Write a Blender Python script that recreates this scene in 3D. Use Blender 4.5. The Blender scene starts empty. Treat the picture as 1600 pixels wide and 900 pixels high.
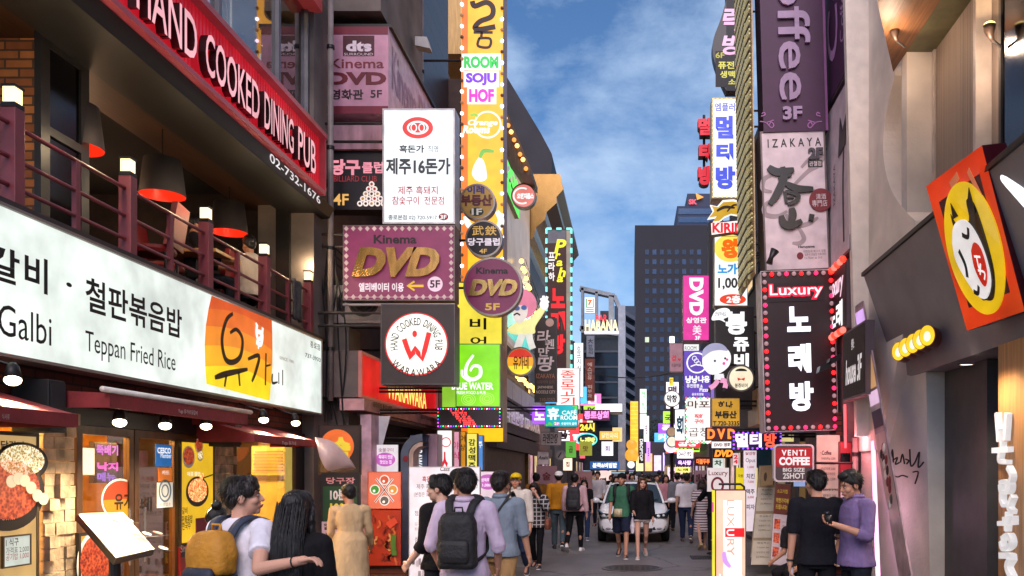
import bpy,bmesh,math,random
from mathutils import Vector,Matrix,noise
R=math.radians
random.seed(7)
sc=bpy.context.scene
COL=sc.collection
# ------------------------------------------------------------------ camera
F,CX,CY,H=1333.333,985.0,738.0,1.70
cam=bpy.data.cameras.new('camera')
cam.sensor_width=36.0
cam.lens=F/1600*36.0
cam.shift_x=(800-CX)/1600
cam.shift_y=(CY-450)/1600
cam.clip_start=0.1
cam.clip_end=3000
camo=bpy.data.objects.new('camera',cam)
camo.location=(0,0,H)
camo.rotation_euler=(R(90),0,0)
COL.objects.link(camo)
sc.camera=camo
# ------------------------------------------------------------------ sky, sun, exposure
SUN_EL=R(40)
world=bpy.data.worlds.new('World')
sc.world=world
world.use_nodes=True
nt=world.node_tree
bg=nt.nodes['Background']
bg.inputs['Strength'].default_value=0.072
sky=nt.nodes.new('ShaderNodeTexSky')
sky.sky_type='NISHITA'
sky.sun_disc=False
sky.sun_elevation=SUN_EL
sky.sun_rotation=R(180)
sky.air_density=1.0
sky.dust_density=0.6
sky.ozone_density=4.0
tc=nt.nodes.new('ShaderNodeTexCoord')
mp=nt.nodes.new('ShaderNodeMapping')
mp.inputs['Scale'].default_value=(1.0,0.7,1.9)
mp.inputs['Location'].default_value=(0.35,0.1,0.2)
nt.links.new(tc.outputs['Generated'],mp.inputs['Vector'])
n1=nt.nodes.new('ShaderNodeTexNoise')
n1.inputs['Scale'].default_value=5.2
n1.inputs['Detail'].default_value=12
n1.inputs['Roughness'].default_value=0.62
n1.inputs['Distortion'].default_value=0.1
nt.links.new(mp.outputs['Vector'],n1.inputs['Vector'])
cr=nt.nodes.new('ShaderNodeValToRGB')
cr.color_ramp.elements[0].position=0.37
cr.color_ramp.elements[0].color=(0.0,0.0,0.0,1)
cr.color_ramp.elements[1].position=0.66
cr.color_ramp.elements[1].color=(0.8,0.8,0.8,1)
nt.links.new(n1.outputs['Fac'],cr.inputs['Fac'])
tint=nt.nodes.new('ShaderNodeMix');tint.data_type='RGBA';tint.blend_type='MULTIPLY'
tint.inputs[0].default_value=1.0
tint.inputs[7].default_value=(0.66,0.85,1.0,1)
nt.links.new(sky.outputs['Color'],tint.inputs[6])
mx=nt.nodes.new('ShaderNodeMix');mx.data_type='RGBA'
nt.links.new(cr.outputs['Color'],mx.inputs[0])
nt.links.new(tint.outputs[2],mx.inputs[6])
mx.inputs[7].default_value=(4.2,5.5,7.4,1)
nt.links.new(mx.outputs[2],bg.inputs['Color'])
sun=bpy.data.lights.new('sun','SUN')
sun.energy=1.5
sun.angle=R(45)
sun.color=(1.0,0.83,0.83)
suno=bpy.data.objects.new('sun',sun)
suno.rotation_euler=(R(90)-SUN_EL,0,0)
COL.objects.link(suno)
sc.view_settings.view_transform='Standard'
sc.view_settings.look='None'
sc.view_settings.exposure=0.95
sc.view_settings.gamma=1.0
sc.view_settings.use_curve_mapping=False
sc.render.engine='CYCLES'
cy=sc.cycles
cy.use_denoising=True
cy.max_bounces=6
cy.diffuse_bounces=3
cy.glossy_bounces=3
cy.transmission_bounces=4
cy.transparent_max_bounces=6
cy.sample_clamp_indirect=6.0
cy.caustics_reflective=False
cy.caustics_refractive=False
cy.use_light_tree=True
# ------------------------------------------------------------------ materials
def lin(hx):
 hx=hx.lstrip('#')
 out=[]
 for i in(0,2,4):
  c=int(hx[i:i+2],16)/255
  out.append(c/12.92 if c<=0.04045 else((c+0.055)/1.055)**2.4)
 return out
_mats={}
EF=0.56
def mat(hx,rough=0.55,metal=0.0,var=0.18,scale=5.0,bump=0.0,emit=0.0,evar=0.2,stretch=(1,1,1),bscale=None,alpha=1.0,spec=0.5):
 """painted / lit surface: noise-varied colour, optional bump; emit > 0 makes a backlit panel whose light is a little uneven"""
 emit*=EF
 key=(hx,rough,metal,var,scale,bump,emit,evar,stretch,bscale,alpha,spec)
 if key in _mats:
  return _mats[key]
 m=bpy.data.materials.new(('lit_' if emit else 'surface_')+hx.strip('#'))
 m.use_nodes=True
 t=m.node_tree
 p=t.nodes['Principled BSDF']
 p.inputs['Roughness'].default_value=rough
 p.inputs['Metallic'].default_value=metal
 p.inputs['Specular IOR Level'].default_value=spec
 c=lin(hx)
 co=t.nodes.new('ShaderNodeTexCoord')
 mpn=t.nodes.new('ShaderNodeMapping');mpn.inputs['Scale'].default_value=stretch
 t.links.new(co.outputs['Object'],mpn.inputs['Vector'])
 n=t.nodes.new('ShaderNodeTexNoise');n.inputs['Scale'].default_value=scale;n.inputs['Detail'].default_value=5
 t.links.new(mpn.outputs['Vector'],n.inputs['Vector'])
 r=t.nodes.new('ShaderNodeMapRange')
 r.inputs[1].default_value=0.3;r.inputs[2].default_value=0.7
 v=var
 r.inputs[3].default_value=1-v;r.inputs[4].default_value=1+v*0.6
 t.links.new(n.outputs['Fac'],r.inputs[0])
 mu=t.nodes.new('ShaderNodeMix');mu.data_type='RGBA';mu.blend_type='MULTIPLY'
 mu.inputs[0].default_value=1.0
 mu.inputs[6].default_value=(*c,1)
 t.links.new(r.outputs[0],mu.inputs[7])
 t.links.new(mu.outputs[2],p.inputs['Base Color'])
 if alpha<1:
  p.inputs['Alpha'].default_value=alpha
 if emit:
  me_=t.nodes.new('ShaderNodeMix');me_.data_type='RGBA';me_.blend_type='MULTIPLY';me_.inputs[0].default_value=0.6
  me_.inputs[6].default_value=(*c,1)
  t.links.new(r.outputs[0],me_.inputs[7]);t.links.new(me_.outputs[2],p.inputs['Emission Color'])
  n2=t.nodes.new('ShaderNodeTexNoise');n2.inputs['Scale'].default_value=1.7;n2.inputs['Detail'].default_value=2
  t.links.new(co.outputs['Object'],n2.inputs['Vector'])
  r2=t.nodes.new('ShaderNodeMapRange')
  r2.inputs[1].default_value=0.3;r2.inputs[2].default_value=0.7
  r2.inputs[3].default_value=emit*(1-evar);r2.inputs[4].default_value=emit*(1+evar)
  t.links.new(n2.outputs['Fac'],r2.inputs[0])
  t.links.new(r2.outputs[0],p.inputs['Emission Strength'])
  mu.inputs[6].default_value=(*[x*(0.2 if emit>.4 else 0.6)for x in c],1)
 if bump:
  n3=t.nodes.new('ShaderNodeTexNoise');n3.inputs['Scale'].default_value=bscale or scale*6;n3.inputs['Detail'].default_value=6
  t.links.new(mpn.outputs['Vector'],n3.inputs['Vector'])
  b=t.nodes.new('ShaderNodeBump');b.inputs['Strength'].default_value=bump;b.inputs['Distance'].default_value=0.02
  t.links.new(n3.outputs['Fac'],b.inputs['Height'])
  t.links.new(b.outputs['Normal'],p.inputs['Normal'])
 _mats[key]=m
 return m
def brickmat(name,c1,c2,mortar,w,h,axes,offset=0.5,rough=0.8,msize=0.012,bias=0.0):
 """bricks / tiles / blocks laid over two object axes; joints are recessed by bump"""
 if name in _mats:
  return _mats[name]
 m=bpy.data.materials.new(name);m.use_nodes=True
 t=m.node_tree;p=t.nodes['Principled BSDF'];p.inputs['Roughness'].default_value=rough
 co=t.nodes.new('ShaderNodeTexCoord')
 sp=t.nodes.new('ShaderNodeSeparateXYZ');cb=t.nodes.new('ShaderNodeCombineXYZ')
 t.links.new(co.outputs['Object'],sp.inputs[0])
 t.links.new(sp.outputs['XYZ'.index(axes[0])],cb.inputs[0]);t.links.new(sp.outputs['XYZ'.index(axes[1])],cb.inputs[1])
 b=t.nodes.new('ShaderNodeTexBrick');b.offset=offset
 b.inputs['Color1'].default_value=(*lin(c1),1);b.inputs['Color2'].default_value=(*lin(c2),1);b.inputs['Mortar'].default_value=(*lin(mortar),
 1)
 b.inputs['Scale'].default_value=1.0;b.inputs['Brick Width'].default_value=w;b.inputs['Row Height'].default_value=h
 b.inputs['Mortar Size'].default_value=msize;b.inputs['Bias'].default_value=bias
 t.links.new(cb.outputs[0],b.inputs['Vector'])
 n=t.nodes.new('ShaderNodeTexNoise');n.inputs['Scale'].default_value=9;n.inputs['Detail'].default_value=6
 t.links.new(co.outputs['Object'],n.inputs['Vector'])
 r=t.nodes.new('ShaderNodeMapRange');r.inputs[3].default_value=0.55;r.inputs[4].default_value=1.3
 t.links.new(n.outputs['Fac'],r.inputs[0])
 mu=t.nodes.new('ShaderNodeMix');mu.data_type='RGBA';mu.blend_type='MULTIPLY';mu.inputs[0].default_value=1
 t.links.new(b.outputs['Color'],mu.inputs[6]);t.links.new(r.outputs[0],mu.inputs[7])
 t.links.new(mu.outputs[2],p.inputs['Base Color'])
 iv=t.nodes.new('ShaderNodeMath');iv.operation='SUBTRACT';iv.inputs[0].default_value=1
 t.links.new(b.outputs['Fac'],iv.inputs[1])
 ad=t.nodes.new('ShaderNodeMath');ad.operation='MULTIPLY_ADD';ad.inputs[1].default_value=0.4
 t.links.new(n.outputs['Fac'],ad.inputs[0]);t.links.new(iv.outputs[0],ad.inputs[2])
 bp=t.nodes.new('ShaderNodeBump');bp.inputs['Strength'].default_value=0.6;bp.inputs['Distance'].default_value=0.015
 t.links.new(ad.outputs[0],bp.inputs['Height']);t.links.new(bp.outputs['Normal'],p.inputs['Normal'])
 _mats[name]=m
 return m
def glassmat(name,tint='#cfd6d8',rough=0.02,trans=0.85):
 """window glass: mostly see-through with a mirror-like sheen"""
 if name in _mats:
  return _mats[name]
 m=bpy.data.materials.new(name);m.use_nodes=True
 t=m.node_tree;t.nodes.remove(t.nodes['Principled BSDF'])
 out=t.nodes['Material Output']
 tr=t.nodes.new('ShaderNodeBsdfTransparent');tr.inputs[0].default_value=(*lin(tint),1)
 gl=t.nodes.new('ShaderNodeBsdfGlossy');gl.inputs['Roughness'].default_value=rough
 gl.inputs[0].default_value=(0.9,0.9,0.95,1)
 lw_=t.nodes.new('ShaderNodeLayerWeight');lw_.inputs[0].default_value=0.5
 pw_=t.nodes.new('ShaderNodeMath');pw_.operation='POWER';pw_.inputs[1].default_value=4.0
 t.links.new(lw_.outputs['Facing'],pw_.inputs[0])
 ad=t.nodes.new('ShaderNodeMath');ad.operation='MULTIPLY_ADD';ad.inputs[1].default_value=0.7;ad.inputs[2].default_value=max(1-trans-0.05,
 0.015)
 ad.use_clamp=True
 t.links.new(pw_.outputs[0],ad.inputs[0])
 mix=t.nodes.new('ShaderNodeMixShader')
 t.links.new(ad.outputs[0],mix.inputs[0]);t.links.new(tr.outputs[0],mix.inputs[1]);t.links.new(gl.outputs[0],mix.inputs[2])
 t.links.new(mix.outputs[0],out.inputs['Surface'])
 _mats[name]=m
 return m
def glow(hx,e=1.0):
 return mat(hx,rough=0.4,emit=e,evar=0.12)
def M(x):
 """'#hex' paint, 'g#hex' lit, 'g1.8#hex' lit with a strength, or a material"""
 if not isinstance(x,str):
  return x
 if x[0]=='g':
  a,b=x[1:].split('#')
  return glow('#'+b,float(a)if a else 1.0)
 return mat(x)
def dark(hx,rough=0.5):
 return mat(hx,rough=rough,var=0.3,scale=3,bump=0.15)
 # ------------------------------------------------------------------ geometry
X3,Y3,Z3=Vector((1,0,0)),Vector((0,1,0)),Vector((0,0,1))
EYE=Vector((0,0,H))
def P(px,py,Y):
 return Vector(((px-CX)/F*Y,Y,H-(py-CY)/F*Y))
def PW(px,py,X):
 Y=X*F/(px-CX)
 return Vector((X,Y,H-(py-CY)/F*Y))
class Frame:
 """a plane of a sign or wall: origin, in-plane right u, in-plane up v; n looks at the viewer"""
 def __init__(s,o,u,v):
  s.o,s.u,s.v=Vector(o),Vector(u).normalized(),Vector(v).normalized()
  s.n=s.u.cross(s.v).normalized()
 def at(s,a,b,d=0.0):
  return s.o+s.u*a+s.v*b+s.n*d
 def uv(s,px,py,d=0.0):
  ray=Vector(((px-CX)/F,1.0,-(py-CY)/F))
  oo=s.o+s.n*d
  k=(oo-EYE).dot(s.n)/ray.dot(s.n)
  q=EYE+ray*k-oo
  return q.dot(s.u),q.dot(s.v)
 def rect(s,r):
  a=s.uv(r[0],r[1]);b=s.uv(r[2],r[3])
  return a[0],b[1],b[0],a[1]
def facing(Y):
 return Frame((0,Y,0),X3,Z3)
def leftwall(X):
 return Frame((X,0,0),Y3,Z3)
def rightwall(X):
 return Frame((X,0,0),-Y3,Z3)
class MB:
 def __init__(s):
  s.v,s.f=[],[]
 def add(s,vs,fs):
  k=len(s.v)
  s.v+=[Vector(x)for x in vs]
  s.f+=[tuple(i+k for i in f)for f in fs]
  return s
 def hexa(s,c):
  """8 corners: bottom loop 0-3, top loop 4-7"""
  return s.add(c,[(3,2,1,0),(4,5,6,7),(0,1,5,4),(1,2,6,5),(2,3,7,6),(3,0,4,7)])
 def box(s,a,b):
  x0,y0,z0=a;x1,y1,z1=b
  return s.hexa([(x0,y0,z0),(x1,y0,z0),(x1,y1,z0),(x0,y1,z0),(x0,y0,z1),(x1,y0,z1),(x1,y1,z1),(x0,y1,z1)])
 def slab(s,fr,r,d0,d1):
  u0,v0,u1,v1=r
  return s.hexa([fr.at(u0,v0,d0),fr.at(u1,v0,d0),fr.at(u1,v0,d1),fr.at(u0,v0,d1),fr.at(u0,v1,d0),fr.at(u1,v1,d0),fr.at(u1,
 v1,d1),fr.at(u0,v1,d1)])
 def poly(s,fr,pts,d0,d1):
  """a flat outline in a frame, d0 back, d1 front"""
  ar=sum(pts[i][0]*pts[(i+1)%len(pts)][1]-pts[(i+1)%len(pts)][0]*pts[i][1]for i in range(len(pts)))
  if ar<0:
   pts=pts[::-1]
  n=len(pts)
  vs=[fr.at(a,b,d0)for a,b in pts]+[fr.at(a,b,d1)for a,b in pts]
  fs=[tuple(range(n-1,-1,-1)),tuple(range(n,2*n))]+[(i,(i+1)%n,n+(i+1)%n,n+i)for i in range(n)]
  return s.add(vs,fs)
 def disc(s,fr,c,ru,rv,d0,d1,n=32,a0=0,a1=360):
  pts=[(c[0]+ru*math.cos(R(a0+(a1-a0)*i/n)),c[1]+rv*math.sin(R(a0+(a1-a0)*i/n)))for i in range(n+(0 if a1-a0==360 else 1))]
  return s.poly(fr,pts,d0,d1)
 def ring(s,fr,c,ru,rv,w,d0,d1,n=40,a0=0,a1=360):
  full=a1-a0==360
  k=n if full else n+1
  vs=[]
  for i in range(k):
   a=R(a0+(a1-a0)*i/n)
   for q,d in((1,d0),(1,d1),(0,d1),(0,d0)):
    vs.append(fr.at(c[0]+(ru-w*(1-q))*math.cos(a),c[1]+(rv-w*(1-q))*math.sin(a),d))
  fs=[]
  for i in range(n):
   a,b=4*i,4*((i+1)%k)
   for j in range(4):
    fs.append((a+j,b+j,b+(j+1)%4,a+(j+1)%4))
  return s.add(vs,fs)
 def stroke(s,fr,pts,w,d0,d1,taper=False,smooth=True):
  """a brush stroke or neon line through points of a frame"""
  if smooth and len(pts)>2:
   pts=spline(pts,5)
  n=len(pts)
  vs=[]
  for i,(a,b)in enumerate(pts):
   p0=pts[max(i-1,0)];p1=pts[min(i+1,n-1)]
   t=Vector((p1[0]-p0[0],p1[1]-p0[1]))
   t=t.normalized()if t.length else Vector((1,0))
   ww=w/2*((0.45+0.75*math.sin(math.pi*(0.12+0.8*i/max(n-1,1))))if taper else 1)
   nx,ny=-t.y*ww,t.x*ww
   vs+=[fr.at(a+nx,b+ny,d0),fr.at(a+nx,b+ny,d1),fr.at(a-nx,b-ny,d1),fr.at(a-nx,b-ny,d0)]
  fs=[(3,2,1,0),(4*n-4,4*n-3,4*n-2,4*n-1)]
  for i in range(n-1):
   for j in range(4):
    fs.append((4*i+j,4*i+(j+1)%4,4*i+4+(j+1)%4,4*i+4+j))
  return s.add(vs,fs)
 def tube(s,pts,r,n=8,caps=True):
  pts=[Vector(p)for p in pts]
  rs=r if isinstance(r,(list,tuple))else[r]*len(pts)
  k0=len(s.v)
  up=None
  rings=[]
  for i,p in enumerate(pts):
   t=(pts[min(i+1,len(pts)-1)]-pts[max(i-1,0)])
   t=t.normalized()if t.length else Z3
   if up is None:
    up=X3 if abs(t.x)<0.8 else Y3
   a=(up-t*up.dot(t)).normalized();b=t.cross(a);up=a
   rings.append([p+(a*math.cos(2*math.pi*j/n)+b*math.sin(2*math.pi*j/n))*rs[i]for j in range(n)])
  vs=[q for rg in rings for q in rg]
  fs=[(i*n+j,i*n+(j+1)%n,(i+1)*n+(j+1)%n,(i+1)*n+j)for i in range(len(pts)-1)for j in range(n)]
  if caps:
   fs+=[tuple(range(n-1,-1,-1)),tuple(range((len(pts)-1)*n,len(pts)*n))]
  return s.add(vs,fs)
 def capsule(s,a,b,ra,rb,n=12,k=4):
  """tapered limb with round ends"""
  a,b=Vector(a),Vector(b)
  t=(b-a);L=t.length
  t=t.normalized()if L else Z3
  pts,rs=[],[]
  for i in range(k):
   q=math.pi/2*(1-i/k)
   pts.append(a-t*ra*math.sin(q));rs.append(max(ra*math.cos(q),0.002))
  pts.append(a);rs.append(ra);pts.append(b);rs.append(rb)
  for i in range(1,k+1):
   q=math.pi/2*i/k
   pts.append(b+t*rb*math.sin(q));rs.append(max(rb*math.cos(q),0.002))
  return s.tube(pts,rs,n)
 def chain(s,pts,rs,n=12):
  for i in range(len(pts)-1):
   s.capsule(pts[i],pts[i+1],rs[i],rs[i+1],n)
  return s
 def ball(s,c,r,nu=16,nv=10,rot=None):
  r=r if isinstance(r,(list,tuple))else(r,r,r)
  c=Vector(c)
  vs=[Vector((0,0,-r[2]))]
  for i in range(1,nv):
   a=-math.pi/2+math.pi*i/nv
   for j in range(nu):
    b=2*math.pi*j/nu
    vs.append(Vector((r[0]*math.cos(a)*math.cos(b),r[1]*math.cos(a)*math.sin(b),r[2]*math.sin(a))))
  vs.append(Vector((0,0,r[2])))
  if rot:
   vs=[rot@q for q in vs]
  vs=[q+c for q in vs]
  fs=[(0,1+(j+1)%nu,1+j)for j in range(nu)]
  for i in range(nv-2):
   for j in range(nu):
    a=1+i*nu+j;b=1+i*nu+(j+1)%nu
    fs.append((a,b,b+nu,a+nu))
  top=len(vs)-1;base=1+(nv-2)*nu
  fs+=[(base+j,base+(j+1)%nu,top)for j in range(nu)]
  return s.add(vs,fs)
 def loft(s,rings,n=20,pw=2.4):
  """stacked super-ellipse rings (x, y, z, rx, ry)"""
  vs=[]
  for(x,y,z,rx,ry)in rings:
   for j in range(n):
    a=2*math.pi*j/n
    ca,sa=math.cos(a),math.sin(a)
    vs.append(Vector((x+rx*math.copysign(abs(ca)**(2/pw),ca),y+ry*math.copysign(abs(sa)**(2/pw),sa),z)))
  k=len(rings)
  fs=[(i*n+j,i*n+(j+1)%n,(i+1)*n+(j+1)%n,(i+1)*n+j)for i in range(k-1)for j in range(n)]
  fs+=[tuple(range(n-1,-1,-1)),tuple(range((k-1)*n,k*n))]
  return s.add(vs,fs)
 def lathe(s,c,prof,n=24):
  """profile (r, z) turned about a vertical axis"""
  vs=[Vector((c[0]+r*math.cos(2*math.pi*j/n),c[1]+r*math.sin(2*math.pi*j/n),c[2]+z))for r,z in prof for j in range(n)]
  k=len(prof)
  return s.add(vs,[(i*n+j,i*n+(j+1)%n,(i+1)*n+(j+1)%n,(i+1)*n+j)for i in range(k-1)for j in range(n)])
 def xform(s,m):
  s.v=[m@q for q in s.v]
  return s
 def build(s,name,m,parent=None,smooth=False,bevel=0.0):
  me=bpy.data.meshes.new(name)
  off=parent_loc(parent)
  me.from_pydata([q-off for q in s.v],[],s.f)
  ms=m if isinstance(m,(list,tuple))else[m]
  for q in ms:
   me.materials.append(M(q))
  me.update()
  if smooth:
   me.shade_smooth()
  o=bpy.data.objects.new(name,me)
  COL.objects.link(o)
  if parent:
   o.parent=parent
  if bevel:
   b=o.modifiers.new('bevel','BEVEL');b.width=bevel;b.segments=2;b.limit_method='ANGLE';b.harden_normals=False
  return o
def parent_loc(p):
 off=Vector((0,0,0))
 while p is not None:
  off+=p.location
  p=p.parent
 return off
def spline(pts,k=5):
 out=[]
 n=len(pts)
 for i in range(n-1):
  p0,p1,p2,p3=pts[max(i-1,0)],pts[i],pts[i+1],pts[min(i+2,n-1)]
  for j in range(k):
   t=j/k
   out.append(tuple(0.5*((2*p1[q])+(-p0[q]+p2[q])*t+(2*p0[q]-5*p1[q]+4*p2[q]-p3[q])*t*t+(-p0[q]+3*p1[q]-3*p2[q]+p3[q])*t**3)for q in range(len(p1))))
 out.append(tuple(pts[-1]))
 return out
def thing(name,label,cat,loc=(0,0,0),group=None,rz=0):
 o=bpy.data.objects.new(name,None)
 o.empty_display_size=0.2
 o.location=loc
 o.rotation_euler=(0,0,rz)
 COL.objects.link(o)
 o['label']=label;o['category']=cat
 if group:
  o['group']=group
 return o
def tag(o,label,cat,group=None):
 o['label']=label;o['category']=cat
 if group:
  o['group']=group
 return o
def struct(o,kind='structure'):
 o['kind']=kind
 return o
 # ------------------------------------------------------------------ lettering
_glyphs={}
def glyph(s,bold=0.0,shear=0.0,sp=1.0):
 key=(s,bold,shear,sp)
 if key not in _glyphs:
  cu=bpy.data.curves.new('tmp','FONT')
  cu.body=s;cu.offset=bold;cu.shear=shear;cu.resolution_u=3;cu.space_character=sp
  o=bpy.data.objects.new('tmp',cu)
  me=o.to_mesh()
  vs=[(q.co.x,q.co.y)for q in me.vertices]
  fs=[tuple(p.vertices)for p in me.polygons]
  o.to_mesh_clear()
  bpy.data.objects.remove(o);bpy.data.curves.remove(cu)
  xs=[q[0]for q in vs]or[0];ys=[q[1]for q in vs]or[0]
  _glyphs[key]=(vs,fs,min(xs),max(xs),min(ys),max(ys))
 return _glyphs[key]
def put_text(mb,fr,s,r,bold=0.012,shear=0.0,d=0.006,thick=0.0,rot=0,stack=False,keep=False,sp=1.0):
 """fits the words s into the frame rectangle r = (u0, v0, u1, v1); stack = one character under the other; rot = 90 reads downwards"""
 u0,v0,u1,v1=r
 if stack:
  cs=[c for c in s]
  n=len(cs);hh=(v1-v0)/n
  for i,c in enumerate(cs):
   if c!=' ':
    put_text(mb,fr,c,(u0,v1-(i+0.93)*hh,u1,v1-(i+0.07)*hh),bold,shear,d,thick)
  return
 vs,fs,x0,x1,y0,y1=glyph(s,bold,shear,sp)
 if not vs:
  return
 w,h=max(x1-x0,1e-6),max(y1-y0,1e-6)
 out=[]
 for x,y in vs:
  a,b=(x-x0)/w,(y-y0)/h
  if rot==90:
   a,b=b,1-a
  elif rot==-90:
   a,b=1-b,a
  out.append((u0+(u1-u0)*a,v0+(v1-v0)*b))
 if thick:
  n=len(out)
  A=[fr.at(a,b,d+thick)for a,b in out];B=[fr.at(a,b,d)for a,b in out]
  cnt={}
  for f in fs:
   for i in range(len(f)):
    e=(f[i],f[(i+1)%len(f)])
    cnt[e]=1
  side=[(a+n,b+n,b,a)for(a,b)in cnt if(b,a)not in cnt]
  mb.add(A+B,fs+side)
 else:
  mb.add([fr.at(a,b,d)for a,b in out],fs)
def arc_text(mb,fr,s,c,rad,a0,a1,h,bold=0.015,d=0.006,inward=False,wfac=0.62):
 n=len(s)
 ws=[]
 for ch in s:
  g=glyph(ch if ch!=' ' else 'n',bold)
  ws.append((g[3]-g[2])+0.12)
 tot=sum(ws);acc=0
 for ch,w in zip(s,ws):
  a=R(a0+(a1-a0)*(acc+w/2)/tot)
  acc+=w
  if ch==' ':
   continue
  vs,fs,x0,x1,y0,y1=glyph(ch,bold)
  sc_=h/0.72
  k=abs(R(a1-a0))*rad/tot
  out=[]
  for x,y in vs:
   lx=(x-(x0+x1)/2)*k;ly=(y-0.36)*sc_
   if inward:
    er=(-math.cos(a),-math.sin(a));et=(-math.sin(a),math.cos(a))
   else:
    er=(math.cos(a),math.sin(a));et=(math.sin(a),-math.cos(a))
   out.append((c[0]+math.cos(a)*rad+et[0]*lx+er[0]*ly,c[1]+math.sin(a)*rad+et[1]*lx+er[1]*ly))
  mb.add([fr.at(p,q,d)for p,q in out],fs)
def letter(parent,fr,items,d=0.012):
 """items: (words, photo-pixel rectangle, colour, options) each becomes one lettering mesh of the sign"""
 for it in items:
  s,r,c=it[0],it[1],it[2]
  o=dict(it[3])if len(it)>3 else{}
  mb=MB()
  put_text(mb,fr,s,fr.rect(r),bold=o.get('b',0.012),shear=o.get('sh',0),d=d+o.get('d',0),thick=o.get('t',0),rot=o.get('rot',
 0),stack=o.get('stack',False),sp=o.get('sp',1.0))
  if 'ol' in o:
   mo=MB()
   put_text(mo,fr,s,fr.rect(o.get('olr',r)),bold=o.get('b',0.012)+o.get('olw',0.05),shear=o.get('sh',0),d=d-0.004,rot=o.get('rot',
 0),stack=o.get('stack',False))
   mo.build('lettering_outline',M(o['ol']),parent)
  mb.build('lettering',M(c),parent)
def sign(name,label,cat,r,Y,depth=0.22,face='#ffffff',body='#3a3638',texts=(),fr=None,trim=0.025,group=None,lip=True,facename='face_panel',
 back=True):
 """box sign: cabinet with a rim, a face panel set in it, lettering proud of the face. r in photo pixels on the plane"""
 fr=fr or facing(Y)
 if Y>22 and isinstance(face,str)and face[0]=='g':
  a_,b_=face[1:].split('#');face='g%.2f#%s'%(float(a_ or 1)*1.6,b_)
 q=fr.rect(r)
 base=fr.at((q[0]+q[2])/2,q[1],-depth/2)
 root=thing(name,label,cat,base,group)
 mb=MB();mb.slab(fr,q,-depth,-0.004)
 if lip and trim:
  u0,v0,u1,v1=q
  mb.slab(fr,(u0,v0,u1,v0+trim),-0.003,0.012).slab(fr,(u0,v1-trim,u1,v1),-0.003,0.012)
  mb.slab(fr,(u0,v0+trim,u0+trim,v1-trim),-0.003,0.012).slab(fr,(u1-trim,v0+trim,u1,v1-trim),-0.003,0.012)
 mb.build('cabinet',mat(body,rough=0.45,metal=0.2,var=0.3),root)
 t=trim if lip else 0.0
 MB().slab(fr,(q[0]+t,q[1]+t,q[2]-t,q[3]-t),-0.003,0.004).build(facename,M(face),root)
 if depth>=.2 and Y<20 and back and fr.n.y<-.9:
  e0=fr.at(q[0],0).x;e1=fr.at(q[2],0).x
  for t_ in(.76,.92):
   zz=fr.at(0,q[1]+(q[3]-q[1])*t_).z;yy=fr.o.y+depth*.6
   if e1<0 and e0>-4.9:MB().tube([(e0,yy,zz),(-5.0,yy,zz)],.022,6).build('bracket',mat('#3a3434',rough=.5,metal=.5),root)
   elif e0>0 and e1<3.1:MB().tube([(e1,yy,zz),(3.22,yy,zz)],.022,6).build('bracket',mat('#3a3434',rough=.5,metal=.5),root)
 letter(root,fr,texts,d=0.008)
 root['_q']=q
 return root,fr,q
def roundsign(name,label,cat,c,rpx,Y,depth=0.18,face='#ffffff',body='#8a8078',texts=(),rim=0.03,group=None):
 fr=facing(Y)
 u,v=fr.uv(*c)
 r=rpx/F*Y
 root=thing(name,label,cat,fr.at(u,v-r,-depth/2),group)
 MB().disc(fr,(u,v),r,r,-depth,-0.003,40).ring(fr,(u,v),r,r,rim,-0.002,0.012).build('drum',mat(body,rough=0.35,metal=0.6),
 root)
 MB().disc(fr,(u,v),r-rim,r-rim,-0.002,0.004,40).build('face_panel',M(face),root)
 letter(root,fr,texts,d=0.008)
 return root,fr,(u,v),r
def bulbs(root,fr,pts,rad,colors,d=0.02,name='bulb'):
 """a run of small lamps, one colour per mesh"""
 by={}
 for i,p in enumerate(pts):
  by.setdefault(colors[i%len(colors)],[]).append(p)
 for c,ps in by.items():
  for p in ps:
   key=('bulb',round(rad,4),c)
   ce=fr.at(p[0],p[1],d)
   if key not in _glyphs:
    me_o=MB().ball((0,0,0),rad,8,6).build(name,M(c),None,smooth=True)
    _glyphs[key]=me_o.data
    bpy.data.objects.remove(me_o)
   o=bpy.data.objects.new(name,_glyphs[key])
   o.location=ce-parent_loc(root)
   o.parent=root
   COL.objects.link(o)
def edge_pts(q,n_u,n_v,inset=0.0,sides='tblr'):
 u0,v0,u1,v1=q[0]+inset,q[1]+inset,q[2]-inset,q[3]-inset
 out=[]
 if 't' in sides:out+=[(u0+(u1-u0)*i/n_u,v1)for i in range(n_u+1)]
 if 'b' in sides:out+=[(u0+(u1-u0)*i/n_u,v0)for i in range(n_u+1)]
 a,b=(1,n_v)if('t' in sides or 'b' in sides)else(0,n_v+1)
 if 'l' in sides:out+=[(u0,v0+(v1-v0)*i/n_v)for i in range(a,b)]
 if 'r' in sides:out+=[(u1,v0+(v1-v0)*i/n_v)for i in range(a,b)]
 return out
def lamp(loc,energy,color=(1,0.8,0.55),radius=0.06,spot=None):
 l=bpy.data.lights.new('lamp_light','SPOT' if spot else 'POINT')
 l.energy=energy;l.color=color;l.shadow_soft_size=radius
 o=bpy.data.objects.new('lamp_light',l)
 o.location=loc
 if spot:
  l.spot_size=R(spot[1]);l.spot_blend=0.6
  o.rotation_euler=Vector(spot[0]).to_track_quat('-Z','Y').to_euler()
 COL.objects.link(o)
 return o
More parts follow.
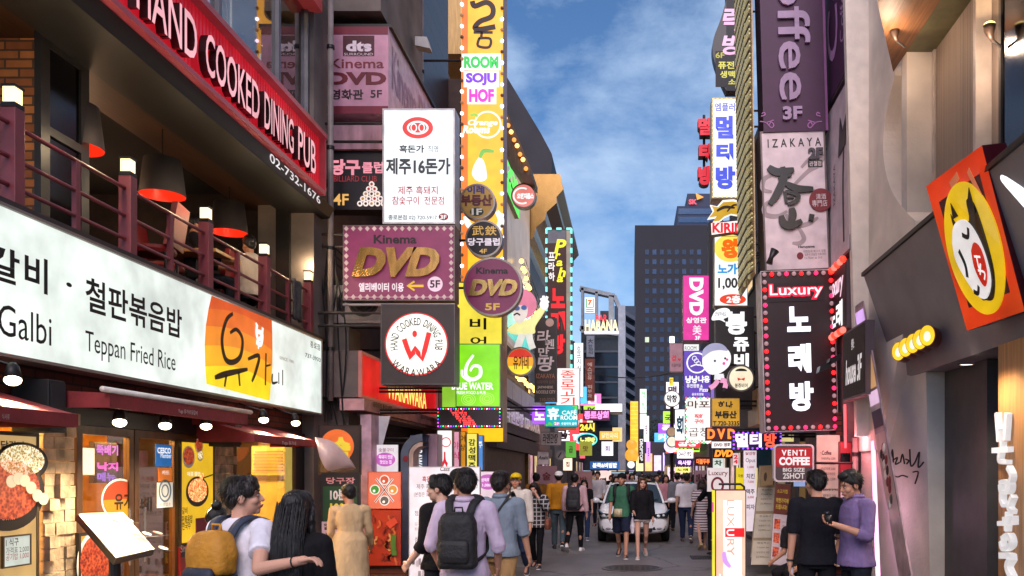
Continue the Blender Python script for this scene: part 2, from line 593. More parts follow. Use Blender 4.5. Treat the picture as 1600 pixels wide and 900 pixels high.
 # ------------------------------------------------------------------ ground and road
def asphalt():
 m=bpy.data.materials.new('asphalt');m.use_nodes=True
 t=m.node_tree;p=t.nodes['Principled BSDF']
 co=t.nodes.new('ShaderNodeTexCoord')
 def nz(s,d,rough=0.6):
  n=t.nodes.new('ShaderNodeTexNoise');n.inputs['Scale'].default_value=s;n.inputs['Detail'].default_value=d;n.inputs['Roughness'].default_value=rough
  t.links.new(co.outputs['Object'],n.inputs['Vector']);return n
 big,mid,fine=nz(0.5,6),nz(4,8,0.7),nz(160,3)
 vo=t.nodes.new('ShaderNodeTexVoronoi');vo.feature='DISTANCE_TO_EDGE';vo.inputs['Scale'].default_value=0.33
 wv=t.nodes.new('ShaderNodeMix');wv.data_type='RGBA';wv.blend_type='ADD';wv.inputs[0].default_value=0.35
 t.links.new(co.outputs['Object'],wv.inputs[6]);t.links.new(mid.outputs['Color'],wv.inputs[7]);t.links.new(wv.outputs[2],
 vo.inputs['Vector'])
 ck=t.nodes.new('ShaderNodeMapRange');ck.inputs[1].default_value=0.0;ck.inputs[2].default_value=0.012;ck.inputs[3].default_value=0.35;ck.inputs[4].default_value=1
 t.links.new(vo.outputs['Distance'],ck.inputs[0])
 r=t.nodes.new('ShaderNodeValToRGB')
 r.color_ramp.elements[0].position=0.3;r.color_ramp.elements[0].color=(0.09,0.082,0.082,1)
 r.color_ramp.elements[1].position=0.72;r.color_ramp.elements[1].color=(0.23,0.21,0.207,1)
 s1=t.nodes.new('ShaderNodeMath');s1.operation='MULTIPLY_ADD';s1.inputs[1].default_value=0.5
 t.links.new(big.outputs['Fac'],s1.inputs[0])
 s2=t.nodes.new('ShaderNodeMath');s2.operation='MULTIPLY';s2.inputs[1].default_value=0.5
 t.links.new(mid.outputs['Fac'],s2.inputs[0]);t.links.new(s2.outputs[0],s1.inputs[2])
 t.links.new(s1.outputs[0],r.inputs['Fac'])
 a=t.nodes.new('ShaderNodeMapRange');a.inputs[3].default_value=0.6;a.inputs[4].default_value=1.4
 t.links.new(fine.outputs['Fac'],a.inputs[0])
 m1=t.nodes.new('ShaderNodeMix');m1.data_type='RGBA';m1.blend_type='MULTIPLY';m1.inputs[0].default_value=1
 t.links.new(r.outputs[0],m1.inputs[6]);t.links.new(a.outputs[0],m1.inputs[7])
 m2=t.nodes.new('ShaderNodeMix');m2.data_type='RGBA';m2.blend_type='MULTIPLY';m2.inputs[0].default_value=1
 t.links.new(m1.outputs[2],m2.inputs[6]);t.links.new(ck.outputs[0],m2.inputs[7])
 t.links.new(m2.outputs[2],p.inputs['Base Color'])
 rr=t.nodes.new('ShaderNodeMapRange');rr.inputs[3].default_value=0.42;rr.inputs[4].default_value=0.75
 t.links.new(mid.outputs['Fac'],rr.inputs[0]);t.links.new(rr.outputs[0],p.inputs['Roughness'])
 b=t.nodes.new('ShaderNodeBump');b.inputs['Strength'].default_value=0.35;b.inputs['Distance'].default_value=0.01
 t.links.new(fine.outputs['Fac'],b.inputs['Height']);t.links.new(b.outputs['Normal'],p.inputs['Normal'])
 return m
ASPH=asphalt()
struct(MB().add([(-900,-60,-0.006),(900,-60,-0.006),(900,1500,-0.006),(-900,1500,-0.006)],[(0,1,2,3)]).build('ground',
 mat('#5a5450',rough=0.9,var=0.4,scale=0.4)))
struct(MB().add([(-4.9,-40,0),(3.5,-40,0),(3.5,120,0),(-4.9,120,0)],[(0,1,2,3)]).build('road',ASPH))
PAV=brickmat('paver','#7d736e','#6a625e','#3d3836',0.22,0.11,'YX',rough=0.8)
struct(MB().box((-5.2,-5,0.0),(-4.42,42,0.11)).build('pavement',PAV))
struct(MB().box((3.02,9.3,0.0),(3.6,42,0.10)).build('pavement',PAV))
# manhole cover and drain
mh=thing('manhole_cover','round patterned iron manhole cover set in the dark road','manhole cover',(0.03,15.1,0))
fr_g=Frame((0.03,15.1,0.0),X3,Y3)
MB().ring(fr_g,(0,0),0.54,0.54,0.06,0.001,0.012).build('rim',mat('#6b6664',rough=0.5,metal=0.6),mh)
mb=MB().disc(fr_g,(0,0),0.475,0.475,0.001,0.006)
for i in range(-4,5):
 for j in range(-4,5):
  if i*i+j*j<17:
   mb.slab(fr_g,(i*0.095-0.03,j*0.095-0.03,i*0.095+0.03,j*0.095+0.03),0.006,0.013)
mb.build('plate',mat('#4a4644',rough=0.45,metal=0.7),mh)
dr=thing('drain_grate','small rectangular iron drain grate beside the glowing standing sign','drain',(1.42,17.0,0))
fr_d=Frame((1.42,17.0,0.0),X3,Y3)
MB().slab(fr_d,(-0.22,-0.35,0.22,0.35),0.001,0.006).build('pit',mat('#0c0b0b'),dr)
mb=MB()
for i in range(9):
 mb.slab(fr_d,(-0.2+i*0.048,-0.33,-0.18+i*0.048,0.33),0.006,0.016)
mb.build('grating',mat('#5d5856',rough=0.5,metal=0.6),dr)
# ------------------------------------------------------------------ near building with the red pub sign (street side -x)
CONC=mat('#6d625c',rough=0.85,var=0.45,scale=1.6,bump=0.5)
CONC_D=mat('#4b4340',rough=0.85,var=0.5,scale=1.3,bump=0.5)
STEEL_D=mat('#1f1b1b',rough=0.45,metal=0.3,var=0.3)
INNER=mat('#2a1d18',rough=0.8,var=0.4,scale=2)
BRICK_O=brickmat('brick_orange','#b4703f','#80482a','#4a352a',0.26,0.085,'XZ',msize=0.01)
BRICK_R=brickmat('brick_red','#6e3326','#4a241c','#2c201c',0.24,0.08,'YZ',msize=0.01)
pub=thing('restaurant_building','low restaurant building with open dark pub floor above the lit eatery','building',(-8,
 9,0))
lw=leftwall(-4.9)
MB().slab(lw,(5.0,2.28,13.3,3.72),-0.3,-0.04).build('wall',BRICK_R,pub)
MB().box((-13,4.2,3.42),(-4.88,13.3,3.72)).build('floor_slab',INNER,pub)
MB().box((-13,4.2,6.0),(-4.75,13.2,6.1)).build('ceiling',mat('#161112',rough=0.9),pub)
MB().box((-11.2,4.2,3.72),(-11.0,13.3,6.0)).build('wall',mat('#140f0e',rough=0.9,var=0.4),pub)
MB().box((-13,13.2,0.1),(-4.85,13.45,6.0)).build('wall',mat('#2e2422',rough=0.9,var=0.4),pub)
MB().box((-7.6,7.9,3.725),(-5.38,8.25,5.995)).build('brick_pier',BRICK_O,pub)
MB().box((-5.2,4.2,6.105),(-4.66,13.2,6.2)).build('beam',mat('#1c1410',rough=0.6,var=0.4,stretch=(6,0.4,6)),pub)
wb=MB().hexa([(-5.9,4.2,5.72),(-5.3,4.2,5.72),(-5.3,13.1,5.72),(-5.9,13.1,5.72),(-5.9,4.2,5.99),(-5.3,4.2,5.99),(-5.3,
 13.1,5.99),(-5.9,13.1,5.99)])
wb.build('beam',mat('#3a2212',rough=0.55,var=0.4,stretch=(8,0.5,8)),pub)
mb=MB()
win=mb.slab(leftwall(-5.25),(7.6,3.725,7.72,5.7),-0.06,0.0).slab(leftwall(-5.25),(8.16,3.725,8.28,5.7),-0.06,0.0).slab(leftwall(-5.25),
 (7.72,5.55,8.16,5.7),-0.06,0).slab(leftwall(-5.25),(7.72,4.75,8.16,4.83),-0.06,0).slab(leftwall(-5.25),(7.72,3.725,8.16,
 3.85),-0.06,0).build('window',STEEL_D,pub)
MB().slab(leftwall(-5.25),(7.722,3.852,8.158,4.748),-0.035,-0.025).build('pane',glassmat('dark_glass','#5b5a58',rough=.13,
 trans=.9),win)
MB().slab(leftwall(-5.25),(7.722,4.832,8.158,5.548),-0.035,-0.025).build('pane',glassmat('dark_glass','#5b5a58',rough=.13,
 trans=.9),win)
for yy in(12.75,13.0):
 MB().box((-5.3,yy,3.725),(-5.1,yy+0.1,5.995)).build('window_post',STEEL_D,pub)
 # metal fascia under the red sign
MB().hexa([(-5.25,4.2,5.60),(-4.62,4.2,5.60),(-4.62,13.15,5.60),(-5.25,13.15,5.60),(-5.25,4.2,5.72),(-4.56,4.2,5.76),(-4.56,
 13.15,5.76),(-5.25,13.15,5.72)]).build('fascia',mat('#141212',rough=0.5,metal=0.2,var=0.3),pub)
# third floor glass
mb=MB()
g3=leftwall(-4.85)
for y in(6.6,8.3,10.0,11.7,12.75):
 mb.slab(g3,(y,6.75,y+0.07,10.5),-0.08,0.03)
mb.slab(g3,(6.6,8.9,12.8,8.98),-0.07,0.02).slab(g3,(6.6,6.68,12.8,6.75),-0.08,0.03)
w3=mb.build('window',mat('#77757a',rough=0.4,metal=0.6),pub)
MB().slab(g3,(6.6,6.75,12.78,10.5),-0.03,-0.02).build('pane',glassmat('mirror_glass','#b8b4ac',trans=0.8),w3)
MB().box((-9,6.0,6.75),(-8.9,12.8,10.5)).build('wall',mat('#4a3f38',rough=0.9,var=0.4),pub)
MB().box((-9,12.68,6.75),(-4.96,12.79,10.5)).build('wall',mat('#54463a',rough=0.9,var=0.4),pub)
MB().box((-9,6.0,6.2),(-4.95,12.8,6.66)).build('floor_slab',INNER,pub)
MB().box((-9,6.0,10.5),(-4.85,12.8,10.7)).build('ceiling',mat('#33302f'),pub)
MB().box((-5.6,12.83,0.1),(-4.76,13.4,11.5)).build('concrete_pillar',mat('#7a6d66',rough=0.85,var=0.5,scale=1.2,bump=0.7,
 bscale=3),pub)
MB().box((-4.95,11.9,8.62),(-4.64,12.85,9.3)).build('red_cornice',mat('#a83a38',rough=0.5,emit=.3),pub)  # corner of a red sign, given a faint glow
# eatery at street level
EAT=glow('#f0b24a',0.55)
MB().box((-8.2,5.2,0.11),(-8.1,13.2,3.4)).build('wall',mat('#c08a3c',rough=0.8,var=0.35,scale=3),pub)
MB().box((-8.2,5.2,0.11),(-5.0,13.2,0.13)).build('floor',mat('#6a4a2a',rough=0.5),pub)
MB().box((-8.2,5.0,2.62),(-5.0,13.2,2.7)).build('ceiling',mat('#8a6a40',rough=0.8),pub)
MB().box((-8.2,5.0,0.11),(-4.95,5.2,3.4)).build('wall',mat('#6d4a2a'),pub)
WOODF=mat('#5a3d24',rough=0.45,var=0.4,scale=4,stretch=(3,3,0.4))
def stone_pillar(y0,y1):
 mb=MB()
 rr=random.Random(int(y0*10))
 h,w=0.105,0.1
 nz_,ny=int(2.2/h),max(int((y1-y0)/w),2)
 wy=(y1-y0)/ny
 for i in range(nz_):
  for j in range(ny):
   d=rr.choice((0.0,0.006,0.012,0.02,0.055))
   mb.box((-4.98,y0+j*wy+0.003,0.115+i*h+0.003),(-4.9+d,y0+(j+1)*wy-0.003,0.115+(i+1)*h-0.003))
 mb.build('stone_pillar',mat('#d2b694',rough=0.85,var=0.5,scale=7,bump=0.8,bscale=18),pub)
stone_pillar(7.12,7.52);stone_pillar(10.02,10.52)
def frame_rect(mb,fr,q,w,d0,d1):
 u0,v0,u1,v1=q
 mb.slab(fr,(u0,v0,u0+w,v1),d0,d1).slab(fr,(u1-w,v0,u1,v1),d0,d1).slab(fr,(u0+w,v0,u1-w,v0+w),d0,d1).slab(fr,(u0+w,v1-w,
 u1-w,v1),d0,d1)
 return mb
GLASS=glassmat('shop_glass','#f4ead8',trans=0.92)
for(a,b)in((7.56,8.42),(8.44,9.25)):
 d=frame_rect(MB(),lw,(a,0.12,b,2.12),0.075,-0.06,0.0).build('door',WOODF,pub)
 MB().slab(lw,(a+0.076,0.2,b-0.076,2.04),-0.035,-0.027).build('pane',GLASS,d)
 MB().tube([(-4.87,b-0.12 if a<8 else a+0.12,0.8),(-4.87,b-0.12 if a<8 else a+0.12,1.35)],0.014).build('handle',mat('#b8b0a4',
 rough=0.25,metal=0.9),d)
for(a,b)in((5.5,7.06),(10.56,12.5)):
 w=frame_rect(MB(),lw,(a,0.12,b,2.2),0.06,-0.08,0.0).build('window',WOODF,pub)
 MB().slab(lw,(a+0.061,0.18,b-0.061,2.14),-0.045,-0.037).build('pane',GLASS,w)
MB().slab(lw,(9.26,0.12,10.0,2.12),-0.1,-0.03).build('panel',WOODF,pub)
MB().slab(lw,(5.3,2.125,13.2,2.28),-0.2,0.01).build('lintel',mat('#1d1818',rough=0.5),pub)
MB().slab(lw,(12.5,0.12,13.3,2.12),-0.2,0.0).build('wall',mat('#1a1516',rough=0.6),pub)
MB().box((-5.3,5.3,3.70),(-4.69,13.2,3.76)).build('ledge',mat('#3a2c2a',rough=0.6),pub)
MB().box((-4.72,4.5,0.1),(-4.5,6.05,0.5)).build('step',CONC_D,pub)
# ceiling lamps of the eatery, added to light the room gold
for k,p in enumerate(((-6.0,6.2),(-6.0,7.9),(-5.9,9.3),(-5.9,11.4))):
 lamp((p[0],p[1],2.4),190,(1.0,0.60,0.2),0.15)
 cl_=thing('ceiling_lamp',['round warm ceiling lamp over the table behind the big food poster','round warm ceiling lamp just inside the first glass door',
 'round warm ceiling lamp behind the second glass door','round warm ceiling lamp in the yellow lit window by the air conditioner'][k],
 'lamp',(p[0],p[1],2.5))
 MB().lathe((p[0],p[1],2.5),[(0,0),(.16,.01),(.2,.06),(.2,.115)]).build('lamp_shade',glow('#ffd890',3),cl_,smooth=True)
 MB().lathe((p[0],p[1],2.5),[(.201,.07),(.22,.08),(.22,.117)]).build('rim',STEEL_D,cl_)
 # ------------------------------------------------------------------ second building along the -x side
b2=thing('concrete_building','stained concrete building behind the cluster of hanging signs','building',(-9,17,0))
MB().box((-12,13.45,0.1),(-5.0,19.2,13)).build('wall',mat('#5a4c48',rough=0.9,var=0.5,scale=1.0,bump=0.5),b2)
MB().box((-5.0,13.48,0.1),(-4.45,14.05,4.0)).build('concrete_pillar',CONC,b2)
TILE=brickmat('tile_brown','#4a3230','#3c2928','#251b1b',0.22,0.3,'XZ',offset=0.0,rough=0.4,msize=0.008)
MB().box((-5.0,16.5,7.2),(-4.1,19.2,14)).build('wall',TILE,b2)
MB().box((-4.98,13.5,9.0),(-3.95,16.2,14)).build('concrete_panel',mat('#6e625c',rough=0.8,var=0.5,scale=1.4,bump=0.7,bscale=2.5),
 b2)
MB().box((-4.97,13.55,4.2),(-3.75,14.6,4.75)).build('ledge',mat('#1f1a1b',rough=0.7),b2)
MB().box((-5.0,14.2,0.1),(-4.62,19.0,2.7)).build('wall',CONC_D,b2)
MB().box((-3.95,17.6,0.1),(-3.4,18.2,8.0)).build('concrete_pillar',mat('#766a68',rough=0.8,var=0.4),b2)
for z in(2.62,):
 MB().box((-4.6,13.9,z),(-4.2,19,z+0.15)).build('ledge',mat('#c7a79b',rough=0.6,var=0.4),b2)
 # third building with the warm lit recess
b3=thing('sloped_roof_building','dark building with a sloping roof edge behind the yellow column sign','building',(-14,
 45,0))
fr3=facing(45.0)
MB().poly(fr3,[fr3.uv(*q)for q in((640,-160),(760,60),(787,112),(845,208),(862,240),(862,410),(862,734),(640,734))],-7,
 0).build('wall',mat('#2e2930',rough=0.7,var=0.35,scale=0.8,bump=0.3),b3)
fr3b=facing(22.0)
q=fr3b.rect((686,-60,722,84))
MB().slab(fr3b,q,-2.5,0).build('lit_wall',mat('#d9a65a',rough=0.5,var=0.3,stretch=(6,6,0.5)),b3)
fac=leftwall(-3.4)
MB().slab(fac,(19.3,0.1,27.9,10.6),-2.5,0).build('facade',mat('#5a4038',rough=0.6,var=0.4),b3)
# fourth: gold cornice
b4=thing('gold_cornice_building','building with a polished golden cornice near the lit café sign','building',(-6,32,0))
GOLD=mat('#94713f',rough=0.22,metal=0.85,var=0.1)
prof=[(0,0),(-0.1,-0.5),(0.12,-0.75),(0.12,-0.95),(0.45,-1.25),(0.5,-1.5),(0.8,-1.75),(0.86,-2.05),(1.05,-2.2),(1.1,-2.5)]
A0=P(832,398,29.0);
mb=MB()
ztop=P(890,272,28).z
xs=[P(880,300,28).x-0.1-p for p,_ in prof];zs=[ztop+z for _,z in prof]
n=len(prof)
vs=[(xs[i],28.0,zs[i])for i in range(n)]+[(xs[0]-4,28.0,zs[-1]),(xs[0]-4,28.0,zs[0])]
vs+=[(x,36.5,z)for x,_,z in vs]
k=n+2
mb.add(vs,[tuple(range(k)),tuple(range(2*k-1,k-1,-1))]+[(i,i+k,(i+1)%k+k,(i+1)%k)for i in range(k)])
mb.build('cornice',GOLD,b4)
MB().box((-9,28.1,0.1),(-3.4,36.2,zs[-1]+0.02)).build('wall',mat('#3b3335',rough=0.5,var=0.3),b4)
MB().box((-3.9,27.6,0.1),(-3.3,28.06,zs[-1])).build('gold_column',GOLD,b4)
lamp((-2.6,27.2,7.6),45,(1,.75,.4),.2)
lamp((-2.6,33,7.6),60,(1,.75,.4),.2)
# fifth: dark facade behind
b5=thing('dark_shop_building','narrow dark building rising behind the vertical café sign','building',(-6,40,0))
MB().box((-9,36.6,0.1),(-3.25,44,12.8)).build('wall',mat('#4b4a52',rough=0.6,var=0.3),b5)
mb=MB()
for i in range(5):
 fr5=leftwall(-3.24)
 w=frame_rect(MB(),fr5,(37+i*1.35,6.6,38.1+i*1.35,12.2),0.07,-0.02,0.03).build('window',STEEL_D,b5)
 MB().slab(fr5,(37.08+i*1.35,6.68,38.02+i*1.35,12.12),-0.01,0.01).build('pane',mat('#39424f',rough=0.08,metal=0.3),w)
 # corner bar building
b6=thing('corner_bar_building','dark glass corner building with an open rooftop frame and lit bar name','building',(-2,
 55,0))
f6=facing(52.0)
q=f6.rect((908,520,972,735))
MB().slab(f6,q,-9,0).build('wall',mat('#2b2f38',rough=0.25,var=0.3),b6)
for i in range(5):
 y0=548+i*24
 w=MB().slab(f6,f6.rect((912,y0,969,y0+3)),0.0,0.12).build('window',mat('#4b525c',rough=0.4,metal=0.4),b6)
 MB().slab(f6,f6.rect((913,y0+3.3,968,y0+23.6)),0.0,0.05).build('pane',mat('#252d3a',rough=0.06,metal=0.4),w)
WFRM=mat('#9aa0a8',rough=0.5,var=0.2)
mb=MB()
def bar6(x0,y0,x1,y1,w=6):
 a,b=f6.uv(x0,y0),f6.uv(x1,y1)
 mb.stroke(f6,[a,b],w/F*52,-0.6,0.1,smooth=False)
bar6(906,450,960,462);bar6(960,462,972,490);bar6(906,512,974,524);bar6(910,450,910,520,4);bar6(932,456,932,518,4);bar6(955,
 462,955,522,8)
mb.build('roof_frame',WFRM,b6)
MB().slab(f6,f6.rect((966,478,977,735)),-6,0.3).build('corner_column',mat('#9ea2ae',rough=0.4,metal=0.3),b6)
MB().slab(f6,f6.rect((936,476,952,514)),-5,-2).build('roof_plant',mat('#55585e',rough=0.6),b6)
b7=thing('balcony_building','pale apartment block with stacked slanting balconies beside the dark tower','building',(0,
 75,0))
f7=facing(72.0)
MB().slab(f7,f7.rect((960,478,993,735)),-12,0).build('wall',mat('#3c4656',rough=0.7),b7)
for i in range(11):
 a=f7.uv(976,490+i*16.5);b=f7.uv(992,500+i*16.5)
 MB().poly(f7,[a,b,(b[0],b[1]-0.34),(a[0],a[1]-0.34)],0.02,1.6).build('balcony',mat('#464e60',rough=0.6),b7)
 # dark office tower at the end
tw=thing('office_tower','tall dark brown office tower with a grid of blue square windows','building',(7,160,0))
f8=facing(150.0)
q=f8.rect((992,352,1200,735))
q=(q[0],0,q[2],q[3])
MB().slab(f8,q,-25,0).build('wall',mat('#2a2830',rough=0.75,var=0.12,scale=0.3),tw)
wg=[mat('#2e3c56',rough=0.15,var=0.3,scale=0.1),mat('#3a4c6e',rough=0.15,var=0.3,scale=0.1),mat('#26334c',rough=0.15,var=0.3,
 scale=0.1)]
k=0
rr=random.Random(4)
wmesh={}
for row in range(19):
 py=394+row*15.2
 for col in range(8):
  px=1011+col*11.6
  qq=f8.rect((px-3.1,py-4,px+3.1,py+4))
  lit=(row,col)in((9,0),(3,7),(14,4))or rr.random()<0.015
  m=glow('#d8e6c8',0.9)if lit else rr.choice(wg)
  if m not in wmesh:
   o=MB().slab(Frame((0,150,0),X3,Z3),(-0.35,-0.45,0.35,0.45),-0.02,0.05).build('window',m,None)
   wmesh[m]=o.data;bpy.data.objects.remove(o)
  if k<100:
   o=bpy.data.objects.new('window',wmesh[m]);COL.objects.link(o);o.parent=tw
   o.location=Vector(((qq[0]+qq[2])/2,0,(qq[1]+qq[3])/2))-Vector(tw.location)
  else:
   lo=globals().setdefault('_rest',MB());lo.slab(f8,qq,-0.02,0.05)
  k+=1
o=_rest.build('window',wg[0],tw);o['kind']='stuff'
tb=thing('upper_tower','higher tower block with two window bands and a red lit rooftop logo','building',(14,175,0))
f9=facing(172.0)
q=f9.rect((1058,322,1130,735));q=(q[0],0,q[2],q[3])
MB().slab(f9,q,-20,0).build('wall',mat('#343a54',rough=0.7),tb)
q=f9.rect((1074,302,1130,324));MB().slab(f9,q,-15,-0.2).build('roof_block',mat('#3a4058',rough=0.7),tb)
for i in range(2):
 MB().slab(f9,f9.rect((1060,326+i*13,1125,335+i*13)),0.02,0.1).build('window',mat('#31527a',rough=0.1),tb)
letter(tb,f9,[('SK',(1076,312,1089,320),'g1.3#ff4a5e',{'b':0.04})],d=0.3)
mb=MB();a,b,c=f9.uv(1087,303),f9.uv(1099,309),f9.uv(1089,313)
mb.poly(f9,[a,b,c],0.2,0.5);mb.build('logo',glow('#f2a03c',1.3),tb)
# ------------------------------------------------------------------ far street blocks
def farblock(nm,lab,x0,x1,y0,y1,z,c,lit='#f3c98a',seed=1):
 b=thing(nm,lab,'building',((x0+x1)/2,y0,0))
 MB().box((x0,y0,0.0),(x1,y1,z)).build('wall',mat(c,rough=0.7,var=0.3,scale=0.7),b)
 side=rightwall(x0-0.001)if x0>0 else leftwall(x1+0.001)
 rr=random.Random(seed)
 nY=int((y1-y0)/3)
 for i in range(nY):
  ys=y0+0.5+i*3
  for j in range(int(z/3)):
   qq=(ys,0.5+j*3,ys+2.2,2.4+j*3)if x0<=0 else(-ys-2.2,0.5+j*3,-ys,2.4+j*3)
   w=frame_rect(MB(),side,qq,0.08,-0.02,0.05).build('window',STEEL_D,b)
   MB().slab(side,(qq[0]+.081,qq[1]+.081,qq[2]-.081,qq[3]-.081),-0.01,0.01).build('pane',glow(lit,0.9)if(j==0 or rr.random()<0.3)else mat('#2c3644',
 rough=0.1,metal=0.3),w)
 return b
farblock('shop_building','dark shop building with lit ground floor behind the bar signs',-9,-2.9,44.2,51.8,8.5,'#3a3538',
 seed=2)
farblock('shop_building','tall brown building carrying the crowded signs of the far street',3.25,9,15.8,28.0,10.5,'#4a3f42',
 seed=3)
farblock('shop_building','lower far building behind the white round sign and lamp post',3.3,9,28.2,50.0,7.6,'#453c40',
 seed=4)
farblock('shop_building','far low shop row at the dim end of the street',3.6,12,51,90,6.0,'#3a343a',seed=5)
endb=thing('shop_building','low glowing shop front closing the street far behind the crowd','building',(0,95,0))
fe=facing(93.0)
MB().slab(fe,fe.rect((930,690,1070,738)),-6,0).build('wall',mat('#4a3f45',rough=0.7),endb)
rr=random.Random(9)
for i in range(9):
 px=938+i*14
 w=MB().slab(fe,fe.rect((px,706+rr.random()*8,px+11,736)),0.01,0.1).build('window',glow(rr.choice(['#ffd9a0','#ffe9d0',
 '#ffc0d8','#d8c0ff','#ffb070']),1.6),endb)
 # ------------------------------------------------------------------ +x side: restaurant with the cream arch
r1=thing('arch_restaurant','cream plastered restaurant with a curved arch and grey slanted fascia','building',(5,9,0))
PLAST=mat('#e8d8ca',rough=0.85,var=0.25,scale=1.2,bump=0.25,bscale=25)
PLAST_G=mat('#d0c6be',rough=0.85,var=0.25,scale=1.4,bump=0.25,bscale=25)
rw=rightwall(3.3)
def ry(px,X=3.3):return-X*F/(px-CX)
def rz_(px,py,X=3.3):return H-(py-CY)/F*(X*F/(px-CX))
arch=[(ry(p,3.3),rz_(p,q_,3.3))for p,q_ in((1398,118),(1388,160),(1381,205),(1381,250),(1390,290),(1408,322),(1430,345))]
arch=spline(arch,4)
outl=[(-12.45,2.0),(-12.45,9.5),(-11.2,9.5),(arch[0][0],9.5)]+arch+[(arch[-1][0],4.0),(-11.3,2.0)]
MB().poly(rw,outl,-0.35,0).build('arch_wall',PLAST,r1)
MB().hexa([(3.14,11.82,2.2),(3.4,11.82,2.2),(3.4,11.95,2.2),(3.14,11.95,2.2),(2.9,11.82,11),(3.299,11.82,11),(3.299,11.95,
 11),(2.9,11.95,11)]).build('pilaster',mat('#e3d4c8',rough=0.8,var=0.12,bump=0.15),r1)
MB().box((3.66,4.0,3.8),(3.9,11.9,9.5)).build('wall',PLAST_G,r1)
MB().box((3.46,8.55,4.2),(3.66,8.62,9.0)).build('edge_trim',mat('#b9aca4',rough=0.5),r1)
FZ=Frame((0,0,6.72),X3,Y3)
MB().poly(FZ,[(3.295,10.7),(2.45,8.66),(2.45,4),(3.295,4)],0,.12).build('soffit',mat('#7a5234',rough=.5,var=.45,scale=3,
 stretch=(14,.5,14),bump=.2),r1)
MB().box((3.3,4,6.723),(3.68,10.2,7.2)).build('beam',mat('#5f5c42',rough=.5,var=.3),r1)
MB().box((3.305,10.2,4.0),(3.655,10.4,9.0)).build('wall',PLAST_G,r1)
MB().box((3.6,10.12,4.0),(3.655,10.197,6.72)).build('edge_trim',mat('#b9aca4',rough=.5),r1)
MB().box((3.62,4,4.1),(3.655,10.11,6.715)).build('ribbed_wall',mat('#8a7a70',rough=.6,var=.25,scale=30,stretch=(1,1,.01),
 bump=.3),r1)
w=frame_rect(MB(),rightwall(3.6),(-8.3,4.45,-4,6.65),.05,-.015,.02).build('window',STEEL_D,r1)
MB().slab(rightwall(3.6),(-8.25,4.5,-4.05,6.6),-.01,0).build('pane',glassmat('dark_glass','#5b5a58',rough=.13,trans=.9),
 w)
# slanted grey fascia
fa=[P(1405,594,11.0),P(1350,432,11.0)]
xb,zb,xt,zt=fa[0].x,fa[0].z,fa[1].x,fa[1].z
FASC=mat('#858083',rough=0.5,var=0.2,scale=2,bump=0.1)
MB().hexa([(xb,3.6,zb),(xb+0.7,3.6,zb),(xb+0.7,11,zb),(xb,11,zb),(xt,3.6,zt),(xt+0.45,3.6,zt),(xt+0.45,11,zt),(xt,11,zt)]).build('fascia',
 FASC,r1)
MB().hexa([(xt-0.03,3.6,zt+0.002),(xt+0.47,3.6,zt+0.002),(xt+0.47,11.02,zt+0.002),(xt-0.03,11.02,zt+0.002),(xt-0.03,3.6,
 zt+0.05),(xt+0.47,3.6,zt+0.05),(xt+0.47,11.02,zt+0.05),(xt-0.03,11.02,zt+0.05)]).build('coping',STEEL_D,r1)
# street level of it
MB().hexa([(3.55,10.1,0.1),(4.6,10.1,0.1),(4.6,12.3,0.1),(3.35,12.3,0.1),(3.5,10.1,zb),(4.6,10.1,zb),(4.6,12.4,zb+2),(3.3,
 12.4,zb+2)]).build('wall',PLAST_G,r1)
MB().box((3.72,8.9,0.0),(4.8,10.1,zb-0.002)).build('wall',mat('#4c484a',rough=0.6,var=0.2),r1)
MB().box((3.9,8.0,0.0),(4.8,8.9,zb-0.002)).build('wall',mat('#221e1e',rough=0.5),r1)
d=frame_rect(MB(),rightwall(3.86),(-9.88+1.0,0.02,-6.6,zb-0.04),0.07,-0.05,0.0).build('door',mat('#8a8484',rough=0.3,metal=0.7),
 r1)
MB().slab(rightwall(3.86),(-8.81,0.09,-6.67,zb-0.11),-0.03,-0.02).build('pane',glassmat('dark_glass','#5b5a58',rough=.13,
 trans=.9),d)
MB().box((4.4,5.0,0.0),(4.5,8.0,zb)).build('wall',mat('#2a2422',rough=0.8),r1)
MB().box((3.44,4.0,0.0),(3.6,7.98,zb-0.003)).build('wood_panel',mat('#b5804c',rough=0.45,var=0.4,scale=3,stretch=(12,12,
 0.4),bump=0.15),r1)
# building that carries the coffee and singing-room signs
r2=thing('sign_tower_building','building wrapped in coffee and singing room signs','building',(5,14,0))
MB().box((3.2,12.8,0.1),(8,15.6,13)).build('wall',mat('#8a7674',rough=0.8,var=0.3,bump=0.2),r2)
MB().box((3.1,12.85,0.1),(3.19,13.3,2.6)).build('wall',BRICK_R,r2)
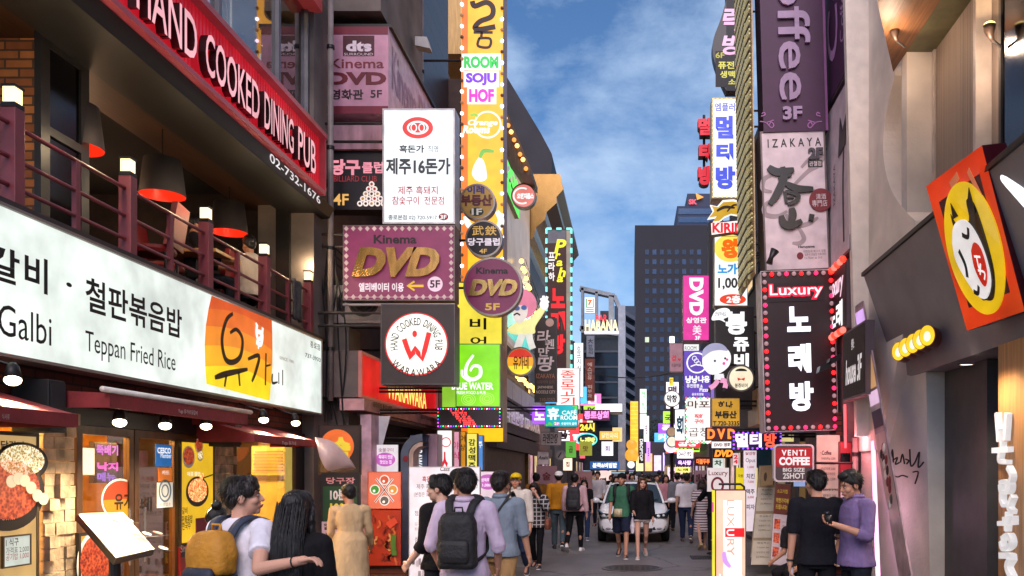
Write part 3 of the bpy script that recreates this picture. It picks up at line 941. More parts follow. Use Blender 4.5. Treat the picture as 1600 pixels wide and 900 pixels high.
# ------------------------------------------------------------------ long white restaurant sign
WL=leftwall(-4.66)
root=thing('restaurant_sign','long white backlit restaurant sign with black Korean words and an orange patch','sign',(-4.66,
 8.5,2.55))
q=(3.6,2.56,12.86,3.70)
MB().slab(WL,q,-0.2,-0.004).build('cabinet',mat('#b8b4ae',rough=0.4,metal=0.4),root)
MB().slab(WL,(q[0]+.02,q[1]+.03,q[2]-.02,q[3]-.03),-0.003,0.004).build('face_panel',mat('#e4ede6',rough=0.35,emit=1.0,
 evar=0.24),root)
mb=MB().slab(WL,(q[0],q[1],q[2],q[1]+.025),-0.003,0.02).slab(WL,(q[0],q[3]-.025,q[2],q[3]),-0.003,0.02).slab(WL,(q[2]-.02,
 q[1]+.025,q[2],q[3]-.025),-0.003,0.02)
mb.build('rim',mat('#9a948c',rough=0.35,metal=0.6),root)
letter(root,WL,[('갈',(-25,375,29,448),'#141212',{'b':0.02}),('비',(37,393,73,461),'#141212',{'b':0.02}),('·',(102,440,111,
 450),'#141212',{'b':0.05}),('철판볶음밥',(132,431,283,530),'#141212',{'b':0.018}),('ken Galbi',(-90,450,79,541),'#1a1618',
 {'b':0.0}),('Teppan Fried Rice',(132,516,273,588),'#1a1618',{'b':0.0}),('종로점',(484,532,499,548),'#26201e'),('737-3933',
 (476,551,500,566),'#26201e'),('SINCE 1981',(436,556,458,568),'#a08468',{'b':0})],d=0.008)
def wpx(fr,pts):
 return[fr.uv(*p)for p in pts]
def blob(fr,pts,d0,d1,k=6):
 return MB().poly(fr,spline([tuple(p)for p in wpx(fr,pts)],k),d0,d1)
L_=[(330,462),(322,500),(319,550),(322,600)];R_=[(424,500),(425,540),(424,580),(420,626)]
lv=spline(wpx(WL,L_),5);rv=spline(wpx(WL,R_),5)
cols=['#d6541c','#e06a1e','#ef8a1c','#f9ae18','#ffdc1c']
for i,c in enumerate(cols):
 a,b=i/5,(i+1)/5
 n=len(lv)-1
 L2=[lv[0][1]+(lv[-1][1]-lv[0][1])*t for t in(a,b)]
 def at(l,t):
  f=t*(len(l)-1);j=min(int(f),len(l)-2);f-=j
  return(l[j][0]+(l[j+1][0]-l[j][0])*f,l[j][1]+(l[j+1][1]-l[j][1])*f)
 top=[at(lv,a),at(rv,a)];bot=[at(lv,b),at(rv,b)]
 w=0.02 if i else 0
 pts=[bot[0]]+[bot[1]]+[(top[1][0]+(top[0][0]-top[1][0])*k/8,top[1][1]+(top[0][1]-top[1][1])*k/8+0.09*math.sin(math.pi*k/8)*(1 if i else 0.0))for k in range(9)]
 MB().poly(WL,pts,0.003,0.0065+0.0008*i).build('emblem_band',glow(c,0.95),root)
mb=MB()
for pts,w in(([(362,490),(352,500),(345,530),(350,560),(362,566),(374,556),(377,530),(368,515),(358,520)],.055),([(334,
 590),(352,584),(385,577)],.06),([(352,586),(349,604)],.05),([(371,580),(373,603)],.05),([(386,561),(403,556),(398,580),
 (392,596)],.05),([(414,552),(413,602)],.045),([(414,572),(421,570)],.035),([(424,584),(424,598),(432,597)],.03),([(434,
 582),(434,600)],.03),([(440,578),(440,602)],.03)):
 mb.stroke(WL,wpx(WL,pts),w,0.012,0.016,taper=True)
mb.build('lettering',mat('#3a2a10'),root)
mb=MB()
for pts,w in(([(400,508),(399,520),(402,530),(407,525),(409,512)],.05),([(401,518),(408,522),(406,538),(399,534)],.06),
 ([(403,536),(402,545)],.025),([(398,505),(401,510)],.03)):
 mb.stroke(WL,wpx(WL,pts),w,0.012,0.016)
mb.build('rooster_mark',glow('#ffffff',0.9),root)
# ------------------------------------------------------------------ red pub sign
RS=leftwall(-4.58)
root=thing('pub_sign','long ribbed red pub sign with raised words above the open pub floor','sign',(-4.58,9,5.78))
q=(4.4,5.80,12.55,6.64)
MB().slab(RS,q,-0.25,-0.01).build('cabinet',mat('#7a1a22',rough=0.4),root)
mb=MB()
y=q[0]
while y<q[2]-0.05:
 mb.slab(RS,(y,q[1]+0.03,y+0.045,q[3]-0.04),-0.009,0.012);y+=0.075
mb.slab(RS,(q[0],q[1]+.03,q[2],q[3]-.04),-0.0095,0.0)
mb.build('ribbed_panel',mat('#c01828',rough=0.4,emit=0.75,evar=0.25),root)
mb=MB().slab(RS,(q[0],q[1]-0.03,q[2],q[1]+0.028),-0.01,0.1).slab(RS,(q[0],q[3]-.038,q[2]+.02,q[3]+.03),-0.01,0.12).slab(RS,
 (q[2]-.03,q[1]+.03,q[2]+.02,q[3]-.04),-0.01,0.1)
mb.build('rim',mat('#a83a44',rough=0.35,emit=0.25),root)
MB().slab(RS,(q[0],q[1]+0.03,q[2]-.05,q[1]+0.05),0.02,0.05).build('light_tube',glow('#ff2a3c',2.2),root)
for(wd,a,b)in(('HAND',7.72,8.80),('COOKED',8.98,10.28),('DINING',10.42,11.32),('PUB',11.48,12.12)):
 r=(a,5.91,b,6.36)
 mb=MB();put_text(mb,RS,wd,r,bold=0.008,d=0.03,thick=0.08);mb.build('lettering_side',mat('#120b0d',rough=0.4),root)
 mb=MB();put_text(mb,RS,wd,r,bold=0.008,d=0.113);mb.build('lettering',glow('#f8b0b8',0.9),root)
mb=MB();put_text(mb,leftwall(-4.555),'02-732-1676',(10.75,5.62,12.5,5.735),bold=0.01,d=0.012);mb.build('lettering',glow('#f4f0f0',
 0.7),root)
# ------------------------------------------------------------------ railing with lantern posts
RAILM=mat('#8a3a40',rough=0.45,var=0.25)
rl=thing('balcony_railing','dark red metal balcony railing above the long white sign','railing',(-4.78,9,3.76))
posts=[5.1,6.63,8.15,9.65,11.19,12.72]
for y in posts:
 MB().box((-4.86,y-0.055,3.765),(-4.74,y+0.055,4.52)).build('post',RAILM,rl,bevel=0.006)
for i in range(len(posts)-1):
 ym=(posts[i]+posts[i+1])/2
 MB().box((-4.82,ym-0.03,3.765),(-4.78,ym+0.03,4.40)).build('baluster',RAILM,rl)
 for z in(3.92,4.14,4.40):
  MB().tube([(-4.80,posts[i]+0.056,z),(-4.80,posts[i+1]-0.056,z)],0.019,8).build('rail',RAILM,rl)
names=['lantern on the railing post beside the brick pier','lantern on the railing post left of the first red pendant shade',
 'lantern on the railing post between two red pendant shades','lantern on the railing post behind the diner in a pale shirt',
 'lantern on the last railing post beside the concrete pillar']
names[1]='lantern on the second railing post from the brick pier'
for y,nm in zip(posts[1:],names):
 t=thing('post_lantern','small square glowing '+nm,'lantern',(-4.80,y,4.523),'square lanterns on the railing posts')
 MB().box((-4.855,y-.055,4.523),(-4.745,y+.055,4.56)).build('base',STEEL_D,t)
 MB().box((-4.845,y-.045,4.561),(-4.755,y+.045,4.68)).build('lamp_shade',glow('#ffdf9c',2.6),t)
 MB().box((-4.855,y-.055,4.681),(-4.745,y+.055,4.70)).build('cap',STEEL_D,t)
 lamp((-4.80,y,4.80),26 if y<7 else 8,(1,.75,.45),0.05)
 # pendants
for(px,yb,Y,X,lab)in((118,232,8.35,None,'nearest grey pendant lampshade with red inside, partly behind the window frame'),
 (254,306,10.0,None,'big grey pendant lampshade with red inside hanging between the first two lanterns'),(358,364,12.0,
 None,'grey pendant lampshade with red inside beside the third lantern'),(430,404,14.5,None,'farthest red pendant lampshade deep inside the pub')):
 p=P(px,yb,Y)
 t=thing('pendant_lamp',lab,'lamp',p,'red lined pendant lamps in the pub')
 MB().lathe(p,[(0.25,0),(0.20,0.42),(0.05,0.44),(0.05,0.46)]).build('lamp_shade',mat('#2c2626',rough=0.7),t,smooth=True)
 MB().lathe(p,[(0.244,0.002),(0.196,0.41),(0.0,0.415)]).build('lining',glow('#ff2e14',0.95),t,smooth=True)
 MB().tube([p+Vector((0,0,.45)),(p.x,p.y,6.0)],0.008,6).build('cord',STEEL_D,t)
 MB().ball(p+Vector((0,0,.16)),.05,10,8).build('bulb',glow('#ffb060',4),t)
lamp((-6.4,9.6,5.2),12,(1,.6,.35),0.2)
lamp((-7.6,12.0,5.2),10,(1,.6,.35),0.2)
# pub furniture
def chair(x,y,rz,lab):
 t=thing('pub_chair',lab,'chair',(x,y,3.722),'red padded pub chairs',rz)
 RED=mat('#7a1418',rough=0.5)
 def ob(nm,mb,m):
  o=mb.build(nm,m,None);o.parent=t;return o
 ob('seat',MB().loft([(0,0,.42,.21,.21),(0,0,.46,.23,.23),(0,0,.50,.22,.22)]),RED)
 ob('backrest',MB().hexa([(-.22,-.24,.5),(.22,-.24,.5),(.22,-.17,.5),(-.22,-.17,.5),(-.2,-.32,.98),(.2,-.32,.98),(.2,-.26,
 .98),(-.2,-.26,.98)]),RED)
 for sx in(-.18,.18):
  for sy in(-.18,.18):
   ob('leg',MB().tube([(sx,sy,.42),(sx*1.1,sy*1.1,0)],.016,6),STEEL_D)
for(px,py,Y,rz,lab)in((240,398,9.6,R(100),'red pub chair in the gap under the big pendant shade'),(255,405,10.4,R(-80),
 'red pub chair beside the second railing post with a lantern'),(330,440,11.6,R(95),'red pub chair back seen beside the third railing post'),
 (352,450,12.4,R(-85),'red pub chair next to the seated diner')):
 p=P(px,py,Y);chair(max(p.x,-6.2),Y,rz,lab)
tb_=thing('pub_table','pale wooden pub table between the red chairs','table',(-5.55,10.9,3.722))
MB().box((-5.9,10.5,4.42),(-5.1,11.2,4.46)).build('tabletop',mat('#b48a52',rough=0.4,var=0.3),tb_)
MB().tube([(-5.5,10.85,4.42),(-5.5,10.85,3.73)],.04).build('leg',STEEL_D,tb_)
tag(MB().lathe((-5.35,10.75,4.462),[(0.03,0),(0.032,.16),(.012,.2),(.012,.26),(0,.262)]).build('bottle',mat('#1f6a2a',
 rough=0.1),None),'small green glass bottle standing on the pale pub table','bottle')
# hanging cloth on railing
cl=MB()
fr=leftwall(-4.765)
rr=random.Random(3)
mbp=[]
for j in range(7):
 for i in range(9):
  mbp.append((-4.765+0.03*math.sin(i*1.4+j*.2),12.0+i*0.045,4.43-j*0.095+0.01*rr.random()))
cl.add(mbp,[(j*9+i,j*9+i+1,(j+1)*9+i+1,(j+1)*9+i)for j in range(6)for i in range(8)])
o=cl.build('jacket',mat('#4a4644',rough=0.9,var=0.5,scale=12),None,smooth=True)
sm=o.modifiers.new('solid','SOLIDIFY');sm.thickness=0.015
tag(o,'grey jacket hung over the railing near the last lantern','jacket')
# neon figure behind upper glass
nn=thing('neon_sign','pinkish white neon Korean word glowing behind the upstairs window','neon sign',(-5.3,10.7,7.2))
NF=leftwall(-5.3)
mb=MB();put_text(mb,NF,'단',(10.4,7.1,11.1,7.7),bold=0.0,d=0.01);mb.build('lettering',glow('#ffb8e8',1.6),nn)
mb=MB();mb.stroke(NF,[(10.2,6.75),(10.2,7.95),(11.3,7.95),(11.3,6.75)],0.02,0,0.02,smooth=False);mb.build('frame',glow('#ffffff',
 1.2),nn)
lamp((-6.6,11.2,9.6),220,(1,.8,.45),0.2)
for i,(y,z)in enumerate(((10.6,7.3),(10.9,7.9),(10.5,8.3))):
 pass
tr=thing('lit_mannequin_frame','tangled silver wire sculpture glowing yellow behind the upstairs glass','sculpture',(-5.7,
 12.1,6.67))
rr=random.Random(11)
for k in range(26):
 a=Vector((-5.7+rr.uniform(-.4,.4),12.1+rr.uniform(-.5,.5),6.75+rr.uniform(0,2.2)));b=a+Vector((rr.uniform(-.4,.4),rr.uniform(-.6,
 .6),rr.uniform(-.7,.7)))
 MB().tube([a,b],0.015,5).build('bar',mat('#cbb98a',rough=0.3,metal=0.7),tr)
 # ------------------------------------------------------------------ awnings
AWN=mat('#8a2a2c',rough=0.7,var=0.25,scale=6,bump=0.15)
def awning(name,lab,y0,y1,zt,zf,xf,drop,texts=()):
 t=thing(name,lab,'awning',((-4.9+xf)/2,(y0+y1)/2,zf-drop))
 MB().hexa([(-4.885,y0,zt-.03),(xf,y0,zf-.03),(xf,y1,zf-.03),(-4.885,y1,zt-.03),(-4.885,y0,zt),(xf,y0,zf),(xf,y1,zf),(-4.885,
 y1,zt)]).build('canopy',AWN,t)
 MB().box((xf,y0,zf-drop),(xf+0.02,y1,zf-0.001)).build('valance',AWN,t)
 for y in(y0,y1):
  MB().add([(-4.88,y,zt-.03),(xf,y,zf-.03),(xf,y,zf-drop),(-4.88,y,zf-drop)],[(0,1,2,3)]).build('side_flap',AWN,t)
 if texts:
  letter(t,leftwall(xf+0.02),texts,d=0.004)
 return t
awning('awning','dark red cloth awning over the big food poster beside the stone pillar',4.0,6.46,2.34,2.14,-4.2,0.1,[('식사류',
 (2,646,14,656),'#c8b0a0',{'b':0})])
awning('awning','rolled dark red awning with white edge over the glass entrance doors',6.98,9.5,2.38,2.35,-4.28,0.12,[('Yuga 유가네 닭갈비',
 (278,638,308,650),'#e8d8d0',{'b':0})])
awning('awning','dark red cloth awning beside the hanging black poster',9.6,11.55,2.31,2.13,-4.25,0.09,[('Yuga 유가네',(440,
 688,462,697),'#e8d8d0',{'b':0})])
o=MB().tube([(-4.27,6.9,2.375),(-4.27,9.6,2.375)],0.024,12).build('awning_roller',mat('#e8e0d4',rough=0.4),None,smooth=True)
tag(o,'white roller tube along the front edge of the middle awning','roller')
# spot lamps under the sign
spots=[(20,594,'tilted spot lamp shining on the awning over the big food poster'),(187,660,'first glowing spot lamp under the rolled awning from the speaker'),
 (258,665,'middle glowing spot lamp under the rolled awning'),(322,666,'glowing spot lamp under the rolled awning, nearest the yellow noodle poster'),
 (412,656,'glowing spot lamp above the awning of the yellow lit window'),(462,661,'last glowing spot lamp above the awning near the white sign end')]
for i,(px,py,lab)in enumerate(spots):
 p=PW(px,py,-4.45)
 t=thing('spot_lamp',lab,'spotlight',p,'spot lamps under the long sign')
 d=Vector((.25,-.35,-1)).normalized()
 MB().tube([p-d*.01,p-d*0.11,p-d*.14],[0.06,0.04,0.02],14).build('housing',STEEL_D,t,smooth=True)
 MB().ball(p,(.055,.055,.04),14,8).build('bulb',glow('#fff0cc',14),t)
 MB().tube([p-d*.12,(p.x-.3,p.y,p.z+.2)],0.01,6).build('arm',STEEL_D,t)
 lamp(p+d*0.13,60,(1,.8,.52),0.05,(d,140))
 # black box speakers
for(y,z,lab)in((6.85,2.02,'black box loudspeaker between the first awning and the doors'),(9.98,2.0,'small black box loudspeaker above the second stone pillar')):
 t=thing('loudspeaker',lab,'loudspeaker',(-4.7,y,z))
 MB().hexa([(-4.88,y-.13,z),(-4.6,y-.1,z),(-4.6,y+.1,z),(-4.88,y+.13,z),(-4.88,y-.13,z+.42),(-4.6,y-.1,z+.42),(-4.6,y+.1,
 z+.42),(-4.88,y+.13,z+.42)]).build('case',mat('#151314',rough=0.6),t,bevel=.01)
 MB().box((-4.598,y-.085,z+.03),(-4.59,y+.085,z+.39)).build('grille',mat('#2a2728',rough=0.8),t)
 # ------------------------------------------------------------------ food pictures
def foodmat(c1,c2,c3,nm,s=22):
 if nm in _mats:return _mats[nm]
 m=bpy.data.materials.new(nm);m.use_nodes=True
 t=m.node_tree;p=t.nodes['Principled BSDF']
 co=t.nodes.new('ShaderNodeTexCoord');v=t.nodes.new('ShaderNodeTexVoronoi');v.inputs['Scale'].default_value=s
 n=t.nodes.new('ShaderNodeTexNoise');n.inputs['Scale'].default_value=s*.6;n.inputs['Detail'].default_value=6
 t.links.new(co.outputs['Object'],v.inputs['Vector']);t.links.new(co.outputs['Object'],n.inputs['Vector'])
 a=t.nodes.new('ShaderNodeMath');a.operation='MULTIPLY_ADD';a.inputs[1].default_value=0.55
 t.links.new(v.outputs['Distance'],a.inputs[0]);t.links.new(n.outputs['Fac'],a.inputs[2])
 r=t.nodes.new('ShaderNodeValToRGB')
 r.color_ramp.elements[0].position=.45;r.color_ramp.elements[0].color=(*lin(c1),1)
 r.color_ramp.elements[1].position=.95;r.color_ramp.elements[1].color=(*lin(c3),1)
 e=r.color_ramp.elements.new(.7);e.color=(*lin(c2),1)
 t.links.new(a.outputs[0],r.inputs[0]);t.links.new(r.outputs[0],p.inputs['Base Color']);t.links.new(r.outputs[0],p.inputs['Emission Color'])
 p.inputs['Emission Strength'].default_value=0.6
 _mats[nm]=m
 return m
FOODR=foodmat('#3a0c08','#7a2010','#a84a26','food_red',38)
FOODO=foodmat('#8a3210','#d8702a','#ffd890','food_noodle',70)
FOODG=foodmat('#5a4a2a','#b8a060','#f0e8d0','food_pale',60)
def bowl(root,fr,c,ru,rv,food,dark_=True,d=0.006):
 MB().disc(fr,c,ru,rv,d-.002,d).build('bowl_rim',mat('#1c1614' if dark_ else '#f4eee4',rough=.4),root)
 MB().disc(fr,(c[0],c[1]+rv*.08),ru*.84,rv*.78,d+.001,d+.003).build('bowl_food',food,root)
def poster(name,lab,fr,q,face,texts=(),frame='#4a3520',fw=0.03,cat='poster',depth=0.02):
 root=thing(name,lab,cat,fr.at((q[0]+q[2])/2,q[1],0))
 frame_rect(MB(),fr,q,fw,-depth,0.008).build('frame',M(frame),root)
 MB().slab(fr,(q[0]+fw,q[1]+fw,q[2]-fw,q[3]-fw),-depth,0.002).build('sheet',M(face),root)
 letter(root,fr,texts,d=0.006)
 return root
PF=leftwall(-4.87)
def pq(fr,x0,yt0,x1,yb1):
 a=fr.uv(x0,yt0);b=fr.uv(x1,yb1);return(a[0],b[1],b[0],a[1])
 # big food poster
t=poster('food_poster','backlit food poster with a red chicken dish beside the stone pillar',PF,(5.4,.55,7.02,2.02),'g0.75#d8b070',
 [('닭갈비',(0,688,36,704),'#2a1810',{'b':.03}),('Sin..',(2,797,22,812),'#e8e0d0',{'b':0})])
c=PF.uv(14,770);bowl(t,PF,c,.4,.3,FOODR);c=PF.uv(34,722);bowl(t,PF,c,.3,.16,FOODG)
for i_ in range(6):MB().disc(PF,(PF.uv(30,752)[0]+.07*i_-.1,PF.uv(30,752)[1]+.05*math.sin(i_)-.02*i_),.06,.05,.012+.002*i_,
 .0135+.002*i_,16).build('radish_slice',mat('#e8d8b8',emit=.5),t)
t=poster('menu_notice','pale blue printed price notice under the red chicken poster',leftwall(-4.85),pq(leftwall(-4.85),
 4,838,48,882),'g0.5#c8d8d8',[('1 식구',(8,842,28,852),'#3a2a20'),('가격표 2,000',(8,856,44,862),'#5a5a60',{'b':0}),('공기밥 1,000',
 (8,866,44,872),'#a04040',{'b':0})],fw=.012)
# yellow noodle poster
t=poster('food_poster','tall bright yellow noodle poster beside the glass doors',PF,(9.22,.9,9.98,2.06),'g0.85#f5c21e',
 [('닭갈비',(279,793,292,803),'#3a2410',{'b':.02}),('철판볶음밥',(279,806,300,817),'#3a2410',{'b':.02}),('쟁반국수',(279,817,297,827),
 '#3a2410',{'b':.02}),('매콤 쫄면',(292,737,312,744),'g#fff4d0',{'b':.02})],frame='#3a2a1a')
c=PF.uv(308,768);bowl(t,PF,c,.25,.17,FOODO)
for(px,py,r_)in((294,714,.16),(310,696,.11),(312,712,.08)):
 bowl(t,PF,PF.uv(px,py),r_*.8,r_*.75,FOODR if r_>.1 else FOODG,False)
mb=MB();mb.stroke(PF,wpx(PF,[(309,764),(311,750),(316,742)]),.05,.01,.02);mb.build('noodles',FOODO,t)
mb=MB();mb.stroke(PF,wpx(PF,[(314,747),(331,741)]),.012,.02,.03,smooth=False);mb.build('chopsticks',mat('#2a1a10'),t)
MB().slab(PF,pq(PF,305,810,328,836),.004,.01).build('picture_patch',mat('#8a2a3a'),t)
MB().slab(leftwall(-4.86),(9.22,.45,9.98,.89),-.03,.0).build('lower_panel',mat('#8a1c20',rough=.4),t)
MB().slab(leftwall(-4.86),(9.22,.78,9.98,.87),.002,.006).build('dark_band',mat('#1a1414',rough=.4),t)
letter(t,leftwall(-4.86),[('Sin 유가네 Sin',(281,850,318,858),'#e8e0d8',{'b':0})],d=.01)
# stickers on the door
SF=leftwall(-4.924)
def sticker(name,lab,r,face,texts=()):
 q=pq(SF,*r)
 root=thing(name,lab,'sticker',SF.at((q[0]+q[2])/2,q[1],0))
 MB().slab(SF,q,0.0,.004).build('sheet',M(face),root)
 letter(root,SF,texts,d=.007)
 return root
sticker('window_sticker','blue hygiene sticker with white letters on the glass door',(243,694,268,729),'g0.5#1a78c8',[('CESCO',
 (245,699,266,709),'g#ffffff',{'b':.03}),('Member',(250,708,267,716),'g#ffffff',{'b':0})])
sticker('window_sticker','orange card sticker just below the blue hygiene sticker',(247,731,268,752),'g0.5#f08028',[('카드',
 (252,735,264,742),'g#fff4e0')])
t=sticker('window_sticker','white round crest notice below the orange card sticker',(245,754,270,792),'g0.6#eee8da',[('위생업소',
 (248,786,266,790),'#8a7a50',{'b':0})])
c=SF.uv(257,767);MB().ring(SF,c,.12,.12,.02,.005,.009).ring(SF,c,.07,.07,.015,.005,.009).build('crest',mat('#6a7a8a'),
 t)
# round logo decals
t=thing('door_decal','round orange rooster restaurant logo across the glass doors','decal',SF.at(8.45,1.2,0))
c=(8.23,1.44)
MB().disc(SF,c,.29,.2,0,.004).build('decal_border',glow('#fff6e0',.7),t)
MB().disc(SF,c,.27,.18,.0045,.008).build('decal_disc',glow('#e8501c',.8),t)
MB().disc(SF,c,.27,.18,.0085,.010,a0=180,a1=360).build('decal_disc',glow('#f5a81c',.8),t)
mb=MB();put_text(mb,SF,'유가',(8.12,1.34,8.42,1.5),bold=.03,d=.013);mb.build('lettering',mat('#1c120c'),t);mb=MB();put_text(mb,
 SF,'네',(8.56,1.3,8.76,1.45),bold=.03,d=.013);mb.build('lettering',mat('#1c120c'),t)
# hanging LED board inside + white lit panel
t=thing('led_board','violet lit LED word board hanging inside behind the glass door','LED sign',(-6.2,9.6,1.55))
LB=leftwall(-6.2)
q=LB.rect((147,690,183,754))
MB().slab(LB,q,-.06,0).build('case',mat('#1a1524'),t)
letter(t,LB,[('뚝배기',(148,694,182,712),'g1.6#a060ff',{'b':.04}),('낙지',(149,722,182,736),'g1.4#d060ff',{'b':.04}),('메뉴',
 (149,738,178,752),'g1.4#8060ff',{'b':.04})],d=.02)
t=thing('lit_price_panel','blank glowing white panel hanging behind the first glass door','light panel',(-5.3,7.95,1.4))
LB=leftwall(-5.3);q=LB.rect((124,698,148,743))
MB().slab(LB,q,-.03,0).build('case',mat('#c8c0b4'),t)
MB().slab(LB,(q[0]+.01,q[1]+.01,q[2]-.01,q[3]-.01),.001,.004).build('lit_face',glow('#fffaf0',2),t)
# tall AC behind the window
t=thing('air_conditioner','tall yellow-lit standing air conditioner behind the window','air conditioner',(-5.6,12.6,.13))
a=P(392,697,12.2)
AC=mat('#e4dcb8',rough=.4)
x0,x1=P(392,700,12.2).x,P(446,700,12.2).x
MB().box((x0,12.2,.13),(x1,12.6,2.08)).build('body',glow('#d8bc5c',.5),t,bevel=.02)  # yellow room light put into the body as a glow
for i in range(7):
 MB().box((x0+.04,12.17,1.72+i*.045),(x1-.04,12.2,1.735+i*.045)).build('louvre',mat('#8a7a4a'),t)
MB().box((x0+.03,12.17,1.58),(x1-.03,12.199,1.66)).build('control_panel',mat('#4a4028'),t)
# lower counter picture by the door
t=poster('food_poster','low yellow poster with a round red chicken pan beside the lectern menu',leftwall(-4.85),pq(leftwall(-4.85),
 122,833,170,905),'g0.7#d8a02c',frame='#2a2018')
bowl(t,leftwall(-4.85),leftwall(-4.85).uv(149,880),.27,.3,FOODR,False)
# lectern menu
t=thing('menu_lectern','tilted black framed menu lectern with a bright lit page by the doors','menu stand',P(183,985,6.3))
TL,TR,BR,BL=P(122,803,6.35),P(192,800,6.85),P(242,858,6.35),P(181,872,5.75)
n_=(TR-TL).cross(BL-TL).normalized()
if n_.z<0:n_=-n_
mb=MB().hexa([BL-n_*.05,BR-n_*.05,TR-n_*.05,TL-n_*.05,BL,BR,TR,TL]);mb.build('panel_case',mat('#191618',rough=.35),t)
def lerp4(a,b):return(TL*(1-a)+TR*a)*(1-b)+(BL*(1-a)+BR*a)*b
g=[lerp4(*q_)+n_*.003 for q_ in((.04,.96),(.96,.96),(.96,.04),(.04,.04))]
MB().hexa([p-n_*.002 for p in g]+g).build('lit_page',mat('#8a868c',rough=.4,emit=.2),t)
LF=Frame(TL+n_*.004,(TR-TL),n_.cross((TR-TL).normalized()))
rr=random.Random(5)
Wd,Hd=(TR-TL).length,(BL-TL).length
for i in range(7):
 a,b=.15+.25*(i%3)+rr.uniform(-.05,.05),.18+.28*(i//3)
 c=(a*Wd,-b*Hd)
 MB().disc(LF,c,.035,.035,.0,.003,14).build('dish_picture',FOODR if i%2 else FOODG,t)
 mb=MB();put_text(mb,LF,'비빔밥 6,000',(c[0]-.05,c[1]-.065,c[0]+.06,c[1]-.047),bold=0,d=.001);mb.build('lettering',mat('#4a4648'),
 t)
MB().tube([(TL+BR)/2-n_*.05,P(183,985,6.3)+Vector((0,0,.03))],.04,10).build('post',STEEL_D,t)
MB().lathe(P(183,985,6.3),[(0,0),(.22,0),(.22,.02),(0,.03)]).build('base',STEEL_D,t)
# ------------------------------------------------------------------ hanging signs over the -x side
# film sign
root,fr,q=sign('cinema_sign','big pink box sign reading DTS and Kinema DVD beside the upstairs glass','sign',(510,42,607,
 178),13.6,depth=3.4,face='#c98fa4',body='#d9b6c4',lip=False,texts=[('DIGITAL',(537,57,583,62),'#5a1420',{'b':0}),('SURROUND',
 (538,83,583,87),'#e8d0d8',{'b':0}),('Kinema',(516,92,600,107),'#7c2430',{'b':.015}),('DVD',(512,113,604,133),'#6c0f22',
 {'b':.05}),('영화관',(517,140,568,156),'#2a0c14',{'b':.03}),('5F',(579,141,597,153),'#2a0c14',{'b':.02})])
for y0,y1 in((42,54),(166,178)):
 MB().slab(fr,fr.rect((510.5,y0,606.5,y1)),.004,.01).build('band',mat('#7a1830'),root)
MB().slab(fr,fr.rect((536,56,585,88)),.003,.006).build('badge',mat('#4a0f1c'),root)
mb=MB();put_text(mb,fr,'dts',fr.rect((541,64,581,81)),bold=.05,d=.012);mb.build('lettering',mat('#f4dce4'),root)
sf=rightwall(q[2]+.001);sf=Frame((q[2]+.001,0,0),Y3,Z3)
mb=MB();put_text(mb,sf,'Kinema DVD',(13.8,7.9,16.6,8.6),bold=.01,d=.006);mb.build('lettering',mat('#b890a8'),root)
MB().box((-4.95,13.62,q[3]+.003),(q[2]+.05,17.2,q[3]+.06)).build('top_frame',STEEL_D,root)
t=thing('flood_lamp','small white flood lamp on an arm above the Kinema sign','lamp',P(655,66,15.5))
p=P(655,66,15.5)
MB().tube([(-3.85,15.5,p.z+.0),p],.014,6).build('arm',mat('#c8c4c0',rough=.4),t)
MB().hexa([p+Vector(v)for v in((-.05,-.1,-.1),(.22,-.1,-.16),(.22,.1,-.16),(-.05,.1,-.1),(-.05,-.1,.06),(.16,-.1,.05),
 (.16,.1,.05),(-.05,.1,.06))]).build('head',mat('#b8b0ac',rough=.4),t)
# pink stained lintel box
tag(MB().slab(facing(13.62),facing(13.62).rect((510,194,597,233)),-.8,0).build('signboard_back',mat('#b98a94',rough=.7,
 var=.45,scale=3,stretch=(2,2,.5)),None),'blank stained pink box under the Kinema sign','sign box')
# billiard sign
root,fr,q=sign('billiard_sign','black billiard club sign with pink Korean letters and a ball triangle','sign',(511,236,
 603,328),13.7,depth=.3,face='#1c1418',body='#2a2224',texts=[('당구',(517,249,563,274),'g#e890a0',{'b':.05}),('클럽',(566,
 253,599,271),'g#e890a0',{'b':.03}),('BILLIARD CLUB',(522,275,589,284),'g0.7#a03038',{'b':0}),('4F',(521,303,545,321),
 'g#e8b060',{'b':.02})])
rr=random.Random(2)
for row in range(5):
 for k in range(row+1):
  c=fr.uv(581+(k-row/2)*9.2,288+row*7.6)
  MB().disc(fr,c,.045,.045,.004,.012,16).build('ball',glow('#f0e0d8',.7),root)
  MB().disc(fr,c,.022,.022,.013,.016,12).build('ball_spot',mat(rr.choice(['#c03030','#30303c','#c8a030','#2a2a30'])),root)
  # white pork restaurant sign
root,fr,q=sign('pork_restaurant_sign','bright white box sign with a red pig nose logo above the DVD sign','sign',(598,
 170,711,350),13.1,depth=.35,face='g1.05#eef6fa',body='#c0bcbc',texts=[('흑돈가',(624,227,663,239),'#2a2c30',{'b':.03}),('직영',
 (669,228,685,238),'#2a2c30',{'b':0}),('제주16돈가',(603,247,704,273),'#33363c',{'b':.035}),('제주 흑돼지',(622,291,684,304),'#c02838',
 {'b':.01}),('참숯구이  전문점',(613,307,694,320),'#c02838',{'b':.01}),('종로본점 02) 720-5917',(607,336,683,345),'#33363c',{'b':.015})])
c=fr.uv(653,200)
MB().disc(fr,c,.235,.165,.005,.009).build('logo',glow('#e0342e',.9),root)
MB().ring(fr,c,.165,.105,.028,.0095,.013).build('logo_ring',glow('#ffffff',1),root)
for dx in(-.06,.06):
 MB().disc(fr,(c[0]+dx,c[1]),.05,.066,.0095,.012).build('logo_nostril',glow('#ffffff',1),root)
 MB().disc(fr,(c[0]+dx,c[1]),.034,.05,.0125,.015).build('logo_nostril',glow('#e0342e',.9),root)
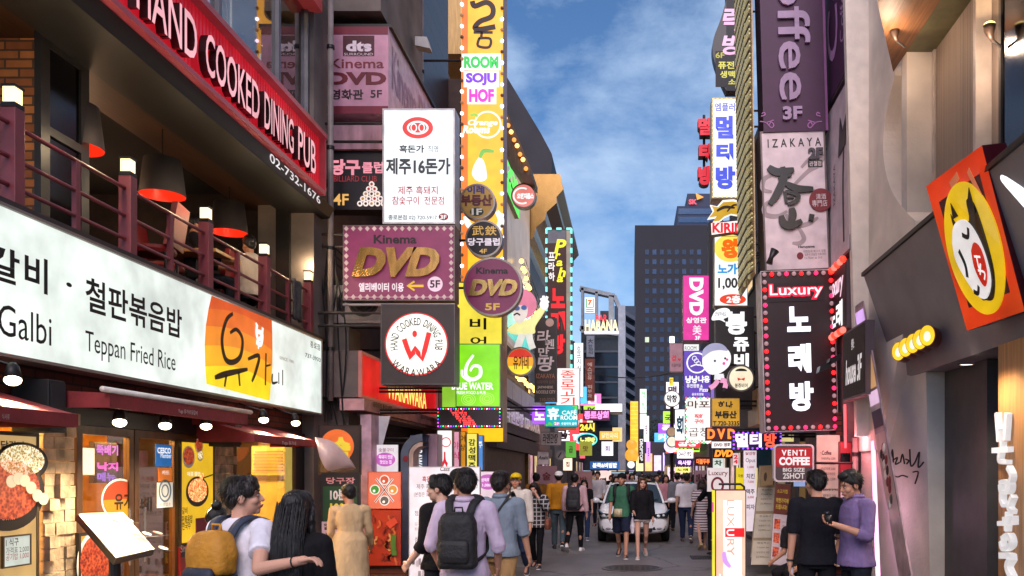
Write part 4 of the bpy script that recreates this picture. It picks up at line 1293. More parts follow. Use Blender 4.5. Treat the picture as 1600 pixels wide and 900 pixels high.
c=fr.uv(693,339);MB().disc(fr,c,.075,.055,.005,.009).build('badge',mat('#8a1420'),root)
mb=MB();put_text(mb,fr,'3F',fr.rect((688,336,698,343)),bold=.02,d=.013);mb.build('lettering',glow('#ffffff',.8),root)
# gold DVD sign
GOLDT=mat('#c09a5a',rough=.25,metal=.85,var=.35,scale=1.5,stretch=(8,1,2))
root,fr,q=sign('cinema_sign','wide maroon sign with golden DVD letters, a yellow arrow and diamond border','sign',(536,
 352,711,470),13.0,depth=.3,face='g0.42#8a2f5c',body='#6a5a58',trim=.02,texts=[('Kinema',(584,367,651,381),'#1c0c14',{'b':.03}),
 ('엘리베이터 이용',(561,442,631,456),'g#f0e0e8',{'b':.03})])
mb=MB();put_text(mb,fr,'DVD',fr.rect((551,388,688,434)),bold=.06,shear=.28,d=.02,thick=.05);mb.build('lettering',GOLDT,
 root)
mb=MB();mb.stroke(fr,wpx(fr,[(662,447),(638,447)]),.035,.008,.012,smooth=False);mb.stroke(fr,wpx(fr,[(648,440),(637,447),
 (648,454)]),.03,.013,.016,smooth=False);mb.build('arrow',glow('#e8b82c',.9),root)
c=fr.uv(680,444);MB().disc(fr,c,.115,.115,.005,.009).build('badge',mat('#e8c8d8',emit=.6),root)
mb=MB();put_text(mb,fr,'5F',fr.rect((672,438,688,450)),bold=.03,d=.013);mb.build('lettering',mat('#3a1028'),root)
MB().slab(fr,(q[0]+.05,q[1]+.05,q[2]-.05,q[1]+.06),.005,.008).build('border_line',mat('#c0a0a0'),root)
for p in edge_pts(q,15,10,.055):
 mb=MB();mb.poly(fr,[(p[0]-.035,p[1]),(p[0],p[1]-.04),(p[0]+.035,p[1]),(p[0],p[1]+.04)],.009,.02);mb.build('diamond',mat('#d8bcb8',
 emit=.35),root)
MB().tube([(q[0],13.0,q[1]-.06),(q[2],13.0,q[1]-.06)],.02,8).build('lower_tube',mat('#b8b0b4',rough=.3,metal=.7),root)
# round W sign
root,fr,q=sign('pub_box_sign','dark square box sign with a white disc, red W and circling words','sign',(595,475,711,601),
 12.8,depth=.35,face='#332b2c',body='#5a5254',trim=.015)
c=fr.uv(651,538);rad=49.5/F*12.8
MB().disc(fr,c,rad,rad,.005,.010,56).build('disc_rim',glow('#e8141c',.9),root)
MB().disc(fr,c,rad*.955,rad*.955,.0105,.014,56).build('disc_face',glow('#fffdf0',1.15),root)
mb=MB();arc_text(mb,fr,'HAND COOKED DINING PUB',c,rad*.72,196,-16,.115,bold=.012,d=.017);mb.build('lettering',mat('#161214'),
 root)
mb=MB();arc_text(mb,fr,'WARAWARA',c,rad*.9,216,324,.115,bold=.015,d=.017,inward=True);mb.build('lettering',mat('#161214'),
 root)
mb=MB()
mb.stroke(fr,wpx(fr,[(632,530),(637,545),(643,560),(646,552),(649,544),(654,552),(660,562),(664,548),(671,520)]),.075,
 .017,.024,smooth=False)
mb.disc(fr,fr.uv(648.5,522),.035,.05,.017,.024,14)
mb.build('lettering',glow('#ee1c1c',.95),root)
# red shop sign along the street
WR=leftwall(-4.2)
root=thing('pub_box_sign','long red lit box sign with glowing cream Warawara letters behind the W sign','sign',(-4.2,15.6,
 2.85))
a=WR.uv(560,548);b=WR.uv(681,655)
q=(a[0],2.86,b[0],3.58)
MB().slab(WR,(q[0],q[1],q[2],q[3]),-.7,-.004).build('cabinet',mat('#5a4a48',rough=.5),root)
MB().slab(WR,(q[0]+.04,q[1]+.04,q[2]-.04,q[3]-.04),-.003,.004).build('face_panel',mat('#c81018',emit=.95,evar=.3),root)
frame_rect(MB(),WR,q,.04,-.003,.05).build('rim',mat('#c8746c',rough=.4,emit=.2),root)
mb=MB();put_text(mb,WR,'WARAWARA',(WR.uv(602,600)[0],2.98,WR.uv(664,600)[0],3.35),bold=.02,d=.03);mb.build('lettering',
 glow('#ffe06a',1.3),root)
MB().slab(leftwall(-4.19),(q[0],2.66,q[2],2.84),-.3,.08).build('ledge',mat('#c08a8c',rough=.5,var=.3),root)
letter(root,leftwall(-4.1),[('와라와라 종로2호점',(582,627,612,644),'#4a2c30',{'b':.03}),('02-732-1676',(657,647,678,659),'#4a2c30',
 {'b':.02})],d=.006)
# tall orange column
root,fr,q=sign('column_sign','towering orange and yellow column sign edged with small white bulbs','sign',(721,-110,786,
 690),16.6,depth=.55,face='g1.3#ffae18',body='#c08a70',trim=.0,lip=False,texts=[('ROOM',(725,88,779,107),'g#10c84a',{'b':.055}),
 ('SOJU',(728,114,776,134),'g#7a20e8',{'b':.055}),('HOF',(733,139,772,160),'g#f020c8',{'b':.055})])
for r_ in((721.8,84,782.5,110),(724.5,111,779.5,136.5),(730,137,775.5,163)):
 MB().slab(fr,fr.rect(r_),.005,.0065).build('lettering_outline',glow('#ffffff',1),root)
MB().slab(fr,fr.rect((721.5,-110,731,690)),.0042,.0055).build('edge_band',glow('#ff7a1c',.95),root)
mb=MB()
for pts,w in(([(738,2),(742,10),(760,4),(770,12),(768,26),(750,34),(742,44),(752,46),(774,42)],.1),([(740,51),(770,51)],
 .05),([(753,51),(752,58)],.05),([(748,60),(766,61),(764,74),(747,72),(749,60)],.05)):
 mb.stroke(fr,wpx(fr,pts),w,.006,.012)
mb.build('lettering',mat('#3a2016'),root)
c=fr.uv(762,195);MB().ring(fr,c,.27,.27,.035,.006,.010).build('fruit_ring',glow('#fff8e8',1),root)
mb=MB();put_text(mb,fr,'Orange',fr.rect((731,187,778,199)),bold=.04,shear=.2,d=.012);put_text(mb,fr,'Rooms',fr.rect((723,
 196,766,209)),bold=.05,shear=.2,d=.012);mb.build('lettering',glow('#fff8e8',1),root)
mb=MB();mb.stroke(fr,wpx(fr,[(735,181),(742,179),(746,183)]),.05,.006,.010);mb.build('leaf',glow('#9ad04c',.9),root)
mb=MB();mb.poly(fr,spline(wpx(fr,[(748,246),(740,260),(738,274),(748,284),(760,280),(760,266),(755,250),(748,246)]),4)[:-1],
 .006,.010);mb.build('fruit_shape',glow('#fffdf0',1),root)
mb=MB();mb.stroke(fr,wpx(fr,[(750,247),(756,236),(772,237)]),.07,.006,.010,taper=True);mb.build('leaf',glow('#7ac84c',
 .9),root)
mb=MB();mb.stroke(fr,wpx(fr,[(776,330),(783,345),(776,362),(762,372)]),.11,.006,.010,taper=True);mb.stroke(fr,wpx(fr,[(727,
 338),(733,352),(746,358)]),.1,.006,.010,taper=True);mb.stroke(fr,wpx(fr,[(742,395),(752,380),(766,372)]),.12,.006,.010,
 taper=True);mb.build('petal',glow('#fffdf0',1),root)
pts=[(q[0]+.015,fr.uv(0,y)[1])for y in range(8,520,17)]+[(q[2]-.015,fr.uv(0,y+6)[1])for y in range(8,520,17)]
bulbs(root,fr,pts,.035,['g5#fff2ff','g0.4#c08a60','g4#ffd8f0','g0.3#6a4a3a'],d=.03)
# round sign stack
for args in(('agency_round_sign','round ochre estate agent sign, topmost of the stack of discs',(746,315),28,14.4,'#b08a3c',
 [('이레',(730,290,757,303),'#2a2a7a',{'b':.04}),('부동산',(720,304,769,322),'#5a1420',{'b':.05}),('1F',(737,326,753,336),'#e8e0d0',
 {'b':.03})]),('billiard_round_sign','round black billiard club sign in the middle of the stack of discs',(756,373),29,
 14.2,'#1a1418',[('武',(738,353,756,368),'g0.8#d8a850',{'b':.01}),('鉄',(758,353,776,368),'g0.8#d8a850',{'b':.01}),('당구클럽',
 (731,372,781,384),'g0.8#f0e0ec',{'b':.03}),('4F',(749,389,761,396),'g0.8#d8a850',{'b':.02})]),('cinema_round_sign','big round maroon Kinema DVD disc sign under the billiard disc',
 (770,448),46,14.0,'g0.35#7c2450',[('Kinema',(744,418,794,428),'#1c0c14',{'b':.03}),('5F',(758,474,781,485),'g0.8#d8a850',
 {'b':.03})])):
 t,fr,c,r_=roundsign(args[0],args[1],'sign',args[2],args[3],args[4],face=args[5],texts=args[6])
 if args[0]=='agency_round_sign':
  cc=fr.uv(745,331);MB().disc(fr,cc,.115,.07,.005,.007).build('badge',mat('#1c2c20'),t)
 if args[0]=='cinema_round_sign':
  mb=MB();put_text(mb,fr,'DVD',fr.rect((732,437,809,463)),bold=.06,shear=.28,d=.012,thick=.03);mb.build('lettering',GOLDT,
 t)
 MB().tube([fr.at(c[0]-r_,c[1],-.1),fr.at(c[0]-r_-.3,c[1],-.1)],.02,6).build('bracket',STEEL_D,t)
 # yellow beer strip
root,fr,q=sign('beer_strip_sign','yellow vertical sign with dark Korean brush letters above the green sign','sign',(713,
 440,786,540),15.0,face='g0.95#f6e24a',body='#b8a060',texts=[('비',(734,497,760,515),'#3a3410',{'b':.02}),('어',(735,526,
 760,540),'#3a3410',{'b':.02})])
# green water sign
fr=facing(14.0)
root,fr,q=sign('bar_sign','bright lime green square sign with a white wave logo','sign',(712,537,782,636),14.0,depth=.3,
 face='g1.0#86e01e',body='#8a9a6a',trim=.015,texts=[('BLUE WATER',(706,598,771,609),'g1.2#ffffff',{'b':.03}),('FRESH FOOD & PUB',
 (713,611,759,616),'g1.1#ffffff',{'b':.02})])
mb=MB();mb.stroke(fr,wpx(fr,[(740,555),(730,570),(728,586),(738,593),(750,587),(750,574),(740,572),(735,580)]),.05,.008,
 .013,taper=True);mb.stroke(fr,wpx(fr,[(722,578),(723,588),(735,597)]),.03,.008,.013);mb.build('wave_logo',glow('#ffffff',
 1.2),root)
mb=MB()
for(cx_,cy_,n_)in((732,624,3),(761,623,3)):
 for k in range(n_):
  c=fr.uv(cx_,cy_);mb.ring(fr,c,.12-k*.035,.1-k*.03,.012,.006,.009,24)
mb.build('swirl',glow('#b8f06a',1),root)
root2,fr2,q2=sign('bar_sign','narrow green panel tucked behind the lower edge of the lime sign','sign',(691,603,716,636),
 14.15,depth=.2,face='g0.8#9ad83a',body='#8a9a6a',trim=.0,lip=False)
# LED board
root,fr,q=sign('led_board','black dotted LED board with scrolling red pattern below the lime sign','LED sign',(683,637,
 783,668),13.9,depth=.2,face='#2a1c20',body='#1a1416',trim=.02)
rr=random.Random(8)
dots=[]
for i in range(26):
 for j in range(8):
  x,y=705+i*1.8,642+j*3.0
  if abs((x-705)-(y-640)*.9-8)<12 and rr.random()<.62:
   dots.append(fr.uv(x,y))
mb=MB()
for d_ in dots:mb.slab(fr,(d_[0]-.008,d_[1]-.012,d_[0]+.008,d_[1]+.012),.006,.012)
mb.build('lettering',glow('#ff3a3a',2),root)
bulbs(root,fr,edge_pts(q,24,5,.02),.011,['g3#ff40ff','g3#4060ff','g3#40ff70','g3#ff3030','g3#ffffff'],d=.02)
# small black banner, plus hanging poster
root,fr,q=sign('hanging_poster','black poster with an orange disc and yellow brush letter under the white sign end','poster',
 (498,664,563,742),12.2,depth=.06,face='#2c2220',body='#1c1818',trim=.012)
c=fr.uv(527,697);MB().disc(fr,c,.24,.24,.005,.009).build('orange_disc',glow('#e06a2c',.65),root)
mb=MB();put_text(mb,fr,'숯',fr.rect((518,683,548,722)),bold=.07,d=.013);mb.build('lettering',glow('#f0d03c',.8),root)
t=thing('vinyl_sheet','loose white vinyl sheet curling off the end of the awning','sheet',P(520,700,11.6))
mb=MB();vs=[]
A=[P(492,683,11.3),P(520,690,11.4),P(545,715,11.5),P(556,732,11.6)]
B=[P(500,715,11.3),P(512,735,11.35),P(535,732,11.45),P(552,733,11.6)]
for a_,b_ in zip(spline([tuple(v)for v in A],4),spline([tuple(v)for v in B],4)):
 vs+=[Vector(a_),Vector(b_)]
mb.add(vs,[(2*i,2*i+1,2*i+3,2*i+2)for i in range(len(vs)//2-1)])
o=mb.build('sheet',mat('#d8b8b0',rough=.4),t,smooth=True);o.modifiers.new('s','SOLIDIFY').thickness=.01
# billiard A board
root,fr,q=sign('price_banner','tall black price banner with green panel reading 10 minutes 1000 won','banner',(501,738,
 562,905),11.4,depth=.05,face='#1c1618',body='#141012',trim=.0,lip=False,texts=[('10분당',(516,764,555,782),'#e8e0d8',{'b':.04}),
 ('1000',(516,786,547,808),'#f0d830',{'b':.05}),('월-금요일10시',(506,818,556,828),'#2a1c20',{'b':.03}),('주말 및 휴일',(508,832,
 550,840),'#6a1c30',{'b':.03}),('4층 열림',(507,867,545,877),'#3a3010',{'b':.03}),('당구장',(510,746,555,756),'#e8a0a0',{'b':.02})])
for r_,c_ in(((505,760,558,814),'#1f4a28'),((503,815,558,843),'#d8b8bc'),((503,844,558,862),'#5a1c2c'),((503,864,558,880),
 '#e8d02c')):
 MB().slab(fr,fr.rect(r_),.0045,.0065).build('panel',mat(c_,rough=.5),root)
 # cream tile pillar behind
t=thing('tile_pillar','narrow pillar with pinkish tiles between the black banner and the billiard board','pillar',P(571,
 900,13.2))
MB().box((P(563,0,13.3).x,13.3,.1),(P(580,0,13.3).x,13.7,2.6)).build('shaft',mat('#c8a0b0',rough=.6,var=.4),t)
root,fr,q=sign('menu_poster','small white poster with a magenta speech cloud above the billiard board','poster',(581,695,
 622,738),13.6,depth=.03,face='g0.55#f0e8ec',body='#c0b8b8',trim=.0,lip=False)
mb=MB();mb.disc(fr,fr.uv(602,718),.16,.11,.005,.008);mb.build('cloud',glow('#c060b8',.7),root)
letter(root,fr,[('흑돼지 전문',(592,711,614,717),'g#ffe8ff',{'b':.02}),('맛있는 집',(594,719,612,725),'g#ffe8ff',{'b':.02}),('숯불구이',
 (592,700,615,706),'#a05068',{'b':0})],d=.011)
tag(MB().hexa([P(581,652,13.8),P(598,652,13.8),P(598,695,13.8)+Vector((0,.05,0)),P(581,695,13.8)+Vector((0,.05,0)),P(590,
 650,13.7),P(610,650,13.7),P(598,695,13.7),P(583,695,13.7)]).build('white_board',mat('#d8d4d8'),None),'small tilted white board under the red Warawara box',
 'board')
root,fr,q=sign('billiard_board','square coral billiard board with crossed cues and four coloured balls','sign',(575,737,
 627,795),12.9,depth=.06,face='g0.8#f07a5c',body='#d06048',trim=.008)
mb=MB();mb.stroke(fr,wpx(fr,[(586,785),(614,748)]),.03,.006,.008,smooth=False).stroke(fr,wpx(fr,[(588,748),(615,784)]),
 .03,.006,.008,smooth=False);mb.build('cue_outline',glow('#fff4ec',.9),root)
mb=MB();mb.stroke(fr,wpx(fr,[(586,785),(614,748)]),.013,.009,.012,smooth=False).stroke(fr,wpx(fr,[(588,748),(615,784)]),
 .013,.013,.016,smooth=False);mb.build('cue',mat('#5a1c28'),root)
for(x,y,c_)in((601,750,'#e0603c'),(586,765,'#3a9a3c'),(614,765,'#e8a040'),(601,782,'#6a6864')):
 MB().disc(fr,fr.uv(x,y),.076,.076,.006,.009).build('ball_outline',glow('#fff4ec',.9),root)
 MB().disc(fr,fr.uv(x,y),.062,.062,.0095,.013).build('ball',glow(c_,.75),root)
 MB().disc(fr,fr.uv(x-1,y+2),.02,.02,.0135,.016,10).build('ball_shine',glow('#ffffff',.6),root)
root,fr,q=sign('relief_panel','red relief panel with green and gold noodle shapes under the billiard board','panel',(571,
 796,627,884),12.9,depth=.05,face='#a83018',body='#6a2418',trim=.006)
rr=random.Random(6)
for k in range(26):
 x,y=577+rr.random()*44,802+rr.random()*76
 mb=MB();mb.stroke(fr,wpx(fr,[(x,y),(x+rr.uniform(-5,5),y+4),(x+rr.uniform(-6,6),y+8),(x+rr.uniform(-4,4),y+12)]),.03,
 .006,.02)
 mb.build('relief_squiggle',mat(rr.choice(['#c86a3c','#7a1c10','#d0a060','#8a2818'])),root)
mb=MB();mb.stroke(fr,wpx(fr,[(616,835),(615,850),(617,868)]),.08,.02,.03,smooth=False);mb.build('green_strip',mat('#4a7a2c'),
 root)
mb=MB();mb.stroke(fr,wpx(fr,[(607,822),(614,816),(620,812)]),.1,.021,.03);mb.build('red_strip',mat('#d04a30'),root)
tag(MB().box((P(566,0,13.1).x,12.95,.0),(P(640,0,13.1).x,13.4,.30)).build('brick_plinth',BRICK_R,None),'low rubble plinth under the red relief panel',
 'plinth')
# grey arch
t=thing('entrance_arch','blue grey arched entrance portal beside the white menu board','arch',P(650,890,13.6))
fr=facing(13.6)
c=fr.uv(660,712);ro=34/F*13.6
mb=MB().ring(fr,c,ro,ro,.12,-.6,0,24,90,180);mb.slab(fr,(c[0]-ro,.02,c[0]-ro+.12,c[1]),-.6,0)
mb.build('arch_frame',mat('#5a6274',rough=.45,var=.25),t)
mb=MB().ring(fr,c,ro-.125,ro-.125,.07,-.6,-.02,24,90,180);mb.slab(fr,(c[0]-ro+.125,.02,c[0]-ro+.195,c[1]),-.6,-.02)
mb.build('arch_lining',mat('#c8a898',rough=.5,var=.3),t)
MB().disc(fr,fr.uv(634,717),.045,.05,.002,.012,16).build('badge',mat('#8a2028'),t)
root,fr,q=sign('pub_side_sign','grey blue box sign with white sideways Warawara letters','sign',(641,680,667,730),14.0,
 depth=.5,face='#5a6884',body='#4a5268',trim=0,lip=False,texts=[('WARAWARA',(650,686,660,745),'g#f0f0f4',{'rot':90,'b':.02})])
tag(MB().slab(facing(14.1),facing(14.1).rect((667,678,683,732)),-.4,0).build('shop_box',mat('#b890a0',rough=.5),None),
 'dull pink shop box next to the sideways Warawara sign','sign box')
# white menu board
root,fr,q=sign('menu_board','tall white handwritten menu board with clear bottle crate pattern at its foot','menu board',
 (639,729,750,912),12.3,depth=.08,face='g0.62#f2e6ea',body='#c8c0c0',trim=.01,texts=[('흑돈가 직영',(660,744,696,753),'#c03848',
 {'b':.02}),('제주 흑돼지 참숯구이',(651,756,712,764),'#4a4448',{'b':0}),('(본점은 3F 입니다)',(647,769,690,777),'#4a4448',{'b':0}),('점심메뉴 6,000',
 (648,798,692,806),'#4a4448',{'b':0}),('김치찌개',(648,816,668,821),'#8a8488',{'b':0}),('된장찌개',(648,824,668,829),'#8a8488',
 {'b':0}),('삼겹살 목살',(648,838,690,848),'#4a4448',{'b':0}),('예약 환영',(648,858,672,864),'#4a4448',{'b':0}),('Cass',(688,729,
 703,736),'#5a4a30',{'sh':.3})])
for k in range(34):
 rr2=random.Random(k)
 x,y=643+rr2.random()*100,868+rr2.random()*34
 MB().slab(fr,fr.rect((x,y,x+4,y+10)),.005+k*.0002,.011+k*.0002).build('bottle_print',mat(rr2.choice(['#f0e8ea','#a89ca0',
 '#d8ccd0','#6a6064'])),root)
 # lit shop boxes in a row
for(r_,Y,face,tx,lab,nm)in(((683,672,707,735),14.6,'g1.1#fdf6f6',[('ㅅ',(690,706,700,730),'g#e02030',{'b':.06})],'white lit upright sign with a red ring and curl',
 'shop_box_sign'),((706,674,718,736),15.2,'g0.9#e8a0b8',[('야',(708,690,717,702),'g#c03060'),('식',(708,706,717,718),'g#c03060')],
 'narrow pink lit upright sign beside the white one','shop_box_sign'),((718,674,728,735),15.6,'g0.8#e89a2c',[('어',(719,
 680,727,690),'#4a2810'),('상',(719,694,727,704),'#4a2810')],'narrow orange lit upright sign left of the yellow one','shop_box_sign'),
 ((729,677,746,735),15.4,'g1.0#f8e868',[('감성맥주',(732,685,743,734),'#2a2210',{'stack':True,'b':.03})],'yellow lit upright sign with four stacked black Korean letters',
 'beer_strip_sign'),((746,680,755,735),15.8,'g0.9#5a9ae8',[('주',(747,690,754,700),'g#ffffff')],'narrow blue and white upright sign beside the yellow stacked one',
 'shop_box_sign')):
 if 'orange lit' in lab:lab='narrow orange lit upright sign beside the yellow stacked one'
 root,fr,q=sign(nm,lab,'sign',r_,Y,depth=.15,face=face,body='#8a8488',trim=.01,texts=tx)
 if nm=='shop_box_sign' and r_[0]==683:
  c=fr.uv(697,691);MB().ring(fr,c,.085,.085,.015,.006,.01,24).build('ring_mark',glow('#e02030',.9),root)
root,fr,q=sign('menu_poster','second white poster with a magenta cloud behind the denim shirt man','poster',(745,737,785,
 800),13.4,depth=.03,face='g0.5#f0dce4',body='#c0b8b8',trim=.0,lip=False)
mb=MB();mb.disc(fr,fr.uv(763,753),.17,.12,.005,.008);mb.build('cloud',glow('#b860b0',.7),root)
letter(root,fr,[('생맥주 안주',(752,747,775,753),'g#ffe8ff',{'b':.02}),('1,000원',(754,755,773,761),'g#ffe8ff',{'b':.02})],d=.011)
# waving figure sign
t=thing('figure_sign','cut-out sign of a waving figure with pink hair and sunglasses','figure sign',P(822,545,17.5))
fr=facing(17.5)
mb=MB();mb.disc(fr,fr.uv(817,474),.27,.29,-.12,0,28);mb.build('hair',glow('#f48aa8',.75),t)
mb=MB();mb.poly(fr,spline(wpx(fr,[(803,478),(822,478),(824,490),(818,502),(808,504),(801,494),(803,478)]),4)[:-1],.001,
 .02);mb.build('face',glow('#f2e4dc',.8),t)
mb=MB();mb.disc(fr,fr.uv(808,482),.06,.05,.021,.03,16).disc(fr,fr.uv(819,481),.06,.05,.021,.03,16);mb.build('sunglasses',
 mat('#5a7ac0'),t)
mb=MB();mb.stroke(fr,wpx(fr,[(803,493),(808,490),(813,493)]),.03,.021,.028);mb.build('moustache',mat('#1c1614'),t)
mb=MB();mb.poly(fr,spline(wpx(fr,[(808,502),(828,498),(846,478),(851,484),(836,508),(834,520),(812,522),(797,520),(793,
 514),(800,508),(808,502)]),4)[:-1],-.1,.0);mb.build('shirt',glow('#f6f0a0',.85),t)
mb=MB();mb.stroke(fr,wpx(fr,[(816,521),(812,532),(808,544)]),.13,-.1,0).stroke(fr,wpx(fr,[(826,520),(828,532),(832,544)]),
 .13,-.09,-.001);mb.build('trousers',glow('#f0ece0',.8),t)
mb=MB();mb.disc(fr,fr.uv(850,476),.09,.1,-.05,.01,16)
for a_ in((845,466),(849,462),(855,463),(857,470)):mb.stroke(fr,[fr.uv(850,476),fr.uv(*a_)],.05,-.04,.005,smooth=False)
mb.build('hand',glow('#ffffff',.9),t)
MB().tube([fr.at(*fr.uv(822,512),-.1),fr.at(*fr.uv(790,512),-.1)],.02,6).build('bracket',STEEL_D,t)
# small round restaurant sign
t,fr,c,r_=roundsign('restaurant_round_sign','round lit sign split red, orange and yellow under the waving figure','sign',
 (813,565),23,15.5,face='g1.0#f0a41c')
MB().disc(fr,c,r_*.87,r_*.87,.0045,.006,a0=20,a1=160).build('red_half',glow('#d8341c',.9),t)
MB().disc(fr,c,r_*.87,r_*.87,.0045,.006,a0=200,a1=340).build('yellow_half',glow('#ffe02c',1),t)
mb=MB();put_text(mb,fr,'유가네',fr.rect((802,556,826,577)),bold=.02,d=.012);mb.build('lettering',mat('#3a2410'),t)
t,fr,c,r_=roundsign('orange_round_sign','round coral sign with a white ring logo beside the green lettered board','sign',
 (818,306),19.5,20.0,face='g0.9#f08a80',texts=[('오렌지룸스',(808,302,834,311),'g1.2#ffffff',{'b':.05})])
MB().ring(fr,(c[0]-.03,c[1]),.22,.2,.035,.005,.009,30,60,300).build('ring_mark',glow('#ffffff',1.1),t)
# green lettered board along the facade
GF=leftwall(-3.16)
root=thing('green_sign','tall slim board with glowing green letters beside the orange column','sign',GF.at(22.5,8,0))
a,b=GF.uv(789,262),GF.uv(811,342)
MB().slab(GF,(a[0],b[1],b[0],a[1]),-.2,0).build('cabinet',mat('#2a2a20'),root)
mb=MB();put_text(mb,GF,'Soo',(a[0]+.3,b[1]+.9,b[0]-.2,a[1]-.3),bold=.04,d=.02,rot=0);mb.build('lettering',glow('#5af03c',
 1.2),root)
MB().slab(GF,(a[0],b[1],b[0],b[1]+.35),.002,.01).build('green_band',glow('#4ae03c',1.2),root)
# warm bulb rows and lit facade
fb=thing('lit_facade_panel','corrugated lit facade panel glowing white and teal behind the disc signs','panel',GF.at(22.5,
 5,0))
a,b=leftwall(-3.4).uv(786,345),leftwall(-3.4).uv(834,480)
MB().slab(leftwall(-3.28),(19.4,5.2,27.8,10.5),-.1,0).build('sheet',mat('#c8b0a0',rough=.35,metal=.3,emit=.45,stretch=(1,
 14,.3),var=.5),fb)  # light on the cream wall put in as the sheet's own glow
MB().slab(leftwall(-3.28),(22.5,5.4,27.6,6.8),.002,.04).build('teal_light',glow('#5ad8c8',.9),fb)
bulb_rows=thing('bulb_string','string of warm bulbs running along the facade above the ramen sign','light string',(-3.2,
 19,4.3))
FR_=leftwall(-3.2)
pts=[]
for i in range(16):
 pts.append(FR_.uv(806+i*3.4,588+i*2.6+2*math.sin(i*1.7)))
bulbs(bulb_rows,FR_,pts,.07,['g4#ffc860'],d=.05)
mb=MB();mb.tube([FR_.at(p[0],p[1]+.08,.05)for p in pts],.01,5);mb.build('wire',STEEL_D,bulb_rows)
bulb_rows=thing('bulb_string','string of warm bulbs climbing past the waving figure sign','light string',(-3.1,22,6))
FR_=leftwall(-3.15)
pts=[FR_.uv(812+i*2.6,408+i*9+3*math.sin(i*2.1))for i in range(12)]
bulbs(bulb_rows,FR_,pts,.07,['g4#ffc860'],d=.05)
mb=MB();mb.tube([FR_.at(p[0],p[1]+.08,.05)for p in pts],.01,5);mb.build('wire',STEEL_D,bulb_rows)
bulb_rows=thing('bulb_string','row of warm roof bulbs along the sloping dark building','light string',(-3.1,22,9))
FR_=facing(19.3)
pts=[FR_.uv(790+i*4.6,186+i*11+2*math.sin(i*3))for i in range(8)]
bulbs(bulb_rows,FR_,pts,.05,['g4#ffb858','g1.5#ff9a48'],d=.05)
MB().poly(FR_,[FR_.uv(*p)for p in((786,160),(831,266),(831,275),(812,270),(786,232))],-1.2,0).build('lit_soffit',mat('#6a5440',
 emit=.12,var=.5,stretch=(8,8,.6)),bulb_rows)  # warm light on the soffit put in as a faint glow
# more glimmering shop signs packed along the far street
rr=random.Random(77)
words_=['노래방','호프','치킨','당구','카페','막걸리','곱창','삼겹살','냉면','떡볶이','포차','맥주','PC방','족발','횟집','커피','비어','국밥','약국','미용실']
eng_='karaoke beer-hall chicken billiards café rice-wine tripe pork-belly cold-noodle rice-cake tavern lager computer-room trotters raw-fish coffee brew soup-rice pharmacy hairdresser'.split()
hues=[('violet','#9a50e8'),('pink','#f070b0'),('white','#f6f0fa'),('amber','#f8b040'),('red','#f04048'),('lime','#a0e040'),
 ('sky blue','#50b0f0'),('cream','#fff0c8')]
for i in range(20):
 sd=i%2;Y_=27+i*1.9+rr.random()
 x_=(-2.9+rr.random()*.9)if sd==0 else(2.3+rr.random()*.7)
 z_=2.7+rr.random()*3.6;w_,h_=((.7,1.5)if rr.random()<.45 else(1.5,.6))
 px=CX+x_/Y_*F;py=CY-(z_-H)/Y_*F;hw,hh=w_/Y_*F/2,h_/Y_*F/2
 hn,hc_=hues[(i*3+i//8)%8]
 sign('glowing_sign','%s glowing %s sign reading %s in Korean, far along the street'%(hn,'upright' if h_>w_ else 'wide',
 eng_[i]),'sign',(px-hw,py-hh,px+hw,py+hh),Y_,depth=.15,face='g1.0'+hc_,body='#4a4048',trim=0,lip=False,texts=[(words_[i],
 (px-hw*.7,py-hh*.75,px+hw*.7,py+hh*.75),'g1.2#ffffff' if hn in('violet','red','pink','sky blue')else '#4a2030',{'stack':h_>w_,
 'b':.04})])
 # praha sign
root,fr,q=sign('karaoke_tower_sign','tall brown sign edged with teal lights, yellow script and red letters','sign',(854,
 358,893,592),25.0,depth=.5,face='#4a2320',body='#6a5a58',trim=.0,lip=False,texts=[('프라하',(857,393,867,440),'g#f4ecec',
 {'stack':True,'b':.03}),('노래방',(861,448,883,556),'g1.1#f01c24',{'stack':True,'b':.06})])
MB().slab(fr,fr.rect((885,360,892,590)),.0045,.03).build('cream_strip',mat('#b8a898'),root)
MB().slab(fr,fr.rect((856,360,884,380)),.0045,.006).build('grey_patch',mat('#7a7484'),root)
mb=MB()
chars='Praha';
for i,(x,y,w_,h_)in enumerate(((866,374,19,22),(867,396,9,9),(869,407,10,9),(872,418,12,15),(870,432,10,9))):
 put_text(mb,fr,chars[i],fr.rect((x,y,x+w_,y+h_)),bold=.03,shear=.2,d=.012)
mb.build('lettering',glow('#f8f020',1.1),root)
mb=MB();n_=0
for p0,p1 in(((q[0],q[1]),(q[0],q[3])),((q[2],q[1]),(q[2],q[3])),((q[0],q[3]),(q[2],q[3])),((q[0],q[1]),(q[2],q[1]))):
 L=math.hypot(p1[0]-p0[0],p1[1]-p0[1]);k=int(L/.14)
 for i in range(0,k,2):
  a=(p0[0]+(p1[0]-p0[0])*i/k,p0[1]+(p1[1]-p0[1])*i/k);b=(p0[0]+(p1[0]-p0[0])*(i+1)/k,p0[1]+(p1[1]-p0[1])*(i+1)/k)
  mb.stroke(fr,[a,b],.055,.02,.06,smooth=False)
mb.build('border_light',glow('#7af0e4',1.5),root)
